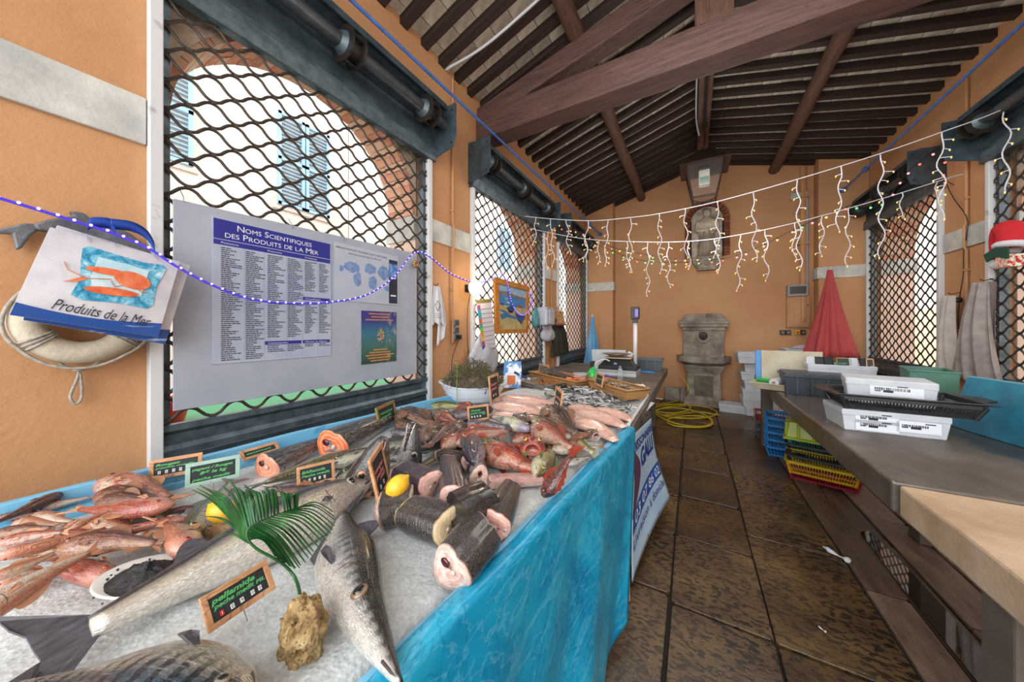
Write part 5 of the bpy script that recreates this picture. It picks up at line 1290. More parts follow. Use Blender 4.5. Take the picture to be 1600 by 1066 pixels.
c = rk_.mix(c, '#2e2419', rk_.ramp(rk_.voro(co, 130), [(.12, .85), (.25, 0.0)])); rk_.set(base=c, rough=.85); b1 = rk_.bump(rk_.voro(co, 130), .8, .004); rk_.bump(n1, .7, .006, b1); me.materials.append(rk_.mat)
put('stone', me, rt)
FROND = NT('palm_plastic'); fc = FROND.ramp(FROND.noise(FROND.coord('Object'), 25, 3), [(.3, '#10381a'), (.6, '#1d5a28'), (.8, '#3f8f3c')]); FROND.set(base=fc, rough=.28, spec=.5); FROND = FROND.mat
pl = thing('palm_leaf', 'dark green plastic palm leaf stuck in the porous rock', 'palm leaf', rp, world=True)
def vp(u, v, h): return onz(u, v, ZI + h)
stem = crv([rp + Vector((-.005, .0, .045)), vp(462, 905, .09), vp(440, 880, .12), vp(400, 857, .16), vp(386, 838, .185), vp(392, 822, .2), vp(418, 810, .205), vp(450, 798, .20), vp(468, 793, .19)], 6)
MB().tube(stem, [.0032 - .002 * i / len(stem) for i in range(len(stem))], 6).build('stem', FROND, pl, smooth='all')
tips = [(330, 845, .14), (300, 765, .15), (312, 758, .18), (335, 766, .2), (360, 752, .24), (380, 768, .24), (382, 758, .25), (400, 768, .25), (415, 762, .25), (425, 764, .25), (438, 770, .25), (452, 774, .23), (465, 770, .22), (520, 800, .16), (522, 812, .15), (520, 828, .14), (512, 838, .14), (505, 848, .13), (490, 862, .13), (482, 872, .12), (470, 884, .12), (462, 888, .11), (455, 886, .11), (446, 880, .11), (438, 876, .12), (430, 870, .12)]
ns = len(stem)
tips = [q for i in range(len(tips)) for q in ([tips[i]] + ([tuple((x + y) / 2 + (2 if j < 2 else .004) for j, (x, y) in enumerate(zip(tips[i], tips[i + 1])))] if i + 1 < len(tips) and i != 12 else []))]
for i, (u, v, h) in enumerate(tips):
    k = .42 + .55 * (i / 24 if i < 25 else 1 - (i - 25) / 26); a = stem[int(k * (ns - 1))]; b = vp(u, v, h); mid = (a + b) / 2 + Vector((0, 0, .018)); w = .0028
    pts = crv([a, mid, b], 5); m = MB(); rs = []
    for q, p in enumerate(pts):
        f = q / (len(pts) - 1); ww = w * math.sin(PI * (.15 + .83 * f)) ** .6 + .0004; tg = (pts[min(q + 1, len(pts) - 1)] - pts[max(q - 1, 0)]).normalized(); sd = tg.cross(Vector((0, 0, 1))).normalized(); up = sd.cross(tg)
        rs.append([p + sd * ww, p + up * .0012, p - sd * ww, p - up * .0008])
    m.rings(rs); m.build('leaflet', FROND, pl)
# ---- white boat-shaped bowl with seaweed
bp = onz(738, 626, ZI + .01); bt = thing('boat_bowl', 'white boat-shaped bowl at the rear of stall holding dark seaweed', 'bowl', bp, (0, 0, R(20)))
WB = M('white_boat_plastic', '#d5dae2', .35, var='#c0c7d2', scale=5)
m = MB(); rs = []; n = 28
def boat(k, a):
    r = (.17, .19, .215, .235, .24, .232, .2, .16)[k]; z = (0, .02, .055, .1, .118, .118, .09, .07)[k]; c, s_ = math.cos(a), math.sin(a); e = abs(c) ** 3
    return (r * c * (1.0 + .16 * e * (z / .118)), r * .62 * s_ * (1 - .25 * e), z + .03 * e * (z / .118))
m.rings([[boat(k, 2 * PI * j / n) for j in range(n)] for k in range(8)]); m.build('hull', WB, bt, smooth='all')
m = MB(); m.tube([boat(4, 2 * PI * j / n) for j in range(n)], .008, 6, closed=True); m.build('rim', WB, bt, smooth='all')
for z in (.04, .07): MB().tube([tuple(Vector(boat(2, 2 * PI * j / n)) * 1.0 + Vector((0, 0, z - .05))) for j in range(n)], .0022, 4, closed=True).build('strake', WB, bt, smooth='all')
sw = thing('seaweed', 'bushy heap of brown green seaweed in the white boat-shaped bowl', 'seaweed', bp + Vector((0, 0, .1)), group=None)
rr = random.Random(11)
for name, cols, cnt in (('brown_frond', ('#4a3f33', '#6b5a48'), 1150), ('green_frond', ('#3d5a25', '#6f8a35'), 260)):
    m = MB()
    for k in range(cnt):
        a = rr.uniform(0, 6.28); q = rr.random() ** .5; z = .03 + .19 * (1 - q ** 2) * rr.uniform(.5, 1.1)
        c = Vector((.25 * q * math.cos(a), .17 * q * math.sin(a), z)); d = Vector((rr.gauss(0, .6) + math.cos(a) * .5, rr.gauss(0, .6) + math.sin(a) * .4, rr.gauss(.45, .5))).normalized() * rr.uniform(.025, .06)
        m.tube([c, c + d * .5 + Vector((0, 0, .008)), c + d + Vector((rr.gauss(0, .012), rr.gauss(0, .012), -.004))], [.0022, .0016, .0006], 3)
    m.build(name, M(name, cols[0], .5, var=cols[1], scale=20), sw, kind='stuff')
MB().tube(crv([(-.14, -.05, .2), (-.08, -.09, .16), (-.02, -.17, .04), (.0, -.19, -.03), (.02, -.2, -.1)], 6), .003, 5).build('trailing_stalk', M('green_stalk', '#7d9a4a', .5), sw, smooth='all')
MB().ball((0, 0, .03), .1, 14, 8, (2.0, 1.3, 1.3)).build('clump', M('brown_frond', '#4a3f33', .5), sw, smooth='all', kind='stuff')
# ---- baskets
def wickermat():
    t = NT('wicker'); co = t.coord('Object'); a = t.wave(co, 40, 1.0, 2, 'Z'); b = t.wave(co, 32, .5, 2, 'X'); k = t.math('MULTIPLY', a, b)
    t.set(base=t.ramp(a, [(.2, '#8a5c30'), (.6, '#b98a52'), (.9, '#d0a56c')]), rough=.6); t.bump(k, .7, .006); return t.mat
WICK = wickermat()
def basket(a, b, c, z, h, label):
    """wicker basket over ice; a,b: photo points of the long front lower edge, c: far end of the short side"""
    p, q, r = onz(*a, z), onz(*b, z), onz(*c, z); ex = (q - p); L = ex.length; yaw = math.atan2(ex.y, ex.x); ex.normalize(); ey = Vector((-ex.y, ex.x, 0)); Wd = (r - q).dot(ey); 
    cen = (p + q) / 2 + ey * Wd / 2; Wd = abs(Wd); t = thing('wicker_basket', label, 'basket', cen, (0, 0, yaw), 'wicker baskets of shellfish')
    def rect(k, z_): return [(sx * (L / 2 * k), sy * (Wd / 2 * k), z_) for sx, sy in ((-1, -1), (1, -1), (1, 1), (-1, 1))]
    m = MB(); m.rings([rect(.86, 0), rect(1.0, h), rect(.96, h), rect(.83, .008)], cap=True); m.build('side', WICK, t, bevel=.004)
    for zz in (.3, .55, .8):
        o = rect(.86 + .14 * zz + .006, h * zz); MB().tube(o, .004, 5, closed=True).build('weaver', WICK, t)
    o = []
    for sx, sy in ((-1, -1), (1, -1), (1, 1), (-1, 1)): o.append((sx * L / 2, sy * Wd / 2, h))
    MB().tube(o, .009, 6, closed=True).build('rim', WICK, t, smooth='all'); t['half'] = (L / 2, Wd / 2); return t, cen, yaw, L, Wd
ORANGE = M('prawn_shell', '#e0622f', .3, var='#f0966a', scale=40); GREYP = M('grey_shrimp_shell', '#7d6a58', .35, var='#a58f78', scale=50)
def prawn_mesh(matl, nm):
    m = MB(); n = 10; rs = []
    for i in range(n + 1):
        f = i / n; a = f * 2.6; r = .0085 * (1 - .65 * f) * (1 if i % 2 else 1.08) + .0012
        rs.append([(.032 * math.cos(a) + r * math.cos(q) * math.cos(a), .032 * math.sin(a) + r * math.cos(q) * math.sin(a), r * math.sin(q)) for q in [2 * PI * j / 7 for j in range(7)]])
    m.rings(rs); m.prism3([(-.027, .017, -.001), (-.038, .008, 0), (-.030, .003, 0), (-.022, .010, -.001)], (0, 0, .002))
    for k in range(2): m.tube([(.036, 0, .003), (.04, -.03 - .01 * k, .01), (.03 + .02 * k, -.055, .006)], .0007, 3)
    for k in range(5): a = .3 + k * .25; m.tube([(.026 * math.cos(a), .026 * math.sin(a), 0), (.013 * math.cos(a), .013 * math.sin(a), -.006)], .0009, 3)
    return m.mesh(nm, matl, 'all')
def fill(tup, me, nm, cnt, label, cat, group, zb, seed):
    t, cen, yaw, L, Wd = tup; rr = random.Random(seed); M_ = Matrix.Rotation(yaw, 3, 'Z')
    for k in range(cnt):
        p = cen + M_ @ Vector((rr.uniform(-.4, .4) * L, rr.uniform(-.36, .36) * Wd, zb + .02 * rr.random()))
        o = put(nm, me, None, loc=p, rot=(rr.uniform(-.5, .5), rr.uniform(-.5, .5), rr.uniform(0, 6.28)), scale=rr.uniform(.85, 1.2)); tag(o, label, cat, group)
b1_ = basket((826, 591), (900, 609), (914, 600), ZI + .0, .075, 'wicker basket of orange prawns at the far back of stall')
fill(b1_, prawn_mesh(ORANGE, 'prawn'), 'prawn', 46, 'orange cooked prawn in the far wicker basket', 'prawn', 'prawns in the far basket', .05, 2)
b2_ = basket((918, 607), (980, 628), (993, 618), ZI + .02, .085, 'wicker basket of grey shrimps at the right end of stall')
fill(b2_, prawn_mesh(GREYP, 'shrimp'), 'shrimp', 50, 'small grey shrimp in the near wicker basket', 'shrimp', 'shrimps in the near basket', .045, 4)
slate((930, 600), (941, 606), .6, [('crevette', .1, .5, .2, .8)], 'small slate standing in the basket of grey shrimps', ZI + .085, 10, post=False)
slate((842, 581), (856, 585), .45, [('gambas', .1, .5, .2, .8)], 'small slate standing in the basket of orange prawns', ZI + .075, 10, post=False)
# ---- two steel trays, cup, bottles, foam box
def steel_tray(a, b, c, z, h, label, tilt=0):
    p, q, r = onz(*a, z), onz(*b, z), onz(*c, z); ex = q - p; L = ex.length; yaw = math.atan2(ex.y, ex.x); ex.normalize(); ey = Vector((-ex.y, ex.x, 0)); Wd = (r - q).dot(ey); cen = (p + q) / 2 + ey * Wd / 2; Wd = abs(Wd)
    t = thing('steel_tray', label, 'tray', cen, (tilt, 0, yaw), 'steel trays at the back of stall')
    rc = lambda k, e, z_: [(sx * (L / 2 * k + e), sy * (Wd / 2 * k + e), z_) for sx, sy in ((-1, -1), (1, -1), (1, 1), (-1, 1))]
    MB().rings([rc(.92, 0, 0), rc(1, 0, h), rc(1, -.003, h), rc(.92, -.003, .003)]).build('pan', M('dull_steel_tray', '#b5b0a6', .3, .75, var='#8f8a80'), t, bevel=.004)
    MB().tube(rc(1, .002, h), .004, 5, closed=True).build('rim', STEEL, t); return cen, yaw, L, Wd
ct = steel_tray((805, 600), (846, 611), (862, 596), ZI, .045, 'steel tray of dressed shellfish in front of prawn basket')
steel_tray((838, 590), (868, 600), (878, 584), ZI + .02, .05, 'empty shiny steel tray behind the one with dressed shellfish', -.4)
ORM = M('orange_salad', '#c9803f', .5, var='#8a4a2c', scale=60)
m = MB(); rr = random.Random(8)
for k in range(90): m.ball((rr.uniform(-.42, .42) * ct[2], rr.uniform(-.36, .36) * ct[3], .03 + rr.random() * .012), rr.uniform(.006, .012), 5, 4, (1, .8, .6))
tag(m.build('shellfish_salad', ORM, None), 'orange brown dressed shellfish in the front steel tray', 'shellfish', kind='stuff'); o = COL.objects['shellfish_salad']; o.location = ct[0]; o.rotation_euler = (0, 0, ct[1])
gp = onz(915, 606, ZI); t = thing('spray_bottle', 'bright green spray bottle behind the basket of grey shrimps', 'bottle', gp + Vector((0.0, .25, -.0)))
GRN = M('green_bottle_plastic', '#1fae4e', .25, spec=.6); BLK = M('black_plastic', '#1c1d20', .4)
MB().lathe([(.055, 0), (.06, .01), (.06, .09), (.05, .13), (.022, .165), (.018, .19)], n=18).build('bottle', GRN, t, smooth='all')
m = MB(); m.lathe([(.02, .188), (.02, .21), (.014, .214)], n=12); m.bb(-.016, .016, -.05, .03, .212, .24); m.box((0, -.045, .2), (.012, .008, .05), (.4, 0, 0)); m.tube([(0, .03, .226), (0, .05, .226)], .008, 8); m.build('spray_head', BLK, t)
cp = onz(897, 606, ZI); t = thing('plastic_cup', 'clear plastic tub standing between prawn basket and green bottle', 'cup', cp + Vector((0, .2, 0)))
GL = NT('clear_plastic'); GL.set(base=(.9, .93, .95, 1), rough=.08, tr=.85, ior=1.2); GL = GL.mat
MB().lathe([(.06, 0), (.072, .11), (.076, .112), (.076, .116), (.069, .112), (.057, .004), (.001, .003)], n=24).build('wall', GL, t, smooth='all')
MB().tube([(.076 * math.cos(a), .076 * math.sin(a), .114) for a in [2 * PI * i / 24 for i in range(24)]], .003, 5, closed=True).build('rim', M('clear_rim', '#c9ccd0', .2), t)
def foam_box(name, label, c, sx, sy, h, yaw, group=None, lid=False, cat='box', openb=True):
    t = thing(name, label, cat, c, (0, 0, yaw), group); k = .93; e = .022
    rc = lambda a, b, z: [(sgx * a, sgy * b, z) for sgx, sgy in ((-1, -1), (1, -1), (1, 1), (-1, 1))]
    x, y = sx / 2, sy / 2
    if openb: MB().rings([rc(x * k, y * k, 0), rc(x * .985, y * .985, h * .86), rc(x, y, h * .87), rc(x, y, h), rc(x - e, y - e, h), rc(x * k - e, y * k - e, e)]).build('body', FOAM, t, bevel=.008)
    else: MB().rings([rc(x * k, y * k, 0), rc(x * .985, y * .985, h * .72), rc(x, y, h * .74), rc(x, y, h)]).build('body', FOAM, t, bevel=.008)
    if lid: MB().rings([rc(x, y, h), rc(x, y, h + .02), rc(x * .9, y * .88, h + .032)]).build('lid', FOAM, t, bevel=.006)
    for sg in (-1, 1):
        for q in (-.5, .5): MB().bb(q * x - .03, q * x + .03, sg * y * k - .004, sg * y * k + .004, -.0, .008).build('notch_shadow', M('foam_shadow_grey', '#aeb4b8', .6), t)  # grey blocks coloured as the shadow in the foot notches
    return t
FOAM = M('white_foam', '#c6cbd2', .55, var='#b6bcc5', scale=8, bump=.12, bscale=140)
fb = onz(985, 616, .935); foam_box('foam_box', 'small white foam box with crumpled paper behind the shrimp basket', fb + Vector((-.05, .17, -.07)), .3, .22, .1, R(-12))
m = MB(); m.grid(lambda u, v: Vector((.25 * (u - .5), .17 * (v - .5), .03 * noise.noise(Vector((u * 5, v * 5, 3))) + .015 * noise.noise(Vector((u * 13, v * 13, 3))))), 24, 18, (0, 0, -.002))
tag(m.build('crumpled_paper', M('cream_paper', '#d9cfc0', .7)), 'crumpled cream paper lying in the small foam box', 'paper'); COL.objects['crumpled_paper'].location = fb + Vector((-.05, .17, .045)); COL.objects['crumpled_paper'].rotation_euler = (0, 0, R(-12))
# ---- on the stone bench: scale, tub, things
sp = onz(968, 592, .86); sp = Vector((-.86, 4.4, .86))
GREYB = M('grey_box_plastic', '#9aa0a0', .5); t = thing('plinth_box', 'grey box under the black shop scale', 'box', sp)
MB().bb(-.28, .24, -.18, .2, 0, .09).build('body', GREYB, t, bevel=.01); MB().bb(-.28, .24, -.19, -.18, .02, .05).build('panel', FOAM, t)
t = thing('shop_scale', 'black shop scale with steel pan and a display on a pole', 'scale', sp + Vector((0, 0, .09)))
m = MB(); m.prism3([(-.24, -.17, 0), (.24, -.17, 0), (.24, .17, 0), (-.24, .17, 0)], (0, 0, .04)); m.rings([[(-.24, -.17, .04), (.24, -.17, .04), (.24, .17, .04), (-.24, .17, .04)], [(-.15, -.1, .14), (.15, -.1, .14), (.15, .12, .14), (-.15, .12, .14)]]); m.build('body', BLK, t, bevel=.006)
MB().tube([(-.02, -.145, .075), (-.02, -.153, .072)], .022, 14).build('badge', M('blue_badge', '#7fa4cf', .4), t)
MB().bb(-.17, .17, -.12, .14, .14, .155).build('platform', M('worn_beige_platform', '#b59a7d', .5), t, bevel=.004)
MB().lathe([(.05, .155), (.06, .16), (.15, .19), (.175, .197), (.178, .2), (.15, .195), (.03, .165)], (-.04, .01, 0), 24, sx=1.1, sy=.85).build('pan', STEEL, t, smooth='all')
MB().tube([(.2, .02, .03), (.2, .02, .62)], .026, 12).build('pole', M('white_pole', '#d3d5d8', .35), t, smooth='all')
h = MB().bb(.15, .25, -.03, .06, .66, .82).build('display_head', BLK, t, bevel=.008); MB().bb(.205, .242, -.036, -.03, .69, .79).build('display', M('violet_display', '#7a62c0', .3, em=lin('#7a62c0'), es=.25), h); MB().bb(.17, .23, -.01, .04, .61, .665).build('neck', BLK, t)
def tub(name, label, c, sx, sy, h, yaw, mat, cat='tub', ribs=True):
    t = thing(name, label, cat, c, (0, 0, yaw)); rc = lambda a, b, z: [(sx_ * a, sy_ * b, z) for sx_, sy_ in ((-1, -1), (1, -1), (1, 1), (-1, 1))]; x, y = sx / 2, sy / 2
    MB().rings([rc(x * .9, y * .88, 0), rc(x * .97, y * .96, h * .9), rc(x * .97, y * .96, h), rc(x * .94, y * .92, h), rc(x * .87, y * .85, .01)]).build('shell', mat, t, bevel=.008)
    m = MB(); m.rings([rc(x, y, h * .88), rc(x * 1.02, y * 1.02, h), rc(x * .95, y * .93, h)]); MB().rings([rc(x * 1.0, y * 1.0, h * .9), rc(x * 1.02, y * 1.03, h * .92), rc(x * 1.02, y * 1.03, h), rc(x * .95, y * .93, h), rc(x * .95, y * .93, h * .9)], closed=True).build('rim', mat, t)
    if ribs:
        for q in (-.6, -.2, .2, .6): MB().bb(q * x - .008, q * x + .008, -y * .97 - .008, -y * .93, h * .1, h * .9).build('rib', mat, t)
    return t
GTUB = M('grey_tub_plastic', '#4d565d', .45); tub('fish_tub', 'dark grey plastic tub at the far end of left stone table', Vector((-.66, 5.2, .86)), .56, .4, .17, R(4), GTUB)
t = thing('fillet_knife_sheath', 'blue plastic strip lying on the far left stone table', 'strip', Vector((-.6, 4.86, .861))); MB().bb(-.16, .14, -.03, .03, 0, .012).build('strip', M('blue_strip', '#2f7fc4', .4), t, bevel=.003); MB().bb(-.14, .1, .0, .05, .012, .02).build('edge', M('blue_strip', '#2f7fc4', .4), t)
t.name = 'plastic_strip'
foam_box('foam_box', 'white foam box standing on edge behind the black shop scale', Vector((-1.12, 4.95, .86)), .5, .12, .3, R(5), openb=False)
t = thing('card_holder', 'white and black leaflet box behind the shop scale', 'box', Vector((-.9, 4.75, .86))); MB().bb(-.09, .09, -.05, .05, 0, .28).build('case', FOAM, t, bevel=.005); MB().bb(-.08, -.01, -.056, -.05, .08, .27).build('slot', BLK, t); MB().box((.1, -.02, .22), (.07, .002, .16), (0, .5, 0)).build('leaflet', M('white_leaf', '#e9ecef', .5), t)
t = thing('water_bottle', 'small clear bottle standing in front of the black scale', 'bottle', Vector((-.78, 4.05, .86)))
MB().lathe([(.03, 0), (.032, .01), (.032, .1), (.014, .15), (.012, .17)], n=14).build('bottle', GL, t, smooth='all'); MB().lathe([(.014, .17), (.014, .19)], n=12).build('cap', BLK, t)
m = MB(); m.grid(lambda u, v: Vector((.13 * (u - .5), .12 * (v - .5), .05 * math.sin(PI * u) * math.sin(PI * v) * (1 + .8 * noise.noise(Vector((u * 6, v * 6, 1)))))), 16, 16, (0, 0, -.002))
tag(m.build('purple_cloth', M('purple_rag', '#7a3f9a', .7, var='#5d2c7d')), 'crumpled purple cloth lying before the black scale', 'cloth'); COL.objects['purple_cloth'].location = (-.92, 3.95, .865)
m = MB().tube(crv([(-1.08, 4.1, .88), (-1.14, 4.15, .95), (-1.12, 4.22, 1.03), (-1.02, 4.25, 1.08), (-.95, 4.24, 1.06)], 6), .008, 6); tag(m.build('white_cable', M('white_cable', '#d5d8da', .4), smooth='all'), 'thick white cable looping beside the black scale', 'cable')
# palette knife / brush leaning in the blue-white packets by the bowl
bgm = M('printed_packet', '#dfe6ee', .4, var='#3a7cc0', scale=9, lo=.5, hi=.56)
p = onz(783, 592, .93); t = thing('printed_packet', 'blue and white printed packet leaning behind the seaweed bowl', 'packet', Vector((-1.55, 2.72, .905)), (R(-8), 0, R(25)))
m = MB(); m.rings([[(-.08, -.03, 0), (.08, -.03, 0), (.08, .03, 0), (-.08, .03, 0)], [(-.09, -.025, .14), (.09, -.025, .14), (.09, .025, .14), (-.09, .025, .14)], [(-.085, -.004, .24), (.085, -.004, .24), (.085, .004, .24), (-.085, .004, .24)]]); m.build('pouch', bgm, t); MB().bb(-.085, .085, -.005, .005, .24, .26).build('seal', M('blue_strip', '#2f7fc4', .4), t)
MB().bb(-.05, .03, -.034, -.029, .03, .12).build('picture', M('print_orange_patch', '#d0703f', .5), t)
t = thing('fish_slice', 'spatula with a blue and white handle leaning over the tray', 'spatula', Vector((-1.45, 2.85, .95)), world=True)
a, b = Vector((-1.53, 2.72, 1.06)), Vector((-1.43, 2.8, 1.0)); MB().tube([a, b], .012, 8).build('handle', M('navy_handle', '#1e3566', .4), t); MB().tube([b, b + (b - a) * .25], .011, 8).build('collar', FOAM, t); MB().tube([b + (b - a) * .25, Vector((-1.33, 2.89, .93))], .004, 6).build('blade', STEEL, t)
# ------------------------------------------------------------------ left wall
def wallpt(X): return lambda u, v: onx(u, v, X)
LEDV = glow('violet_led', '#8a78ff', 5.0); LEDT = NT('clear_violet_tube'); LEDT.set(base=lin('#4a3bc0'), em=lin('#4a32ff'), es=.22, rough=.2); LEDT = LEDT.mat
# notice board
BX0 = XL + .055
nb = thing('notice_board', 'large white notice board wired to the first rolling grille', 'board', (BX0, 1.22, 1.11), world=True)
MB().prism3([(BX0, .487, 1.118), (BX0, 1.955, 1.105), (BX0, 1.955, 2.135), (BX0, .487, 2.09)], (.006, 0, 0)).build('panel', M('white_board_panel', '#a9b1c0', .35, var='#9aa3b4', scale=3), nb, bevel=.002)
X1 = BX0 + .0072
def rect3(y0, y1, z0, z1, x=X1): return [(x, y0, z0), (x, y1, z0), (x, y1, z1), (x, y0, z1)]
for y in (.52, .98, 1.3, 1.93): MB().tube([(X1 + .002, y, 2.085), (X1 + .004, y, 2.105), (XL + .02, y, 2.15)], .002, 5).build('wire_tie', STEEL, nb)
WINE = M('wire_wall', '#6a6a6a', .5)
def poster(name, label, y0, y1, z0, z1, mat):
    t = thing(name, label, 'poster', (X1, (y0 + y1) / 2, z0), world=True); MB().prism3(rect3(y0, y1, z0, z1), (.003, 0, 0)).build('sheet', mat, t); return t
def ptext(t, s, y, z, h, w, mat, x=X1 + .0042, center=False, bold=.0):
    me = text_mesh(s, 1.0, mat, depth=0.0, bold=bold); xs = [v.co.x for v in me.vertices]; W0 = max(xs) - min(xs); x0 = min(xs); k = w / W0
    for v in me.vertices: v.co = Vector((x, y + (v.co.x - x0) * k - (w / 2 if center else 0), z + v.co.y * h)) - OFF[t.name]
    put('lettering', me, t)
PAPER = M('glossy_pale_paper', '#a3b0c8', .2, var='#b2bdd0', scale=4); NAVYP = M('navy_poster_print', '#2a2f8c', .3); WHITEP = M('white_poster_letter', '#dde3f0', .3); GREYTXT = M('grey_print', '#3d4450', .5); LINEC = M('pale_line_print', '#8a96b0', .4)
ya, yb, za, zb = .62, 1.21, 1.318, 2.05
p1 = poster('species_poster', 'large poster headed Noms Scientifiques des Produits de la Mer with long name lists', ya, yb, za, zb, PAPER)
XX = X1 + .0032
MB().prism3(rect3(ya + .006, yb - .006, zb - .105, zb - .006, XX), (.0006, 0, 0)).build('title_band', NAVYP, p1)
def caps(t, words, y, z, big, small, mat, wid):
    # small capitals: first letters larger
    segs = []
    for w in words:
        segs.append((w[0], big if w[0].isupper() else small)); segs.append((w[1:].upper(), small)); segs.append((' ', small))
    mes = []; cur = 0
    for s, h in segs:
        if s == ' ': cur += small * .45; continue
        if not s: continue
        me = text_mesh(s.upper(), h * 1.3, mat, depth=0.0); xs = [v.co.x for v in me.vertices]; 
        for v in me.vertices: v.co.x += cur - min(xs)
        cur += max(xs) - min(xs) + small * .12; mes.append(me)
    k = wid / cur
    for me in mes:
        for v in me.vertices: v.co = Vector((XX + .0012, y + v.co.x * k, z + v.co.y)) - OFF[t.name]
        put('lettering', me, t)
caps(p1, ['Noms', 'Scientifiques'], ya + .10, zb - .051, .034, .026, WHITEP, .385)
caps(p1, ['des', 'Produits', 'de', 'la', 'Mer'], ya + .05, zb - .093, .034, .026, WHITEP, .475)
hd = zb - .134
MB().prism3(rect3(ya + .006, yb - .006, hd, zb - .109, XX), (.0006, 0, 0)).build('heading_band', NAVYP, p1)
rr = random.Random(21); rows = 56
cols_ = [(ya + .035, .09, 'Poissons', 0, 56), (ya + .235, .09, 'Poissons', 0, 44), (ya + .43, .075, 'Crustac\u00e9s', 0, 18)]
top_ = hd - .008; dz = (top_ - (za + .012)) / rows
for (y, w, nm, a, b) in cols_: ptext(p1, nm, y, hd + .008, .012, .07, WHITEP, XX + .0012)
def list_rows(name, y, w, a, b):
    m = MB()
    for r in range(a, b):
        z = top_ - dz * (r + .75)
        for q, off in enumerate((0, w * 1.12)):
            L = w * rr.uniform(.35, 1.0); c = y + off; e = c + L
            while c < e:
                k = min(rr.uniform(.008, .026), e - c + .002); m.prism3(rect3(c, c + k - .0025, z, z + dz * .5, XX), (.0004, 0, 0)); c += k
    m.build(name, GREYTXT, p1, kind='stuff')
list_rows('name_list', cols_[0][0], .09, 0, 56); list_rows('name_list', cols_[1][0], .09, 0, 45); list_rows('name_list', cols_[2][0], .075, 0, 18); list_rows('name_list', cols_[2][0], .075, 24, 43)
list_rows('name_list', cols_[1][0], .09, 49, 53); list_rows('name_list', cols_[2][0], .075, 49, 51)
for (y0, y1, r, nm, w) in ((ya + .418, yb - .008, 22, 'Coquillages', .09), (ya + .222, ya + .41, 47.5, 'C\u00e9phalopodes', .1), (ya + .418, yb - .008, 47.5, 'Plantes et Algues', .13)):
    z = top_ - dz * (r + 1.3); MB().prism3(rect3(y0, y1, z, z + dz * 1.9, XX), (.0006, 0, 0)).build('heading_band', NAVYP, p1); ptext(p1, nm, y0 + .015, z + dz * .5, .011, w, WHITEP, XX + .0012)
m = MB()
for y in (ya + .218, ya + .414, ya + .13, ya + .33, ya + .505): m.prism3(rect3(y, y + .0014, za + .01, hd, XX), (.0004, 0, 0))
for r in range(rows): z = top_ - dz * (r + 1.0); m.prism3(rect3(ya + .01, yb - .01, z, z + .0006, XX), (.0003, 0, 0))
m.build('ruled_lines', LINEC, p1, kind='stuff')
p2 = poster('map_poster', 'pale faded world map poster of fishing zones on the notice board', 1.235, 1.755, 1.68, 2.068, M('faded_map_paper', '#b5bcc9', .4, var='#a9b6c9', scale=7))
ptext(p2, 'PRINCIPALES ZONES DE CAPTURE', 1.245, 2.032, .016, .40, GREYTXT); ptext(p2, 'DES PRODUITS DE LA P\u00caCHE', 1.33, 2.005, .014, .26, GREYTXT)
rr = random.Random(4); mc = M('faded_map_blue', '#7f9cc4', .5, var='#5f7fb0', scale=30)
for (cy, cz, a, b) in ((1.36, 1.92, .06, .035), (1.40, 1.84, .03, .05), (1.50, 1.93, .05, .035), (1.52, 1.83, .035, .05), (1.62, 1.92, .05, .05), (1.645, 1.80, .025, .02), (1.28, 1.9, .015, .02)):
    pts = [(X1 + .0032, cy + a * math.cos(q) * (1 + .35 * noise.noise(Vector((math.cos(q) * 2, math.sin(q) * 2, cy * 9)))), cz + b * math.sin(q) * (1 + .45 * noise.noise(Vector((math.cos(q) * 3, math.sin(q) * 3, cz * 7))))) for q in [2 * PI * i / 22 for i in range(22)]]
    MB().prism3(pts, (.0004, 0, 0)).build('land_shape', mc, p2)
MB().prism3(rect3(1.665, 1.745, 1.69, 2.03, X1 + .0032), (.0006, 0, 0)).build('dark_strip', M('dark_blue_print', '#262c42', .35, var='#1b1f30', scale=12), p2); MB().prism3(rect3(1.668, 1.742, 1.9, 2.0, X1 + .004), (.0004, 0, 0)).build('blue_photo', M('bright_blue_print', '#2f5fb4', .35, var='#7fa5d8', scale=30), p2)
for z in (1.885, 1.745): MB().prism3(rect3(1.68, 1.73, z, z + .012, X1 + .004), (.0004, 0, 0)).build('white_mark', WHITEP, p2)
p3t = NT('underwater_print'); co = p3t.coord('Generated'); s3 = p3t.sep(co); c = p3t.ramp(s3[2], [(0, '#2f4a3c'), (.3, '#3f6a62'), (.6, '#35708a'), (.8, '#2f3f86'), (1, '#39307e')]); c = p3t.mix(c, '#a9a58c', p3t.math('MULTIPLY', p3t.ramp(p3t.noise(co, 6, 6, .7), [(.5, 0), (.7, 1)]), p3t.ramp(s3[1], [(.45, 0.0), (.8, .9)]))); p3t.set(base=c, rough=.3)
p3 = poster('underwater_poster', 'small poster with a spotted sea slug photographed under water', 1.43, 1.737, 1.235, 1.622, p3t.mat)
MB().prism3([(X1 + .0035, 1.59 + .03 * math.cos(q), 1.44 + .055 * math.sin(q)) for q in [2 * PI * i / 18 for i in range(18)]], (.0005, 0, 0)).build('sea_slug_print', M('spotted_print', '#b9ad86', .4, var='#3a2c4a', scale=130, lo=.45, hi=.55), p3)
ORT = M('orange_print', '#d08a4a', .4)
for z, w in ((1.598, .19), (1.575, .15), (1.553, .24), (1.33, .11), (1.31, .18), (1.29, .24), (1.27, .2), (1.25, .16)):
    m = MB(); y = 1.583 - w / 2
    while y < 1.583 + w / 2: k = random.uniform(.008, .022); m.prism3(rect3(y, y + k - .003, z, z + .009, X1 + .0035), (.0004, 0, 0)); y += k
    m.build('print_line', ORT, p3, kind='stuff')
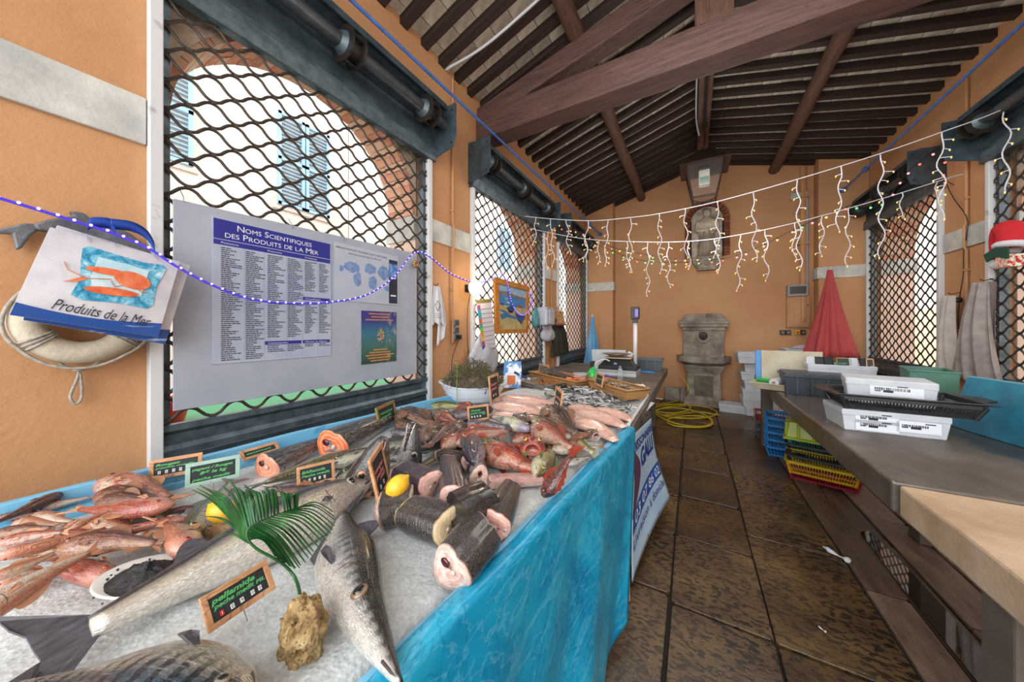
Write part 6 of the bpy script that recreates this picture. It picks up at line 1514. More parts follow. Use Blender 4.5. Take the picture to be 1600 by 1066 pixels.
# small gold and red bow ornament
op = onx(648, 413, X1 + .02); t = thing('ornament', 'small gold and red ornament hanging at the top right of notice board', 'ornament', op, world=True)
for k in range(6): a = k * PI / 3; MB().ball(op + Vector((.01, .018 * math.cos(a), .018 * math.sin(a))), .016, 8, 6).build('bauble', M('red_bauble', '#b0304a', .25, .3) if k == 1 else M('gold_bauble', '#a98a5a', .3, .5), t, smooth='all')
# sculpted grey fish on the plaster
gf = thing('wall_fish', 'grey carved fish fixed on the orange wall above the lifebuoy', 'sculpture', onx(150, 370, XL), world=True)
GF = M('slate_grey_fish', '#747880', .5, .25, var='#4d5158', scale=8, bump=.5, bscale=25, bdist=.01)
o = [onx(u, v, XL + .012) for u, v in ((50, 352), (75, 345), (100, 341), (112, 340), (105, 332), (128, 334), (142, 346), (170, 352), (200, 366), (224, 384), (236, 398), (210, 404), (160, 392), (110, 380), (80, 364), (56, 362))]
MB().prism3(o, (.035, 0, 0)).build('body', GF, gf, bevel=.008)
o = [onx(u, v, XL + .016) for u, v in ((58, 352), (40, 350), (20, 354), (-6, 360), (-8, 366), (18, 367), (24, 392), (34, 388), (46, 370), (58, 362))]
MB().prism3(o, (.022, 0, 0)).build('tail_fin', GF, gf, bevel=.006)
# lifebuoy
lc_ = Vector((XL + .062, .243, 1.525)); lb = thing('lifebuoy', 'off-white lifebuoy with rope hanging behind the printed bags', 'lifebuoy', lc_, world=True)
BUOY = M('cream_lifebuoy', '#c9c1b0', .5, var='#b3aa98', scale=7, bump=.5, bscale=55, bdist=.006); ROPE = M('white_grey_rope', '#b4b0a6', .8, var='#8f8b82', scale=60, bump=.5)
MB().tube([lc_ + Vector((0, .122 * math.cos(a), .122 * math.sin(a))) for a in [2 * PI * i / 40 for i in range(40)]], .042, 14, closed=True).build('ring', BUOY, lb, smooth='all')
for a in (R(215), R(325), R(35), R(145)):
    for k in (-1, 0, 1):
        b = a + k * .09; c = lc_ + Vector((0, .122 * math.cos(b), .122 * math.sin(b))); rd = Vector((0, math.cos(b), math.sin(b)))
        MB().tube([c + Vector((.0445, 0, 0)) * math.cos(q) + rd * .0445 * math.sin(q) for q in [2 * PI * i / 16 for i in range(16)]], .0045, 5, closed=True).build('rope_wrap', ROPE, lb, smooth='all')
pts = [lc_ + Vector((.02, .17 * math.cos(a), .17 * math.sin(a) - .012 * abs(math.sin(2 * (a - R(35)))))) for a in [2 * PI * i / 40 for i in range(40)]]
MB().tube(pts, .0055, 6, closed=True).build('grab_rope', ROPE, lb, smooth='all')
k0 = onx(124, 577, XL + .03); MB().ball(k0, .012, 8, 6, (1, 1.4, .8)).build('knot', ROPE, lb, smooth='all')
lp = [onx(u, v, XL + .03) for u, v in ((124, 577), (126, 590), (128, 610), (127, 622), (122, 630), (115, 630), (110, 622), (112, 612), (119, 596), (124, 580))]
MB().tube(crv(lp, 4), .0045, 6).build('rope_loop', ROPE, lb, smooth='all')
for e in ((80, 562), (165, 560)): MB().tube(crv([k0, onx((k0.y * 0 + e[0] + 124) / 2, 572, XL + .04), onx(e[0], e[1] - 4, XL + .06)], 4), .0045, 6).build('rope_end', ROPE, lb, smooth='all')
# printed shopping bags
def bagmap(c, x=0): 
    def f(u, v, lift=0.0):
        p = (c[0] * (1 - u) + c[1] * u) * (1 - v) + (c[3] * (1 - u) + c[2] * u) * v
        return p + Vector((lift + .012 * math.sin(PI * u) * math.sin(PI * v), 0, 0))
    return f
BAGW = M('white_woven_plastic', '#d3d3da', .3, var='#c2c3cd', scale=12, bump=.15, bscale=90); BAGB = M('wave_blue_print', '#1d4f9a', .3, var='#c9d9ea', scale=7, lo=.55, hi=.62, sc=(1, .4, 3)); STRAP = M('blue_webbing', '#123f9a', .6, bump=.3, bscale=140)
def bag(name, label, c, x, art):
    c = [onx(u, v, x) for u, v in c]; f = bagmap(c); t = thing(name, label, 'bag', (c[0] + c[2]) / 2, world=True)
    m = MB(); m.grid(lambda u, v: f(u, v), 14, 10, (-.028, 0, 0)); m.build('front', BAGW, t, smooth=True)
    m = MB(); m.grid(lambda u, v: f(u, .84 + .06 * math.sin(u * 3 + .4) * (1 - v) + .16 * v, .0015), 16, 4); m.build('wave_print', BAGB, t)
    def shape(nm, pts, mat, lift): 
        MB().prism3([f(u, v, lift) for u, v in pts], (.0004, 0, 0)).build(nm, mat, t)
    if art:
        ice = NT('ice_cube_print'); cc = ice.coord('Object'); ice.set(base=ice.ramp(ice.noise(cc, 22, 5, .7, 1.0), [(.3, '#0f5a8c'), (.45, '#2f95bf'), (.58, '#7cc4dc'), (.7, '#d5edf4')]), rough=.25)
        o = [(.24, .14), (.28, .1), (.5, .12), (.7, .13), (.86, .1), (.9, .14), (.86, .4), (.88, .62), (.84, .68), (.6, .68), (.36, .72), (.28, .68), (.3, .5), (.26, .3)]
        shape('ice_cube_print', [tuple(p) for p in o], ice.mat, .002)
        shape('ice_face_print', [(.36, .2), (.6, .2), (.76, .22), (.76, .55), (.6, .58), (.4, .6), (.36, .45)], M('pale_ice_print', '#a9d3e2', .25, var='#cfe7ee', scale=18), .0026)
        OR = M('crayfish_orange_print', '#d4552c', .3, var='#e98a5e', scale=30)
        el = lambda cx, cy, a, b, r: [(cx + a * math.cos(q) * math.cos(r) - b * math.sin(q) * math.sin(r), cy + a * math.cos(q) * math.sin(r) + b * math.sin(q) * math.cos(r)) for q in [2 * PI * i / 18 for i in range(18)]]
        shape('crayfish_body_print', el(.66, .38, .15, .1, .15), OR, .0032); shape('crayfish_claw_print', el(.46, .34, .16, .04, -.1), OR, .0036); shape('crayfish_claw_print', el(.54, .56, .2, .045, -.12), OR, .0036); shape('crayfish_claw_print', [(.2, .56), (.3, .47), (.36, .46), (.3, .52)], OR, .0036)
        for a in (((.16, .34), (.2, .42), (.34, .47), (.5, .42)), ((.5, .44), (.54, .5), (.6, .46)), ((.7, .46), (.76, .5), (.8, .48))): MB().tube([f(u, v, .004) for u, v in a], .0014, 4).build('feeler_print', OR, t)
        me = text_mesh('Produits de la Mer', 1.0, M('dark_script_print', '#27304a', .4), shear=.35, depth=0.0); xs = [v.co.x for v in me.vertices]; W0 = max(xs) - min(xs); x0 = min(xs)
        for v in me.vertices: v.co = f(.2 + .7 * (v.co.x - x0) / W0, .87 + .02 * v.co.x / W0 - v.co.y * .17, .0034) - OFF[t.name]
        put('lettering', me, t)
    return t
bag('shopping_bag', 'white printed bag behind the crayfish one, showing only its edge', [(90, 352), (297, 415), (258, 538), (36, 500)], XL + .165, False)
fb_ = bag('shopping_bag', 'white bag printed with an orange crayfish in an ice cube and Produits de la Mer', [(79, 355), (281, 409), (247, 527), (15, 492)], XL + .2, True)
for pts in (((137, 372), (138, 352), (150, 348), (172, 350), (180, 362), (180, 380)), ((172, 350), (205, 354), (228, 366), (240, 384), (242, 398))):
    P = crv([onx(u, v, XL + .205) for u, v in pts], 6); m = MB(); rs = []
    for p in P: rs.append([p + Vector((.002, 0, -.02)), p + Vector((.006, 0, 0)), p + Vector((.002, 0, .02)), p + Vector((-.002, 0, 0))])
    m.rings(rs); m.build('strap', STRAP, fb_, smooth='all')
# ---- violet LED rope
def rope(pts, label, X): 
    P = crv([onx(u, v, X) for u, v in pts], 14); t = thing('rope_light', label, 'rope light', P[0], group='violet rope light along the left wall', world=True)
    MB().tube(P, .0052, 8).build('tube', LEDT, t, smooth='all'); L = 0; nxt = .0; me = MB().ball((0, 0, 0), .0048, 6, 4).mesh('led', LEDV)
    for a, b in zip(P, P[1:]):
        L += (b - a).length
        if L >= nxt: put('led', me, t, loc=b + Vector((.006, 0, .003)) - OFF[t.name]); nxt = L + .034
rope([(-40, 298), (0, 310), (60, 328), (120, 347), (180, 366), (235, 390), (275, 416), (330, 445), (390, 467), (450, 474), (510, 473), (570, 462), (612, 436), (638, 404), (652, 394), (672, 402), (704, 428), (738, 442)], 'violet LED rope light sagging across bags and notice board to the lamp', XL + .23)
rope([(748, 442), (768, 437), (782, 428), (789, 435), (794, 450), (800, 476), (812, 492), (822, 490), (830, 478), (830, 462), (826, 458)], 'violet LED rope light looping over the framed boat painting', XL + .09)
# ---- hanging cloths: sheet with folds between four photo points
def hanging(name, label, cat, c, x, mat, folds=4, amp=.02, pinch=.35, sag=0.0, top=None, group=None, hook=True, bulge=.03, s=1):
    c = [onx(u, v, x) for u, v in c]; t = thing(name, label, cat, (c[0] + c[1]) / 2, world=True, group=group); m = MB()
    def f(u, v):
        p = (c[0] * (1 - u) + c[1] * u) * (1 - v) + (c[3] * (1 - u) + c[2] * u) * v; mid = (c[0] + c[1]) / 2 * (1 - v) + (c[2] + c[3]) / 2 * v
        p = mid + (p - mid) * (1 - pinch * (1 - v) ** 2)
        w = amp * (.4 + .6 * v) * math.sin(2 * PI * folds * u + 1.3 * math.sin(v * 3)) + bulge * math.sin(PI * u) * (.4 + .6 * math.sin(PI * min(1, v * .8 + .1)))
        return p + Vector((s * w, 0, -.012 * (math.sin(2 * PI * folds * u) * v) - sag * math.sin(PI * u) * (1 - v)))
    m.grid(f, 36, 26); o = m.build('cloth', mat, t, smooth='all'); q = o.modifiers.new('thick', 'SOLIDIFY'); q.thickness = .004; q.offset = 0
    if hook:
        h = (c[0] + c[1]) / 2; MB().tube([h + Vector((-s * .06, 0, .03)), h + Vector((s * .0, 0, .012)), h + Vector((s * .02, 0, .03))], .004, 6).build('hook', BLACKSTEEL, t)
    return t, f
WCL = M('white_cotton', '#d3d5da', .7, var='#bfc2ca', scale=8); GCL = M('grey_coat_cloth', '#a39a96', .8, var='#877d7a', scale=10); LCL = M('light_grey_coat', '#c9c2be', .8, var='#b3aba7', scale=9); OLIVE = M('dark_olive_cloth', '#33352a', .8, var='#272920', scale=10)
t, f = hanging('apron', 'white printed plastic apron hanging beside the first grille', 'apron', [(674, 446), (690, 450), (697, 508), (673, 506)], XL + .03, WCL, 3, .012)
o = MB(); o.grid(lambda u, v: onx(684 + 12 * u - 2 * v, 506 + 36 * v * (1 - .4 * u), XL + .035) + Vector((.01 * math.sin(u * 9), 0, 0)), 8, 8, (.003, 0, 0)); o.build('tie', WCL, t, smooth='all')
MB().tube([onx(u, v, XL + .075) for u, v in ((680, 478), (684, 470), (688, 478), (684, 486), (681, 480))], .003, 5).build('printed_emblem', GREYTXT, t)
for k in range(3): MB().tube([onx(679, 490 + k * 3, XL + .075), onx(690, 491 + k * 3, XL + .075)], .0014, 4).build('printed_line', GREYTXT, t)
# socket box, cables
so = onx(709, 516, XL); t = thing('socket_box', 'grey surface-mounted triple socket box on the first left pier', 'socket', so, world=True)
GS = M('grey_socket', '#6d7276', .5); 
for dz_, w in ((.075, .075), (.0, .075), (-.07, .12)): b = MB().bb(so.x, so.x + .045, so.y - .04, so.y - .04 + w, so.z + dz_ - .03, so.z + dz_ + .034).build('housing', GS, t, bevel=.005); MB().bb(so.x + .045, so.x + .05, so.y - .03 , so.y + .025, so.z + dz_ - .022, so.z + dz_ + .026).build('cover', M('dark_socket_cover', '#44484c', .4), b)
MB().bb(so.x + .05, so.x + .085, so.y - .015, so.y + .02, so.z - .09, so.z - .05).build('plug', BLK, t)
def cable(name, label, pts, r=.004, mat=None):
    P = crv(pts, 6); t = thing(name, label, 'cable', P[0], world=True); MB().tube(P, r, 6).build('lead', mat or BLK, t, smooth='all'); MB().tube([P[0], P[0].lerp(P[1], .5)], r * 1.8, 6).build('sleeve', mat or BLK, t); return t
cable('power_cable', 'black cable hanging from the socket box', [so + Vector((.08, .0, -.08))] + [onx(u, v, XL + .04) for u, v in ((711, 545), (706, 565), (706, 590))])
# flood lamp
fp = onx(743, 450, XL + .12); t = thing('flood_lamp', 'glaring small flood lamp fixed on the second grille frame', 'lamp', fp, world=True)
MB().ball(fp, .085, 14, 10, (.8, 1, 1)).build('bulb', glow('lamp_glow', '#ffe3a8', 4.5), t, smooth='all'); MB().tube([fp + Vector((-.11, 0, 0)), fp + Vector((-.04, 0, 0))], [.03, .05], 12).build('holder', BLK, t)
MB().bb(XL, XL + .02, fp.y - .03, fp.y + .03, fp.z - .04, fp.z + .04).build('bracket', BLK, t)
pd = bpy.data.lights.new('lamp_light', 'POINT'); pd.energy = 5; pd.color = (1, .86, .65); pd.shadow_soft_size = .06; po = bpy.data.objects.new('lamp_light', pd); COL.objects.link(po); po.location = fp + Vector((.09, 0, 0))
cable('lamp_cable', 'black lamp cable running down the pier below the flood lamp', [fp + Vector((-.06, 0, -.04))] + [onx(u, v, XL + .03) for u, v in ((731, 480), (730, 520), (732, 555), (738, 575))])
# price calendar strip
CAL = M('laminated_sheet', '#c9c6cf', .3); c = [onx(u, v, XL + .1) for u, v in ((744, 469), (767, 467), (775, 543), (754, 548))]; t = thing('laminated_chart', 'laminated chart with a rainbow edge hanging beside the boat painting', 'chart', c[0], world=True)
MB().prism3(c, (.002, 0, 0)).build('sheet', CAL, t)
L_ = lambda u, v: (c[0] * (1 - u) + c[1] * u) * (1 - v) + (c[3] * (1 - u) + c[2] * u) * v + Vector((.0025, 0, 0))
MB().prism3([L_(0, 0), L_(1, 0), L_(1, .07), L_(0, .07)], (.0008, 0, 0)).build('heading', M('gold_heading', '#7d6f3c', .5), t)
for k, h in enumerate(('#a8447c', '#2f98b9', '#2f98b9', '#d9563a', '#3aa08f', '#74b54a', '#d98a3a', '#d9b63a', '#b0447c', '#2f4f9a')): MB().prism3([L_(0, .1 + .09 * k), L_(.2, .1 + .09 * k), L_(.2, .19 + .09 * k), L_(0, .19 + .09 * k)], (.0008, 0, 0)).build('colour_tab', M('tab_' + h.strip('#'), h, .4), t)
for k in range(10): MB().prism3([L_(.22, .185 + .09 * k), L_(.97, .185 + .09 * k), L_(.97, .192 + .09 * k), L_(.22, .192 + .09 * k)], (.0006, 0, 0)).build('rule', GREYTXT, t)
# framed painting of boats
c = [onx(u, v, XL + .06) for u, v in ((770, 433), (824, 448), (823, 520), (772, 522))]; t = thing('framed_painting', 'orange framed painting of boats on a beach hung on the second grille', 'painting', c[3], world=True)
A_ = lambda u, v, l=0: (c[0] * (1 - u) + c[1] * u) * (1 - v) + (c[3] * (1 - u) + c[2] * u) * v + Vector((l, 0, 0))
FRW = wood('orange_frame_wood', '#b5752c', '#9c6224', '#c98a3f', (3, 3, 3), .5, .2)
q = .1
for (a, b, d, e) in ((0, 0, 1, q), (0, 1 - q * .8, 1, 1), (0, q, q, 1 - q * .8), (1 - q * .8, q, 1, 1 - q * .8)): MB().prism3([A_(a, b), A_(d, b), A_(d, e), A_(a, e)], (.03, 0, 0)).build('frame_bar', FRW, t, bevel=.004)
MB().prism3([A_(q, q), A_(1 - q * .8, q), A_(1 - q * .8, 1 - q * .8), A_(q, 1 - q * .8)], (.012, 0, 0)).build('canvas', M('painted_sand', '#bfae78', .5, var='#9c9468', scale=9), t)
def pa(nm, pts, col, l, var=None): MB().prism3([A_(q + (1 - 1.8 * q) * u, q + (1 - 1.8 * q) * v, l) for u, v in pts], (.0008, 0, 0)).build(nm, M('paint_' + col.strip('#'), col, .45, var=var, scale=14), t)
pa('painted_sky', [(0, 0), (1, 0), (1, .2), (0, .17)], '#7f9fc0', .0125, '#9db6cc'); pa('painted_sea', [(0, .2), (1, .24), (1, .48), (0, .44)], '#2f6fa8', .0125, '#4a8abf'); pa('painted_shore', [(0, .15), (.3, .13), (.6, .18), (1, .2), (1, .25), (.5, .23), (0, .21)], '#6b5a52', .0135, '#8c7b6b')
pa('painted_pool', [(.0, .55), (.25, .58), (.4, .66), (.62, .7), (.6, .76), (.3, .72), (.1, .78), (.05, .66), (.2, .64)], '#2f6f9c', .0135)
for pts, col in ((((.25, .5), (.45, .44), (.55, .5), (.5, .6), (.36, .6)), '#33457c'), (((.58, .6), (.75, .66), (.95, .6), (.98, .72), (.85, .84), (.66, .78)), '#2c4f8c'), (((.3, .57), (.5, .58), (.46, .62), (.36, .62)), '#a03a34'), (((.68, .77), (.85, .84), (.9, .86), (.8, .88)), '#7d4a34'), (((.68, .4), (.9, .42), (.86, .47), (.72, .47)), '#a0463a'), (((.05, .4), (.2, .42), (.16, .46), (.08, .45)), '#3a4a74'), (((.28, .36), (.4, .37), (.36, .4), (.3, .4)), '#c9c9d0'), (((.2, .28), (.34, .28), (.3, .31), (.22, .31)), '#c9a04a')): pa('painted_boat', pts, col, .0145)
# bags and coats on the second pier
def sackbag(name, label, cat, c, x, mat, amp=.02, knot=True, group=None):
    c = [onx(u, v, x) for u, v in c]; t = thing(name, label, cat, c[0], world=True, group=group); m = MB(); rs = []; n = 18; k = 9
    top, bot = c[0], c[1]; w = (onx(c[2][0] if False else 0, 0, x) if False else None)
    return t
def pouch(name, label, cat, u0, u1, v0, v1, x, depth, mat, s=1, neck=.25, handle=True, group=None):
    """a soft hanging bag: narrow tied neck, full lower body"""
    a = onx((u0 + u1) / 2, v0, x); b = onx((u0 + u1) / 2, v1, x); L_0, R_0 = onx(u0, (v0 + v1) / 2, x), onx(u1, (v0 + v1) / 2, x); w = abs(R_0.y - L_0.y) / 2; t = thing(name, label, cat, a, world=True, group=group)
    m = MB(); rs = []; n = 20
    for i in range(13):
        f = i / 12; p = a.lerp(b, f); r = (neck + (1 - neck) * min(1, f * 2.2) ** .8) * (math.sqrt(max(.02, 1 - max(0, (f - .72) / .29) ** 2)))
        rs.append([p + Vector((s * depth * (r * math.cos(q) + .9) * (1 + .12 * math.sin(5 * q + f * 4)), w * r * math.sin(q) * (1 + .1 * math.sin(4 * q + f * 6)), .01 * math.sin(3 * q) * f)) for q in [2 * PI * j / n for j in range(n)]])
    m.rings(rs); m.build('sack', mat, t, smooth='all')
    if handle: MB().tube(crv([a + Vector((s * depth, -w * .2, -.01)), a + Vector((s * depth * .4, 0, .05)), a + Vector((s * depth, w * .2, -.01))], 5), .006, 6).build('handle', mat, t, smooth='all')
    return t
WPB = M('white_bag_plastic', '#bdc0c9', .4, var='#a9adb8', scale=8); TEAL = M('teal_bag_plastic', '#4f8f96', .4, var='#397a82', scale=9)
t = thing('towel_dispenser', 'white plastic dispenser with rounded front on the second left pier', 'dispenser', onx(845, 496, XL), world=True)
p = onx(846, 496, XL + .02); MB().bb(XL, XL + .2, p.y - .2, p.y + .14, p.z - .13, p.z + .13).build('case', WPB, t, bevel=.03); MB().bb(XL + .2, XL + .215, p.y - .12, p.y + .06, p.z - .11, p.z + .11).build('front_panel', WPB, t, bevel=.006); MB().bb(XL + .02, XL + .19, p.y - .16, p.y + .1, p.z + .13, p.z + .15).build('lid', WPB, t, bevel=.004)
pouch('plastic_bag', 'teal plastic bag squeezed left of the white dispenser', 'bag', 829, 836, 482, 512, XL + .02, .05, TEAL)
pouch('plastic_bag', 'small white plastic bag hanging below the dispenser', 'bag', 843, 860, 508, 534, XL + .02, .06, WPB)
pouch('plastic_bag', 'large white plastic bag hanging behind the seaweed bowl', 'bag', 731, 772, 522, 590, XL + .02, .05, WPB)
FLO = M('floral_print', '#c9a86a', .5, var='#9c4a5c', scale=22, lo=.5, hi=.6); t = thing('gift_bag', 'flower printed paper bag hung over the dark olive coat', 'bag', onx(876, 480, XL), world=True)
p = onx(876, 497, XL + .1); m = MB(); m.rings([[(p.x - .07, p.y - .15, p.z - .11), (p.x + .05, p.y - .17, p.z - .13), (p.x + .05, p.y + .13, p.z - .13), (p.x - .07, p.y + .15, p.z - .11)], [(p.x - .03, p.y - .2, p.z + .12), (p.x + .01, p.y - .2, p.z + .12), (p.x + .01, p.y + .08, p.z + .12), (p.x - .03, p.y + .08, p.z + .12)]]); m.build('body', FLO, t); MB().bb(p.x - .072, p.x + .052, p.y - .172, p.y + .152, p.z - .13, p.z - .1).build('border', M('rose_border', '#a04a62', .5), t)
MB().tube(crv([(p.x, p.y - .14, p.z + .12), (p.x - .04, p.y - .06, p.z + .19), (p.x, p.y + .03, p.z + .12)], 5), .006, 6).build('handle', M('rose_border', '#a04a62', .5), t)
hanging('coat', 'dark olive coat hanging on the second left pier', 'coat', [(862, 500), (882, 500), (888, 552), (861, 558)], XL + .05, OLIVE, 4, .03)
# ------------------------------------------------------------------ far end of the hall
E = lambda u, v, y=YE: ony(u, v, y)
def parasol(name, label, x, y, ztop, zbot, r, mat, ztip=None, folds=9, seed=0):
    t = thing(name, label, 'parasol', (x, y, 0), world=True); m = MB(); rs = []; n = 54; H = ztop - zbot
    for i in range(15):
        f = i / 14; rr_ = .03 + (r - .03) * f ** 1.15
        rs.append([(x + rr_ * (1 + (.06 + .16 * f) * math.cos(folds * q + .6 * math.sin(3 * q + seed))) * math.cos(q), y + rr_ * (1 + (.06 + .16 * f) * math.cos(folds * q + .6 * math.sin(3 * q + seed))) * math.sin(q), ztop - H * f - .03 * f * math.sin(folds * q)) for q in [2 * PI * j / n for j in range(n)]])
    m.rings(rs); m.build('canopy', mat, t, smooth='all'); MB().tube([(x, y, 0), (x, y, ztop + .03)], .019, 10).build('pole', M('pale_pole', '#b9b1a6', .5), t, smooth='all'); MB().tube([(x, y, ztop), (x, y, ztop + .05)], [.03, .016], 10).build('cap', M('pale_pole', '#b9b1a6', .5), t)
    MB().lathe([(.2, 0), (.2, .04), (.05, .07), (.035, .2)], (x, y, 0), 16).build('base', BLACKSTEEL, t)
REDC = M('faded_red_canvas', '#b84a4a', .75, var='#a03c40', scale=4, sc=(1, 1, .3)); BLUC = M('blue_canvas', '#3f86bd', .7, var='#75a9cf', scale=4, sc=(3, 3, .4))
pr_ = ony(1294, 420, 6.55); parasol('parasol', 'closed faded red parasol standing by the right pilaster', pr_.x + .02, 6.55, pr_.z - .02, 1.06, .27, REDC, folds=8)
pb_ = ony(926, 495, 6.6); parasol('parasol', 'closed blue parasol standing in the left corner by the farthest grille', pb_.x, 6.6, pb_.z, .55, .2, BLUC, folds=7)
# niche with statue
n0 = E(1104, 375); ni = thing('niche', 'brick edged wall niche with a carved console under it', 'niche', n0, world=True)
cx, zs = n0.x, E(1104, 345).z; ro, ri = .40, .27; zb = E(1104, 402).z
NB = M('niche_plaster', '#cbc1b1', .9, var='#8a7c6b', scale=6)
m = MB(); n = 16; arc = lambda r: [(cx - r * math.cos(PI * i / n), zs + r * math.sin(PI * i / n)) for i in range(n + 1)]
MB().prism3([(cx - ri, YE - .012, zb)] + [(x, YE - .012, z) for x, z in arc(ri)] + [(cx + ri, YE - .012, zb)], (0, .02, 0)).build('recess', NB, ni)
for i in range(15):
    a = PI * (i + .5) / 15; put('brick', brick_shaded, ni, loc=Vector((cx - .325 * math.cos(a), YE - .03, zs + .325 * math.sin(a))) - OFF[ni.name], rot=(0, -(PI / 2 - a) if False else a - PI / 2, 0)).rotation_euler = (PI / 2, PI / 2 - a + 0, 0) if False else (0, a, 0)
k = 0
z = zb + .03
while z < zs:
    for sg in (-1, 1):
        for q in (.285, ): put('brick', brick_shaded, ni, loc=Vector((cx + sg * (.27 + .055), YE - .03, z)) - OFF[ni.name], rot=(0, 0, 0))
    z += .056
for sg in (-1, 1): MB().bb(cx + sg * ri - .012, cx + sg * ri + .012, YE - .07, YE, zb, zs).build('reveal_edge', JOINT, ni)
# statue: robed figure in relief
STA = M('aged_statue_stone', '#d9cebc', .8, var='#aca08c', scale=7, bump=.4, bscale=40); STD = M('stained_statue_robe', '#a39684', .85, var='#7b6f60', scale=6, bump=.5, bscale=30)
st_ = thing('statue', 'small pale stone statue of a robed figure standing in the niche', 'statue', (cx, YE - .08, zb), world=True); H = zs + .2 - zb
def ell(rows, nm, mat, par, n=20, fold=0):
    rs = []
    for (f, rx, ry, dx) in rows: rs.append([(cx + dx + rx * math.cos(q) * (1 + fold * math.sin(9 * q)), YE - .09 - ry * math.sin(q) * (1 + fold * math.sin(9 * q + 1)), zb + H * f) for q in [2 * PI * j / n for j in range(n)]])
    m = MB(); m.rings(rs); return m.build(nm, mat, par, smooth='all')
ell([(0, .15, .07, 0), (.1, .155, .075, 0), (.3, .14, .075, .005), (.5, .13, .075, 0)], 'robe', STD, st_, fold=.07)
ell([(.46, .13, .08, 0), (.55, .15, .09, 0), (.66, .165, .09, 0), (.75, .15, .08, 0), (.79, .09, .06, 0), (.81, .05, .045, 0), (.84, .045, .045, 0)], 'torso', STA, st_, fold=.02)
hz = zb + H * .91; hd_ = MB().ball((cx, YE - .1, hz), .075, 16, 12, (.85, .9, 1.1)).build('head', STA, st_, smooth='all')
MB().ball((cx, YE - .165, hz - .005), .016, 8, 6, (.7, 1, 1.3)).build('nose', STA, hd_, smooth='all')
for sg in (-1, 1): MB().ball((cx + sg * .026, YE - .158, hz + .012), .01, 8, 5, (1.2, .6, .7)).build('eye', STD, hd_, smooth='all')
MB().ball((cx, YE - .155, hz - .035), .014, 8, 5, (1.3, .6, .5)).build('mouth', STD, hd_, smooth='all'); MB().ball((cx, YE - .085, hz + .028), .078, 14, 8, (.95, .9, .9)).build('hair', STD, hd_, smooth='all')
for sg in (-1, 1): MB().tube(crv([(cx + sg * .14, YE - .1, zb + H * .72), (cx + sg * .165, YE - .13, zb + H * .58), (cx + sg * .08, YE - .18, zb + H * .53), (cx + sg * .01, YE - .19, zb + H * .545)], 5), [.048, .047, .046, .045, .044, .042, .04, .04, .038, .036, .034, .032, .03, .028, .026, .024], 10).build('sleeve', STA, st_, smooth='all')
MB().ball((cx, YE - .2, zb + H * .55), .03, 10, 7, (1.3, .8, .9)).build('clasped_hands', STA, st_, smooth='all')
for q in (-.09, -.05, -.01, .04, .08): MB().tube(crv([(cx + q * .6, YE - .165, zb + H * .5), (cx + q, YE - .165, zb + H * .3), (cx + q * 1.2, YE - .16, zb + .01)], 5), .012, 6).build('robe_fold', STD, st_, smooth='all')
# console with scrolls
co_ = [(cx - .25, zb), (cx + .25, zb), (cx + .23, zb - .12), (cx + .15, zb - .24), (cx - .15, zb - .24), (cx - .23, zb - .12)]
CS = M('carved_console_stone', '#b0a595', .85, var='#877c6d', scale=9, bump=.8, bscale=28, bdist=.02)
MB().prism3([(x, YE - .16, z) for x, z in co_], (0, .16, 0)).build('console', CS, ni, bevel=.015)
for sx in (-.16, 0, .16):
    for z_ in (-.06, -.15): MB().tube([(cx + sx * (1 + z_) + (.055 - .008 * i * .6) * math.cos(i * .7), YE - .17, zb + z_ + (.05 - .006 * i * .6) * math.sin(i * .7)) for i in range(10)], .016, 6).build('scroll', CS, ni, smooth='all')
MB().bb(cx - .16, cx + .16, YE - .15, YE, zb - .27, zb - .24).build('console_foot', CS, ni, bevel=.006)
# wall fountain
f0 = E(1099, 636, YE - .25); fx = f0.x; ft = thing('wall_fountain', 'old grey stone wall fountain with a carved spout and basin', 'fountain', (fx, YE - .15, 0), world=True)
OS = OLDSTONE; zc = lambda v, y=YE - .2: E(1099, v, y).z
w = .34
MB().prism3([(fx - w, YE - .16, zc(562)), (fx + w, YE - .16, zc(562)), (fx + w, YE - .16, zc(516)), (fx - w, YE - .16, zc(516))], (0, .16, 0)).build('back_slab', OS, ft, bevel=.01)
for a, b, e in ((516, 511, .02), (511, 506, .06), (506, 502, .08)): MB().bb(fx - w - e, fx + w + e, YE - .17 - e, YE, zc(a), zc(b)).build('moulding', OS, ft, bevel=.008)
m = MB(); q = w + .07; m.rings([[(fx - q, YE - .24, zc(502)), (fx + q, YE - .24, zc(502)), (fx + q, YE, zc(502)), (fx - q, YE, zc(502))], [(fx - q + .12, YE - .14, zc(490)), (fx + q - .12, YE - .14, zc(490)), (fx + q - .12, YE, zc(490)), (fx - q + .12, YE, zc(490))]]); m.build('cap_stone', OS, ft, bevel=.012)
sz = zc(525); MB().tube([(fx + .11 * math.cos(a), YE - .165, sz + .13 * math.sin(a)) for a in [2 * PI * i / 20 for i in range(20)]], .02, 6, closed=True).build('spout_ring', OS, ft, smooth='all')
MB().ball((fx, YE - .17, sz), .075, 12, 8, (1, .7, 1.1)).build('spout_mask', M('dark_wet_stone', '#4d463f', .6, var='#3a342f', scale=12), ft, smooth='all'); MB().tube([(fx, YE - .2, sz), (fx, YE - .26, sz - .01)], .02, 8).build('spout', BLACKSTEEL, ft)
bz1, bz2 = zc(559, YE - .35), zc(568, YE - .35); n = 26
def half(r, z, d): return [(fx + r * math.cos(PI * j / n), YE - .02 - d * math.sin(PI * j / n), z) for j in range(n + 1)]
MB().rings([half(.3, bz2 - .06, .3), half(.44, bz2, .46), half(.46, bz2 + .02, .48), half(.46, bz1 + .02, .48), half(.40, bz1 + .02, .42), half(.34, bz2 + .01, .36)]).build('basin', OS, ft, smooth=True)
bz3 = bz2 - .04
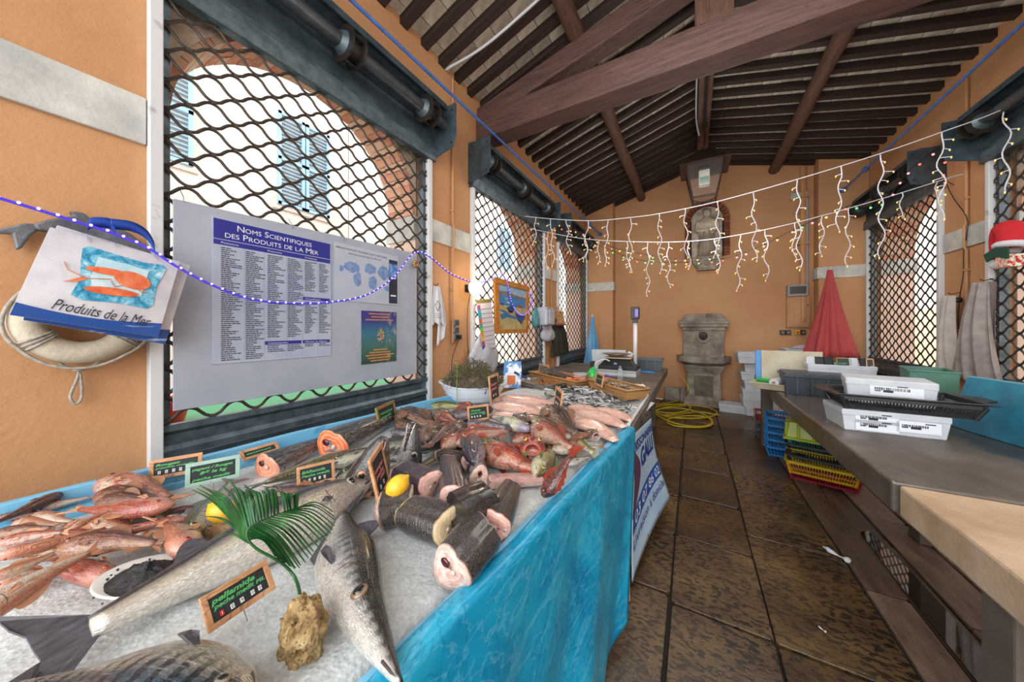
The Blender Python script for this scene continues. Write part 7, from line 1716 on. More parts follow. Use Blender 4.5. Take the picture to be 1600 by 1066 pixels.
MB().rings([[(fx - a, YE - b, z), (fx + a, YE - b, z), (fx + a, YE, z), (fx - a, YE, z)] for a, b, z in ((.33, .36, 0), (.33, .36, .12), (.29, .32, .16), (.27, .30, bz3 - .16), (.32, .34, bz3 - .05), (.32, .34, bz3))]).build('pedestal', OS, ft, bevel=.012)
MB().bb(fx - .15, fx + .15, YE - .335, YE - .3, .2, bz3 - .2).build('pedestal_panel', M('mossy_stone_panel', '#6f6a58', .85, var='#4d4a3c', scale=8, bump=.5), ft, bevel=.008)
for i, (u0, u1) in enumerate(((1039, 1063), (1063, 1078))):
    a, b = E(u0, 625, YE - .06), E(u1, 606, YE - .06); tag(MB().bb(a.x, b.x - .01, YE - .1, YE, 0, b.z).build('stone_block', OLDSTONE, None, bevel=.012), ('larger', 'smaller')[i] + ' rough stone block set at the wall foot left of the fountain', 'stone block')
# yellow hose
YH = M('yellow_hose', '#b9a41c', .4, var='#9a8710', scale=30); rr = random.Random(2)
def hz_(u, v, z): return onz(u, v, z)
pts = [E(1064, 588, YE - .35), E(1073, 600, YE - .4), E(1075, 612, YE - .45), hz_(1066, 624, .03), hz_(1044, 630, .04), hz_(1024, 633, .05), hz_(1022, 641, .05), hz_(1050, 646, .06), hz_(1078, 640, .07), hz_(1070, 632, .08), hz_(1034, 634, .08), hz_(1022, 640, .09), hz_(1040, 651, .03), hz_(1075, 654, .04), hz_(1108, 652, .03), hz_(1120, 645, .03), hz_(1106, 637, .03), hz_(1078, 634, .05), hz_(1040, 637, .07), hz_(1024, 645, .07), hz_(1038, 655, .05), hz_(1060, 663, .02), hz_(1090, 667, .02), hz_(1110, 663, .02), hz_(1110, 654, .02), hz_(1085, 650, .02), hz_(1056, 652, .03), hz_(1042, 658, .02), hz_(1052, 665, .02), hz_(1080, 668, .02), hz_(1104, 667, .02), hz_(1113, 660, .03), hz_(1096, 646, .05), hz_(1060, 638, .06), hz_(1028, 640, .08), hz_(1028, 648, .03), hz_(1050, 649, .03), hz_(1090, 644, .03), hz_(1118, 648, .02)]
t = thing('garden_hose', 'coiled yellow garden hose on the floor below the fountain', 'hose', hz_(1070, 650, 0), world=True); P = crv(pts, 8); MB().tube(P, .0125, 8).build('hose', YH, t, smooth='all'); MB().tube([P[-1], P[-1] + (P[-1] - P[-2]).normalized() * .06], .016, 8).build('nozzle', M('brass_nozzle', '#8d6f2f', .35, .7), t)
# lantern
LX, LY = .145, 5.6; ld = lambda v: ony(1102, v, LY).z; lt = thing('lantern', 'large dark iron street lantern hanging from the ridge beam', 'lantern', (LX, LY, ld(310)), world=True)
IR = M('rusty_lantern_iron', '#3c2a24', .5, .3, var='#2a1e1a', scale=10); LG = NT('lantern_glass'); LG.set(base=(.9, .92, .93, 1), rough=.06, tr=.9, ior=1.05, alpha=.15); LG = LG.mat
zt, zm, zl = ld(240), ld(262), ld(311); a0, a1, a2 = .12, .27, .15
sq = lambda a, z: [(LX + sx * a, LY + sy * a, z) for sx, sy in ((-1, -1), (1, -1), (1, 1), (-1, 1))]
MB().rings([sq(a1 + .05, zm - .01), sq(a1, zm + .02), sq(a0, zt), sq(a0 - .03, zt + .03)]).build('roof', IR, lt)
for k in range(4):
    p, q = Vector(sq(a1 - .03, zm)[k]), Vector(sq(a2, zl)[k]); MB().tube([p, q], .014, 6).build('corner_bar', IR, lt); p2, q2 = Vector(sq(a1 - .03, zm)[(k + 1) % 4]), Vector(sq(a2, zl)[(k + 1) % 4])
    MB().tube([q, q2], .014, 6).build('lower_bar', IR, lt); MB().tube([p, p2], .016, 6).build('upper_bar', IR, lt)
    MB().prism3([p, p2, q2, q], (0, 0, .004)).build('pane', LG, lt)
    MB().tube(crv([q, q + Vector((0, 0, -.04)), Vector((LX, LY, zl - .07))], 4), .009, 6).build('lower_scroll', IR, lt)
MB().ball((LX, LY, zl - .08), .03, 8, 6).build('finial', IR, lt, smooth='all'); MB().bb(LX - .09, LX + .09, LY - .09, LY + .09, zm - .06, zm - .03).build('gear_tray', BLK, lt)
MB().bb(LX - .07, LX + .07, LY - .09, LY + .05, zm - .28, zm - .06).build('lamp_unit', M('grey_lamp_unit', '#b3b0a8', .4), lt, bevel=.01); MB().bb(LX - .06, LX + .06, LY - .095, LY - .09, zm - .27, zm - .17).build('reflector', M('teal_reflector', '#5f7d74', .3), lt)
MB().tube(crv([(LX, LY, zt + .02), (LX - .03, LY, zt + .08), (LX, LY, zt + .12), (LX, LY, RZ - .17)], 5), .012, 6).build('hanger', IR, lt)
MB().prism3([(LX - .02, LY - 1.3, RZ - .185), (LX + .02, LY - 1.3, RZ - .185), (LX + .02, LY + .1, RZ - .185), (LX - .02, LY + .1, RZ - .185)], (0, 0, .012)).build('iron_strap', BLACKSTEEL, lt)
for dy in (-1.3, .0): MB().bb(LX - .045, LX + .045, LY + dy - .08, LY + dy + .02, RZ - .187, RZ - .172).build('strap_end', BLACKSTEEL, lt)
WC = M('white_conduit', '#b9bcc2', .4); cable('lamp_conduit', 'thin white conduit along the ridge beam to the lantern', [(RX - .1, 3.2, RZ - .12), (RX - .1, 4.4, RZ - .12), (RX - .1, 5.4, RZ - .13), (RX - .06, 5.6, RZ - .3)], .012, WC)
cable('eave_conduit', 'grey conduit running up along a rafter left above the first grille', [onx(700, 108, XL + .02), onx(703, 105, XL + .06), Vector((-1.6, 2.45, slope_z(-1.6) - .03)), Vector((-.6, 2.45, slope_z(-.6) - .03))], .013, WC)
# electric cabinet etc.
a = E(1228, 462); b = E(1265, 512); t = thing('meter_cabinet', 'flat orange-painted cabinet on the end wall below a grey panel', 'cabinet', ((a.x + b.x) / 2, YE, b.z), world=True); MB().bb(a.x, b.x, YE - .06, YE, b.z, a.z).build('case', STUCCO, t, bevel=.006); MB().bb(a.x + .02, b.x - .02, YE - .07, YE - .06, b.z + .02, a.z - .02).build('door', STUCCO, t, bevel=.003); MB().tube([(b.x - .04, YE - .078, (a.z + b.z) / 2 + .1), (b.x - .04, YE - .06, (a.z + b.z) / 2 + .1)], .012, 8).build('lock', BLACKSTEEL, t)
a = E(1228, 447); b = E(1260, 463); t = thing('fuse_box', 'grey fuse box with a smoked lid above the orange cabinet', 'fuse box', ((a.x + b.x) / 2, YE, b.z), world=True); MB().bb(a.x, b.x, YE - .12, YE, b.z, a.z).build('case', M('grey_fuse_case', '#8d8f90', .5), t, bevel=.008); MB().bb(a.x + .03, b.x - .03, YE - .135, YE - .12, b.z + .04, a.z - .03).build('lid', M('smoked_lid', '#4a4a4a', .15, spec=.7), t, bevel=.004)
a = E(1217, 516); t = thing('socket_pair', 'row of black sockets and a yellow switch on the end wall', 'socket', E(1230, 520), world=True)
for u0, u1, mt in ((1218, 1226, BLK), (1227, 1235, BLK), (1241, 1249, M('yellow_switch', '#c9a41c', .4)), (1250, 1258, BLK)): p, q = E(u0, 523), E(u1, 516); h = MB().bb(p.x, q.x, YE - .05, YE, p.z, q.z).build('socket', mt, t, bevel=.005); MB().tube([((p.x + q.x) / 2, YE - .056, (p.z + q.z) / 2), ((p.x + q.x) / 2, YE - .05, (p.z + q.z) / 2)], .022, 12).build('knob' if u0 == 1241 else 'socket_face', M('red_knob', '#b0281e', .4) if u0 == 1241 else GS, h)
a, b = E(1260, 305), E(1261, 448); conduit([(a.x, YE - .03, b.z), (a.x, YE - .03, a.z), (a.x - .06, YE - .03, a.z + .03), (a.x - .18, YE - .03, a.z + .02)], 'grey conduit rising from the fuse box to a junction box', .022, M('grey_conduit', '#9a9da3', .4))
p = E(1248, 307); t = thing('junction_box', 'pale grey junction box high on the end wall', 'junction box', p, world=True); MB().bb(p.x - .12, p.x + .1, YE - .07, YE, p.z - .06, p.z + .05).build('case', M('pale_grey_box', '#b4b0a8', .5), t, bevel=.006); MB().bb(p.x - .1, p.x + .08, YE - .078, YE - .07, p.z - .045, p.z + .035).build('lid', M('pale_grey_box', '#b4b0a8', .5), t)
conduit([(1.66, YE - .05, 1.6), (1.66, YE - .05, 4.3)], 'thick orange-painted pipe up the corner of right pilaster', .045)
# foam boxes stacked at the end wall
FS = 'white foam boxes stacked at the end wall'
cxs, cy = .99, 6.85; z = 0.0
for k in range(6):
    foam_box('foam_box', 'white foam box, %s from the floor in the tall end wall stack' % ('first', 'second', 'third', 'fourth', 'fifth', 'sixth')[k], Vector((cxs + random.uniform(-.03, .03), cy + random.uniform(-.02, .02), z)), .5, .36, .148, random.uniform(-.06, .06), FS, openb=False); z += .149
foam_box('foam_box', 'lidded white foam box topmost on the tall stack at the end wall', Vector((.93, 6.8, z)), .56, .4, .16, .05, FS, lid=True, openb=False)
foam_box('foam_box', 'single low foam box lying on the floor right of the fountain', Vector((.66, 6.9, 0)), .5, .36, .14, -.1, openb=False)
z = 0
for k in range(4): foam_box('foam_box', 'deep white foam box in the hidden stack behind the cutting board', Vector((1.48, 6.9, z)), .5, .3, .272, 0, 'foam boxes behind the cutting board', openb=False); z += .274
foam_box('foam_box', 'shallow white foam lid with crumpled paper behind the cutting board', Vector((1.5, 6.8, z)), .46, .34, .06, .1, None)
m = MB(); m.grid(lambda u, v: Vector((1.4 + .34 * u, 6.72 + .2 * v, z + .075 + .05 * math.sin(PI * u) * math.sin(PI * v) + .02 * noise.noise(Vector((u * 5, v * 5, 1))))), 12, 8, (0, 0, -.004)); tag(m.build('crumpled_paper', M('lilac_paper', '#b9b2c4', .6)), 'crumpled lilac paper on the shallow foam lid', 'paper')
# ------------------------------------------------------------------ right side
rtb = stone_table('stone_table', .70, 1.52, 1.88, 5.2, .88, .13, 'long wet grey stone table along the right wall', [(.76, .87, 5.06, 5.17), (1.36, 1.48, 5.06, 5.17), (1.36, 1.48, 3.3, 3.44)], CONC)
nt_ = stone_table('stone_table', .715, 1.52, .75, 1.87, .872, .125, 'cut beige stone slab forming the near end of right table', [(.80, 1.44, 1.50, 1.63)], SANDSTONE)
FBG = 'white foam fish boxes on the right table'
def barcode(t, x0, x1, y, z0, z1, seed, s=-1):
    rr = random.Random(seed); lab = MB().bb(x0 - .02, x1 + .05, y, y + s * .001, z0 - .02, z1 + .012).build('label_sheet', M('label_white', '#d9dee8', .4), t); m = MB(); x = x0
    while x < x1: w = rr.choice((.0015, .003, .005)); m.bb(x, x + w, y + s * .001, y + s * .0016, z0 + (z1 - z0) * .35, z1 - .006); x += w + rr.choice((.0015, .003))
    m.build('barcode', INK, lab, kind='stuff')
    m = MB(); m.bb(x0 + .0, x0 + .025, y + s * .001, y + s * .0016, z0 + .004, z0 + .01); m.bb(x0 + .035, x0 + .075, y + s * .001, y + s * .0016, z0, z0 + .014); m.bb(x0 + .09, x0 + .13, y + s * .001, y + s * .0016, z1, z1 + .006); m.build('print_mark', INK, lab, kind='stuff')
def fishbox(label, c, sx, sy, h, yaw, codes):
    t = foam_box('foam_fish_box', label, c, sx, sy, h, yaw, FBG, openb=False)
    for (a, b, z0, z1, sd) in codes: barcode(t, a, b, -sy / 2 * .985 - .001, z0, z1, sd)
    return t
fishbox('white foam fish box under the black perforated crate, three barcodes on its side', Vector((1.0, 2.82, .88)), .44, .29, .128, R(2), [(-.14, -.03, .074, .104, 1), (-.14, -.03, .03, .06, 2), (.03, .13, .045, .075, 3)])
fishbox('white foam fish box sitting in the black perforated crate', Vector((1.06, 2.93, 1.03)), .37, .27, .15, R(-12), [(-.06, .08, .075, .11, 5)])
def crate(name, label, c, sx, sy, h, yaw, mat, slots=22, flange=.03, group=None, handles=True):
    t = thing(name, label, 'crate', c, (0, 0, yaw), group); x, y = sx / 2, sy / 2; k = .88
    rc = lambda a, b, z: [(p * a, q * b, z) for p, q in ((-1, -1), (1, -1), (1, 1), (-1, 1))]
    MB().rings([rc(x * k, y * k, 0), rc(x * k + .004, y * k + .004, .02), rc(x * k - .004, y * k - .004, .02), rc(x * k - .006, y * k - .006, .006)]).build('bottom_tray', mat, t)
    MB().rings([rc(x, y, h - .012), rc(x + flange, y + flange, h - .004), rc(x + flange, y + flange, h), rc(x - .004, y - .004, h), rc(x - .004, y - .004, h - .03), rc(x, y, h - .034)], closed=True).build('rim', mat, t, bevel=.002)
    bars = MB()
    for sg in (-1, 1):
        for i in range(slots + 1):
            f = -1 + 2 * i / slots; bars.tube([(f * x * k, sg * y * k, .012), (f * x * .985, sg * y * .985, h - .03)], .0038, 4)
        for i in range(slots // 2 + 1):
            f = -1 + 2 * i / (slots // 2); bars.tube([(sg * x * k, f * y * k, .012), (sg * x * .985, f * y * .985, h - .03)], .0038, 4)
        for zz in (.4,):
            kk = k + (.985 - k) * zz; bars.tube([(-x * kk, sg * y * kk, h * zz), (x * kk, sg * y * kk, h * zz)], .004, 4); bars.tube([(sg * x * kk, -y * kk, h * zz), (sg * x * kk, y * kk, h * zz)], .004, 4)
    bars.build('side_bars', mat, t, kind='stuff')
    if handles:
        for sg in (-1, 1): m = MB(); m.rings([[(sg * (x + flange), -y * .55, h), (sg * (x + flange + .05), -y * .4, h + .006), (sg * (x + flange + .05), y * .4, h + .006), (sg * (x + flange), y * .55, h)], [(sg * (x + flange), -y * .55, h - .01), (sg * (x + flange + .05), -y * .4, h - .004), (sg * (x + flange + .05), y * .4, h - .004), (sg * (x + flange), y * .55, h - .01)]]); m.build('handle', mat, t)
    for p, q in ((-1, -1), (1, -1), (1, 1), (-1, 1)): MB().tube([(p * x * k, q * y * k, .0), (p * x * .985, q * y * .985, h - .02)], .012, 8).build('corner_post', mat, t)
    return t
BCR = M('black_crate_plastic', '#1d1f22', .35, var='#2a2c2f', scale=20)
crate('plastic_crate', 'black perforated crate standing on the lower white foam box', Vector((1.06, 2.84, 1.01)), .55, .36, .09, R(-2), BCR, 40, group='plastic crates on the right table')
tub('lidded_tub', 'dark blue grey lidded tub left of the foam boxes on right table', Vector((.99, 3.98, .88)), .5, .36, .18, R(-4), M('dark_tub_plastic', '#2c333c', .45, var='#3a424c', scale=10))
MB().bb(-.24, .24, -.17, .17, .17, .2).build('lid', M('dark_tub_plastic', '#2c333c', .45), COL.objects['lidded_tub'], bevel=.01)
# foam box full of slates
sbx = foam_box('foam_box', 'white foam box holding a row of price slates, behind the dark tub', Vector((1.2, 4.2, .88)), .46, .3, .27, R(-5), None)
for k, (dx, w, lb) in enumerate(((-.2, .06, 'pale grey card standing first in the foam box of slates'), (-.12, .08, 'black slate standing in the foam box, second from the left'), (-.06, .07, 'black slate standing in the foam box, third from the left'), (.03, .1, 'slate with green chalk and a red edge in the foam box'), (.1, .06, 'pale card right of the slate with green chalk'), (.17, .05, 'dark slate near the right end of the foam box'), (.2, .05, 'wood framed narrow slate at the right end of foam box'))):
    t = thing('price_slate', lb, 'price sign', Vector((1.2 + dx, 4.12 - dx * .08, 1.03)), (R(-14), 0, R(-5 + (k % 3) * 8)), 'slates stored in the foam box'); pale = k in (0, 4)
    MB().bb(-w / 2, w / 2, -.003, .003, 0, .19).build('board', FOAM if pale else SLATE, t)
    fm = MB(); [fm.bb(*q) for q in ((-w / 2, w / 2, -.006, .006, .18, .19), (-w / 2, -w / 2 + .007, -.006, .006, 0, .19), (w / 2 - .007, w / 2, -.006, .006, 0, .19))]; fm.build('frame', FOAM if pale else (SLRED if k == 3 else (SLWOOD if k == 6 else SLATE)), t)
    if k == 3:
        me = text_mesh('rouget', .022, CHALK_G, depth=0.0, shear=.2)
        for v in me.vertices: v.co = Vector((v.co.x - .038, -.0045, v.co.y + .13))
        put('lettering', me, t)
# cutting board, tray with brushes
t = thing('cutting_board', 'large cream cutting board with a blue edge standing behind the dark tub', 'cutting board', Vector((.86, 4.3, .885)), (R(-6), 0, R(-3))); CB = M('cream_cutting_board', '#bdb6a2', .5, var='#a89c80', scale=5, bump=.1)
MB().bb(-.22, .27, -.012, .012, 0, .37).build('board', CB, t, bevel=.004); MB().bb(-.27, -.22, -.013, .013, 0, .37).build('blue_edge', M('blue_strip', '#2f7fc4', .4), t, bevel=.004)
t = thing('shallow_tray', 'shallow cream tray with a green brush at the table end', 'tray', Vector((.72, 4.16, .885)), (0, 0, R(-20))); rc = lambda a, b, z: [(p * a, q * b, z) for p, q in ((-1, -1), (1, -1), (1, 1), (-1, 1))]
MB().rings([rc(.12, .2, 0), rc(.15, .23, .06), rc(.16, .24, .062), rc(.145, .225, .06), rc(.115, .195, .008)]).build('tray', CB, t, bevel=.004); MB().tube(rc(.155, .235, .062), .005, 6, closed=True).build('rim', CB, t)
t = thing('scrub_brush', 'bright green scrubbing brush lying in the cream tray', 'brush', Vector((.66, 4.12, .955)), (0, 0, R(-45))); MB().tube([(-.1, 0, 0), (.1, 0, 0)], .022, 10).build('bristles', M('green_bristle', '#23a04a', .6, bump=.8, bscale=200), t); MB().tube([(.1, 0, 0), (.2, 0, 0)], .012, 8).build('handle', FOAM, t)
t = thing('paper_roll', 'roll of white paper lying in the cream tray', 'roll', Vector((.72, 4.02, .96)), (0, 0, R(60))); MB().tube([(-.07, 0, 0), (.07, 0, 0)], .04, 16).build('roll', FOAM, t, smooth=True); MB().tube([(-.074, 0, 0), (.074, 0, 0)], .014, 10).build('core', M('card_core', '#9a7a58', .8), t)
t = thing('string_roll', 'brown net roll lying beside the cream tray', 'roll', Vector((.86, 4.07, .925)), (0, 0, R(10))); MB().tube([(-.09, 0, 0), (-.08, 0, 0), (.08, 0, 0), (.09, 0, 0)], [.03, .045, .045, .03], 14).build('roll', M('brown_net', '#8d7350', .8, var='#6b5639', scale=60, bump=.8), t, smooth=True); MB().tube([(-.1, 0, 0), (.1, 0, 0)], .012, 8).build('core', M('card_core', '#9a7a58', .8), t)
# green box, blue board
GB = M('dull_green_plastic', '#4a7d6c', .5, var='#3d6a5c', scale=6); t = thing('green_box', 'dull green plastic box standing by the far right grille', 'box', Vector((1.5, 3.55, .88)), (0, 0, R(-14))); rc2 = lambda a, b, z: [(p * a, q * b, z) for p, q in ((-1, -1), (1, -1), (1, 1), (-1, 1))]
MB().rings([rc2(.1, .16, 0), rc2(.11, .175, .3), rc2(.11, .175, .315), rc2(.1, .16, .315), rc2(.09, .15, .02)]).build('shell', GB, t, bevel=.006); MB().tube(rc2(.11, .175, .31), .008, 6, closed=True).build('rim', GB, t)
BBD = M('scuffed_blue_board', '#2a7f9c', .45, var='#1f6680', scale=5, lo=.4, hi=.6, bump=.1)
a, b = Vector((1.40, 3.12, .882)), Vector((1.56, 2.2, .882)); d = (b - a).normalized(); n_ = Vector((-d.y, d.x, 0)); n_ = n_ if n_.x > 0 else -n_; up = (Vector((0, 0, .31)) + n_ * .09)
t = thing('blue_board', 'scuffed turquoise blue board leaning across the right table', 'board', a, world=True); MB().prism3([a, b, b + up, a + up], n_ * .025).build('panel', BBD, t, bevel=.004); MB().prism3([a + up, b + up, b + up * 1.02, a + up * 1.02], n_ * .025).build('worn_edge', M('pale_blue_edge', '#5fa3b5', .5), t)
# crates under the table: each one nests in the one below
CG = 'stacked plastic crates under the right table'
z = 0.0
for k, (col, lb, dx) in enumerate((('#8d2430', 'dark red crate at the bottom of the big stack under the table', 0), ('#c9a818', 'lower yellow rimmed crate in the big stack under the table', -.01), ('#22262c', 'lower black crate in the big stack under the table', .0), ('#cfae1c', 'upper yellow rimmed crate in the big stack under the table', .01), ('#1e2228', 'upper black crate in the big stack under the table', -.005), ('#1f8577', 'teal crate just under the lime one', .005))):
    crate('plastic_crate', lb, Vector((1.1 + dx, 4.22 + dx, z)), .50, .34, .13, R(-13), M('crate_' + col.strip('#'), col, .4), 24, .02, CG, False); z += .057
LIME = M('lime_plastic', '#a8b81e', .35, var='#97a818', scale=6)
t = thing('fish_tub', 'lime green tub upside down on top of the big crate stack', 'tub', Vector((1.1, 4.22, z + .05)), (0, 0, R(-13)), CG); MB().rings([rc2(.285, .205, 0), rc2(.285, .205, .02), rc2(.262, .182, .022), rc2(.24, .16, .165), rc2(.23, .15, .17)]).build('shell', LIME, t, bevel=.006)
for q in (-.17, -.06, .06, .17): MB().bb(q - .012, q + .012, -.19, -.162, .02, .15).build('rib', LIME, t, bevel=.004)
for q in (-.08, .08): MB().bb(-.272, -.243, q - .03, q + .03, .02, .15).build('rib', LIME, t, bevel=.004)
BLU = M('bright_blue_crate', '#2a7fc4', .4); z = 0
for k, w in enumerate(('lowest', 'second lowest', 'middle', 'second highest', 'topmost')): crate('plastic_crate', w + ' bright blue crate of the small stack behind the lime tub', Vector((1.0, 4.85, z)), .46, .34, .12, R(-10), BLU, 14, .02, CG, False); z += .085
z = 0
for k, (col, lb) in enumerate((('#55595e', 'grey crate on the floor below the dark red one'), ('#55595e', 'second grey crate on the floor, just below the dark red one'), ('#7d2028', 'dark red crate on two grey ones far under the table'))): crate('plastic_crate', lb, Vector((.98, 5.55, z)), .44, .34, .13, R(-6), M('crate_' + col.strip('#'), col, .4), 14, .02, CG, False); z += .1
# coats on the right pier
def hang_r(name, label, cat, c, x, mat, folds, amp, bulge, pinch=.5): return hanging(name, label, cat, c, x, mat, folds, amp, pinch, .0, None, None, True, bulge, -1)
hang_r('coat', 'long pale grey coat hanging left on the right pier', 'coat', [(1476, 462), (1496, 462), (1506, 592), (1466, 588)], XR - .07, LCL, 3, .03, .05, .3)
hang_r('coat', 'large dark grey coat hanging right on the right pier', 'coat', [(1520, 442), (1554, 440), (1562, 600), (1496, 588)], XR - .08, GCL, 4, .045, .08, .55)
hang_r('coat', 'brown grey coat hanging half behind the dark grey one', 'coat', [(1546, 440), (1558, 440), (1560, 600), (1540, 598)], XR - .05, M('brown_coat', '#6f6361', .8), 2, .02, .03, .2)
t = thing('ashtray_hook', 'round steel disc bracket above the dark grey coat', 'bracket', onx(1533, 440, XR - .02), world=True); t.name = 'wall_bracket'; p = onx(1533, 440, XR); MB().lathe([(.05, 0), (.06, .02), (.052, .022), (.03, .006)], (p.x - .08, p.y, p.z), 16).build('disc', STEEL, t, smooth='all'); MB().tube([(p.x, p.y, p.z), (p.x - .08, p.y, p.z)], .008, 6).build('arm', BLACKSTEEL, t)
cable('light_cable', 'thin black cable of the coloured lights hanging down the right pier', [onx(u, v, XR - .03) for u, v in ((1478, 286), (1490, 310), (1512, 345), (1506, 390), (1505, 430), (1500, 462), (1497, 500), (1499, 515), (1508, 514))], .004)
p = onx(1499, 469, XR - .04); t = thing('cable_switch', 'round black foot switch hanging on the light cable', 'switch', p, world=True); MB().tube([p + Vector((.012, 0, 0)), p + Vector((-.014, 0, 0))], .028, 18).build('case', BLK, t, bevel=.003); MB().tube([p + Vector((-.014, 0, 0)), p + Vector((-.02, 0, 0))], .012, 12).build('button', GS, t)
# red festive hat ornament on the near right grille
RED = M('red_felt', '#c4202c', .85); p = onx(1592, 380, XR - .05); t = thing('festive_hat', 'red felt festive hat with white trim and green leaf on the right grille', 'hat', p, world=True)
MB().tube(crv([p + Vector((0, .0, -.02)), p + Vector((-.02, .02, .1)), p + Vector((-.02, .1, .14)), p + Vector((-.02, .17, .06)), p + Vector((-.02, .19, -.1))], 5), [.11 - .0042 * i for i in range(21)], 12).build('cone', RED, t, smooth='all'); MB().tube([p + Vector((.0, -.11 * math.cos(a), -.03 + .03 * math.sin(a))) + Vector((-.1 * math.sin(a), 0, 0)) for a in [2 * PI * i / 16 for i in range(16)]], .028, 8, closed=True).build('fur_trim', M('white_fur', '#d9d9de', .9, bump=.6, bscale=150), t, smooth='all')
MB().ball(p + Vector((-.02, .19, -.15)), .035, 10, 8).build('pompom', M('white_fur', '#d9d9de', .9), t, smooth='all'); MB().prism3([p + Vector((-.12, y, z)) for y, z in ((.13, -.06), (.0, -.02), (-.12, -.05), (-.12, -.14), (0, -.1), (.1, -.13))], (.01, 0, 0)).build('leaf', M('dark_green_felt', '#1f4a3a', .85), t); MB().bb(p.x - .11, p.x - .02, p.y - .1, p.y + .02, p.z - .2, p.z - .1).build('striped_tab', M('red_white_stripe', '#c4202c', .8, var='#dfe8d0', scale=40, lo=.48, hi=.52, sc=(1, 6, 1)), t)
# crumpled tissue on the floor
for (u, v, sc_, lb) in ((1302, 866, .05, 'crumpled white tissue lying on the wet floor by the gutter'), (1283, 983, .012, 'tiny white scrap on the dark slab in front')):
    p = onz(u, v, .012); m = MB(); rs = []
    for i in range(8):
        f = i / 7; rs.append([p + Vector((sc_ * (1.0 - f * 1.6 + .35 * math.sin(f * 7)), sc_ * (-1.2 + 2.4 * f), .0)) + Vector((sc_ * .4 * math.cos(q) * (.6 + .5 * math.sin(i * 2.1)), 0, sc_ * .3 * (math.sin(q) + .6) * (.6 + .5 * math.sin(i * 1.7)))) for q in [2 * PI * j / 9 for j in range(9)]])
    m.rings(rs); tag(m.build('tissue', M('white_tissue', '#d5d7dc', .8), None, smooth='all'), lb, 'tissue')
# ------------------------------------------------------------------ festoon lights across the hall
WW = M('white_light_wire', '#d5d7dc', .45); WARM = glow('warm_bulb', '#ffb052', 1.8); bulb_me = MB().tube([(0, 0, 0), (0, 0, -.014)], [.0055, .003], 6).mesh('bulb', WARM)
def icicle(label, main, y0, y1, strands, seed):
    rr = random.Random(seed); umin, umax = main[0][0], main[-1][0]; yof = lambda u: y0 + (y1 - y0) * (u - umin) / (umax - umin)
    P = crv([ony(u, v, yof(u)) for u, v in main], 10); t = thing('icicle_lights', label, 'string lights', P[0], group='white icicle light strings across the hall', world=True); MB().tube(P, .0048, 6).build('main_wire', WW, t, smooth='all')
    us = [i for i in range(len(main))]
    def vmain(u):
        best = min(range(len(P)), key=lambda i: abs(proj(P[i])[0] - u)); return P[best]
    for (u, v) in strands:
        a = vmain(u); b = ony(u + rr.uniform(-4, 4), v, a.y); n = max(5, int((a.z - b.z) / .035)); pts = []; ph = rr.uniform(0, 6)
        for i in range(n + 1): f = i / n; pts.append(a.lerp(b, f) + Vector((.02 * math.sin(ph + f * n * .75) * min(1, f * 4), .015 * math.sin(ph * 2 + f * 11), 0)))
        s_ = MB().tube(pts, .005, 5).build('strand', WW, t, smooth='all'); k = 2
        while k < n:
            p = pts[k]; sg = rr.choice((-1, 1)); q = p + Vector((sg * rr.uniform(.015, .06), rr.uniform(-.02, .02), -.012)); MB().tube([p, q], .004, 4).build('branch', WW, s_); put('bulb', bulb_me, s_, loc=q - OFF[t.name]); k += rr.choice((2, 3))
        put('bulb', bulb_me, s_, loc=pts[-1] - OFF[t.name])
def proj(p):
    d = p - EYE; f = d.x * -ST + d.y * CT; return 800 + FOC * (d.x * CT + d.y * ST) / f, HORIZON - FOC * d.z / f
icicle('upper white icicle light string sagging across the whole hall', [(812, 337), (860, 342), (925, 345), (985, 340), (1030, 334), (1100, 320), (1170, 302), (1240, 282), (1300, 264), (1385, 237), (1470, 207), (1540, 182), (1610, 152)], 3.95, 4.3, [(837, 382), (862, 416), (887, 396), (916, 408), (948, 415), (985, 425), (1029, 426), (1070, 402), (1122, 426), (1177, 408), (1247, 422), (1312, 362), (1376, 402), (1472, 342), (1575, 300)], 3)
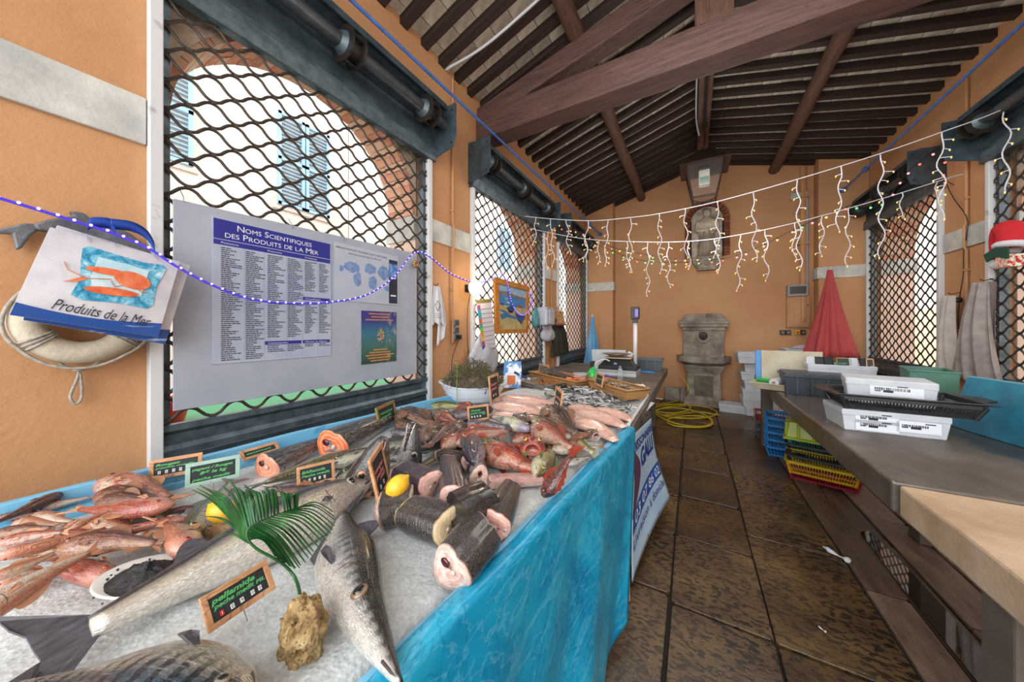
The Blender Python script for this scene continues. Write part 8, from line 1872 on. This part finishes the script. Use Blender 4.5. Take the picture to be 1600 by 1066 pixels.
icicle('lower white icicle light string sagging across the hall', [(828, 357), (880, 368), (930, 375), (1000, 378), (1055, 378), (1110, 374), (1170, 364), (1235, 350), (1300, 333), (1390, 307), (1480, 279), (1506, 272)], 4.3, 4.95, [(854, 420), (915, 408), (938, 412), (982, 425), (1010, 462), (1046, 448), (1078, 420), (1118, 402), (1155, 454), (1196, 438), (1240, 406), (1284, 400), (1322, 416), (1412, 342), (1466, 322)], 9)
G_ = M('dark_green_wire', '#1b2620', .5); cl = [glow('red_bulb', '#ff5a4a', 2.4), glow('green_bulb', '#5ad06a', 1.8), glow('amber_bulb', '#ffa04a', 3.0), glow('pink_bulb', '#ff7f8a', 2.4)]
cme = [MB().lathe([(.004, -.02), (.011, -.012), (.011, -.004), (.006, 0)], n=8).mesh('bulb', c) for c in cl]; sme_ = MB().tube([(0, 0, -.002), (0, 0, .014)], .007, 6).mesh('bulb_holder', G_)
def colour_string(label, pts, y, seed):
    rr = random.Random(seed); P = crv([ony(u, v, y + .0004 * (u - 900)) for u, v in pts], 8); t = thing('coloured_lights', label, 'string lights', P[0], group='coloured bulb strings across the hall', world=True); MB().tube(P, .0035, 5).build('wire', G_, t, smooth='all'); L = 0; nxt = .05
    for a, b in zip(P, P[1:]):
        L += (b - a).length
        if L > nxt:
            put('bulb_holder', sme_, t, loc=b + Vector((0, 0, -.018)) - OFF[t.name]); put('bulb', cme[rr.randrange(4)], t, loc=b + Vector((rr.uniform(-.01, .01), 0, -.02)) - OFF[t.name]); nxt = L + rr.uniform(.07, .15)
colour_string('coloured bulb string sagging over the fountain', [(868, 346), (900, 368), (940, 385), (985, 403), (1030, 410), (1080, 409), (1130, 404), (1170, 392), (1210, 374), (1250, 354), (1290, 336), (1330, 320)], 4.8, 5)
colour_string('second coloured bulb string just above the first one', [(858, 352), (905, 362), (950, 384), (1000, 396), (1050, 404), (1090, 403), (1125, 401)], 4.95, 6)
colour_string('coloured bulb string draped on the housing of far right grille', [(1330, 320), (1352, 322), (1385, 312), (1410, 278), (1440, 250), (1470, 232), (1478, 262), (1470, 276), (1492, 290)], 5.0, 8)
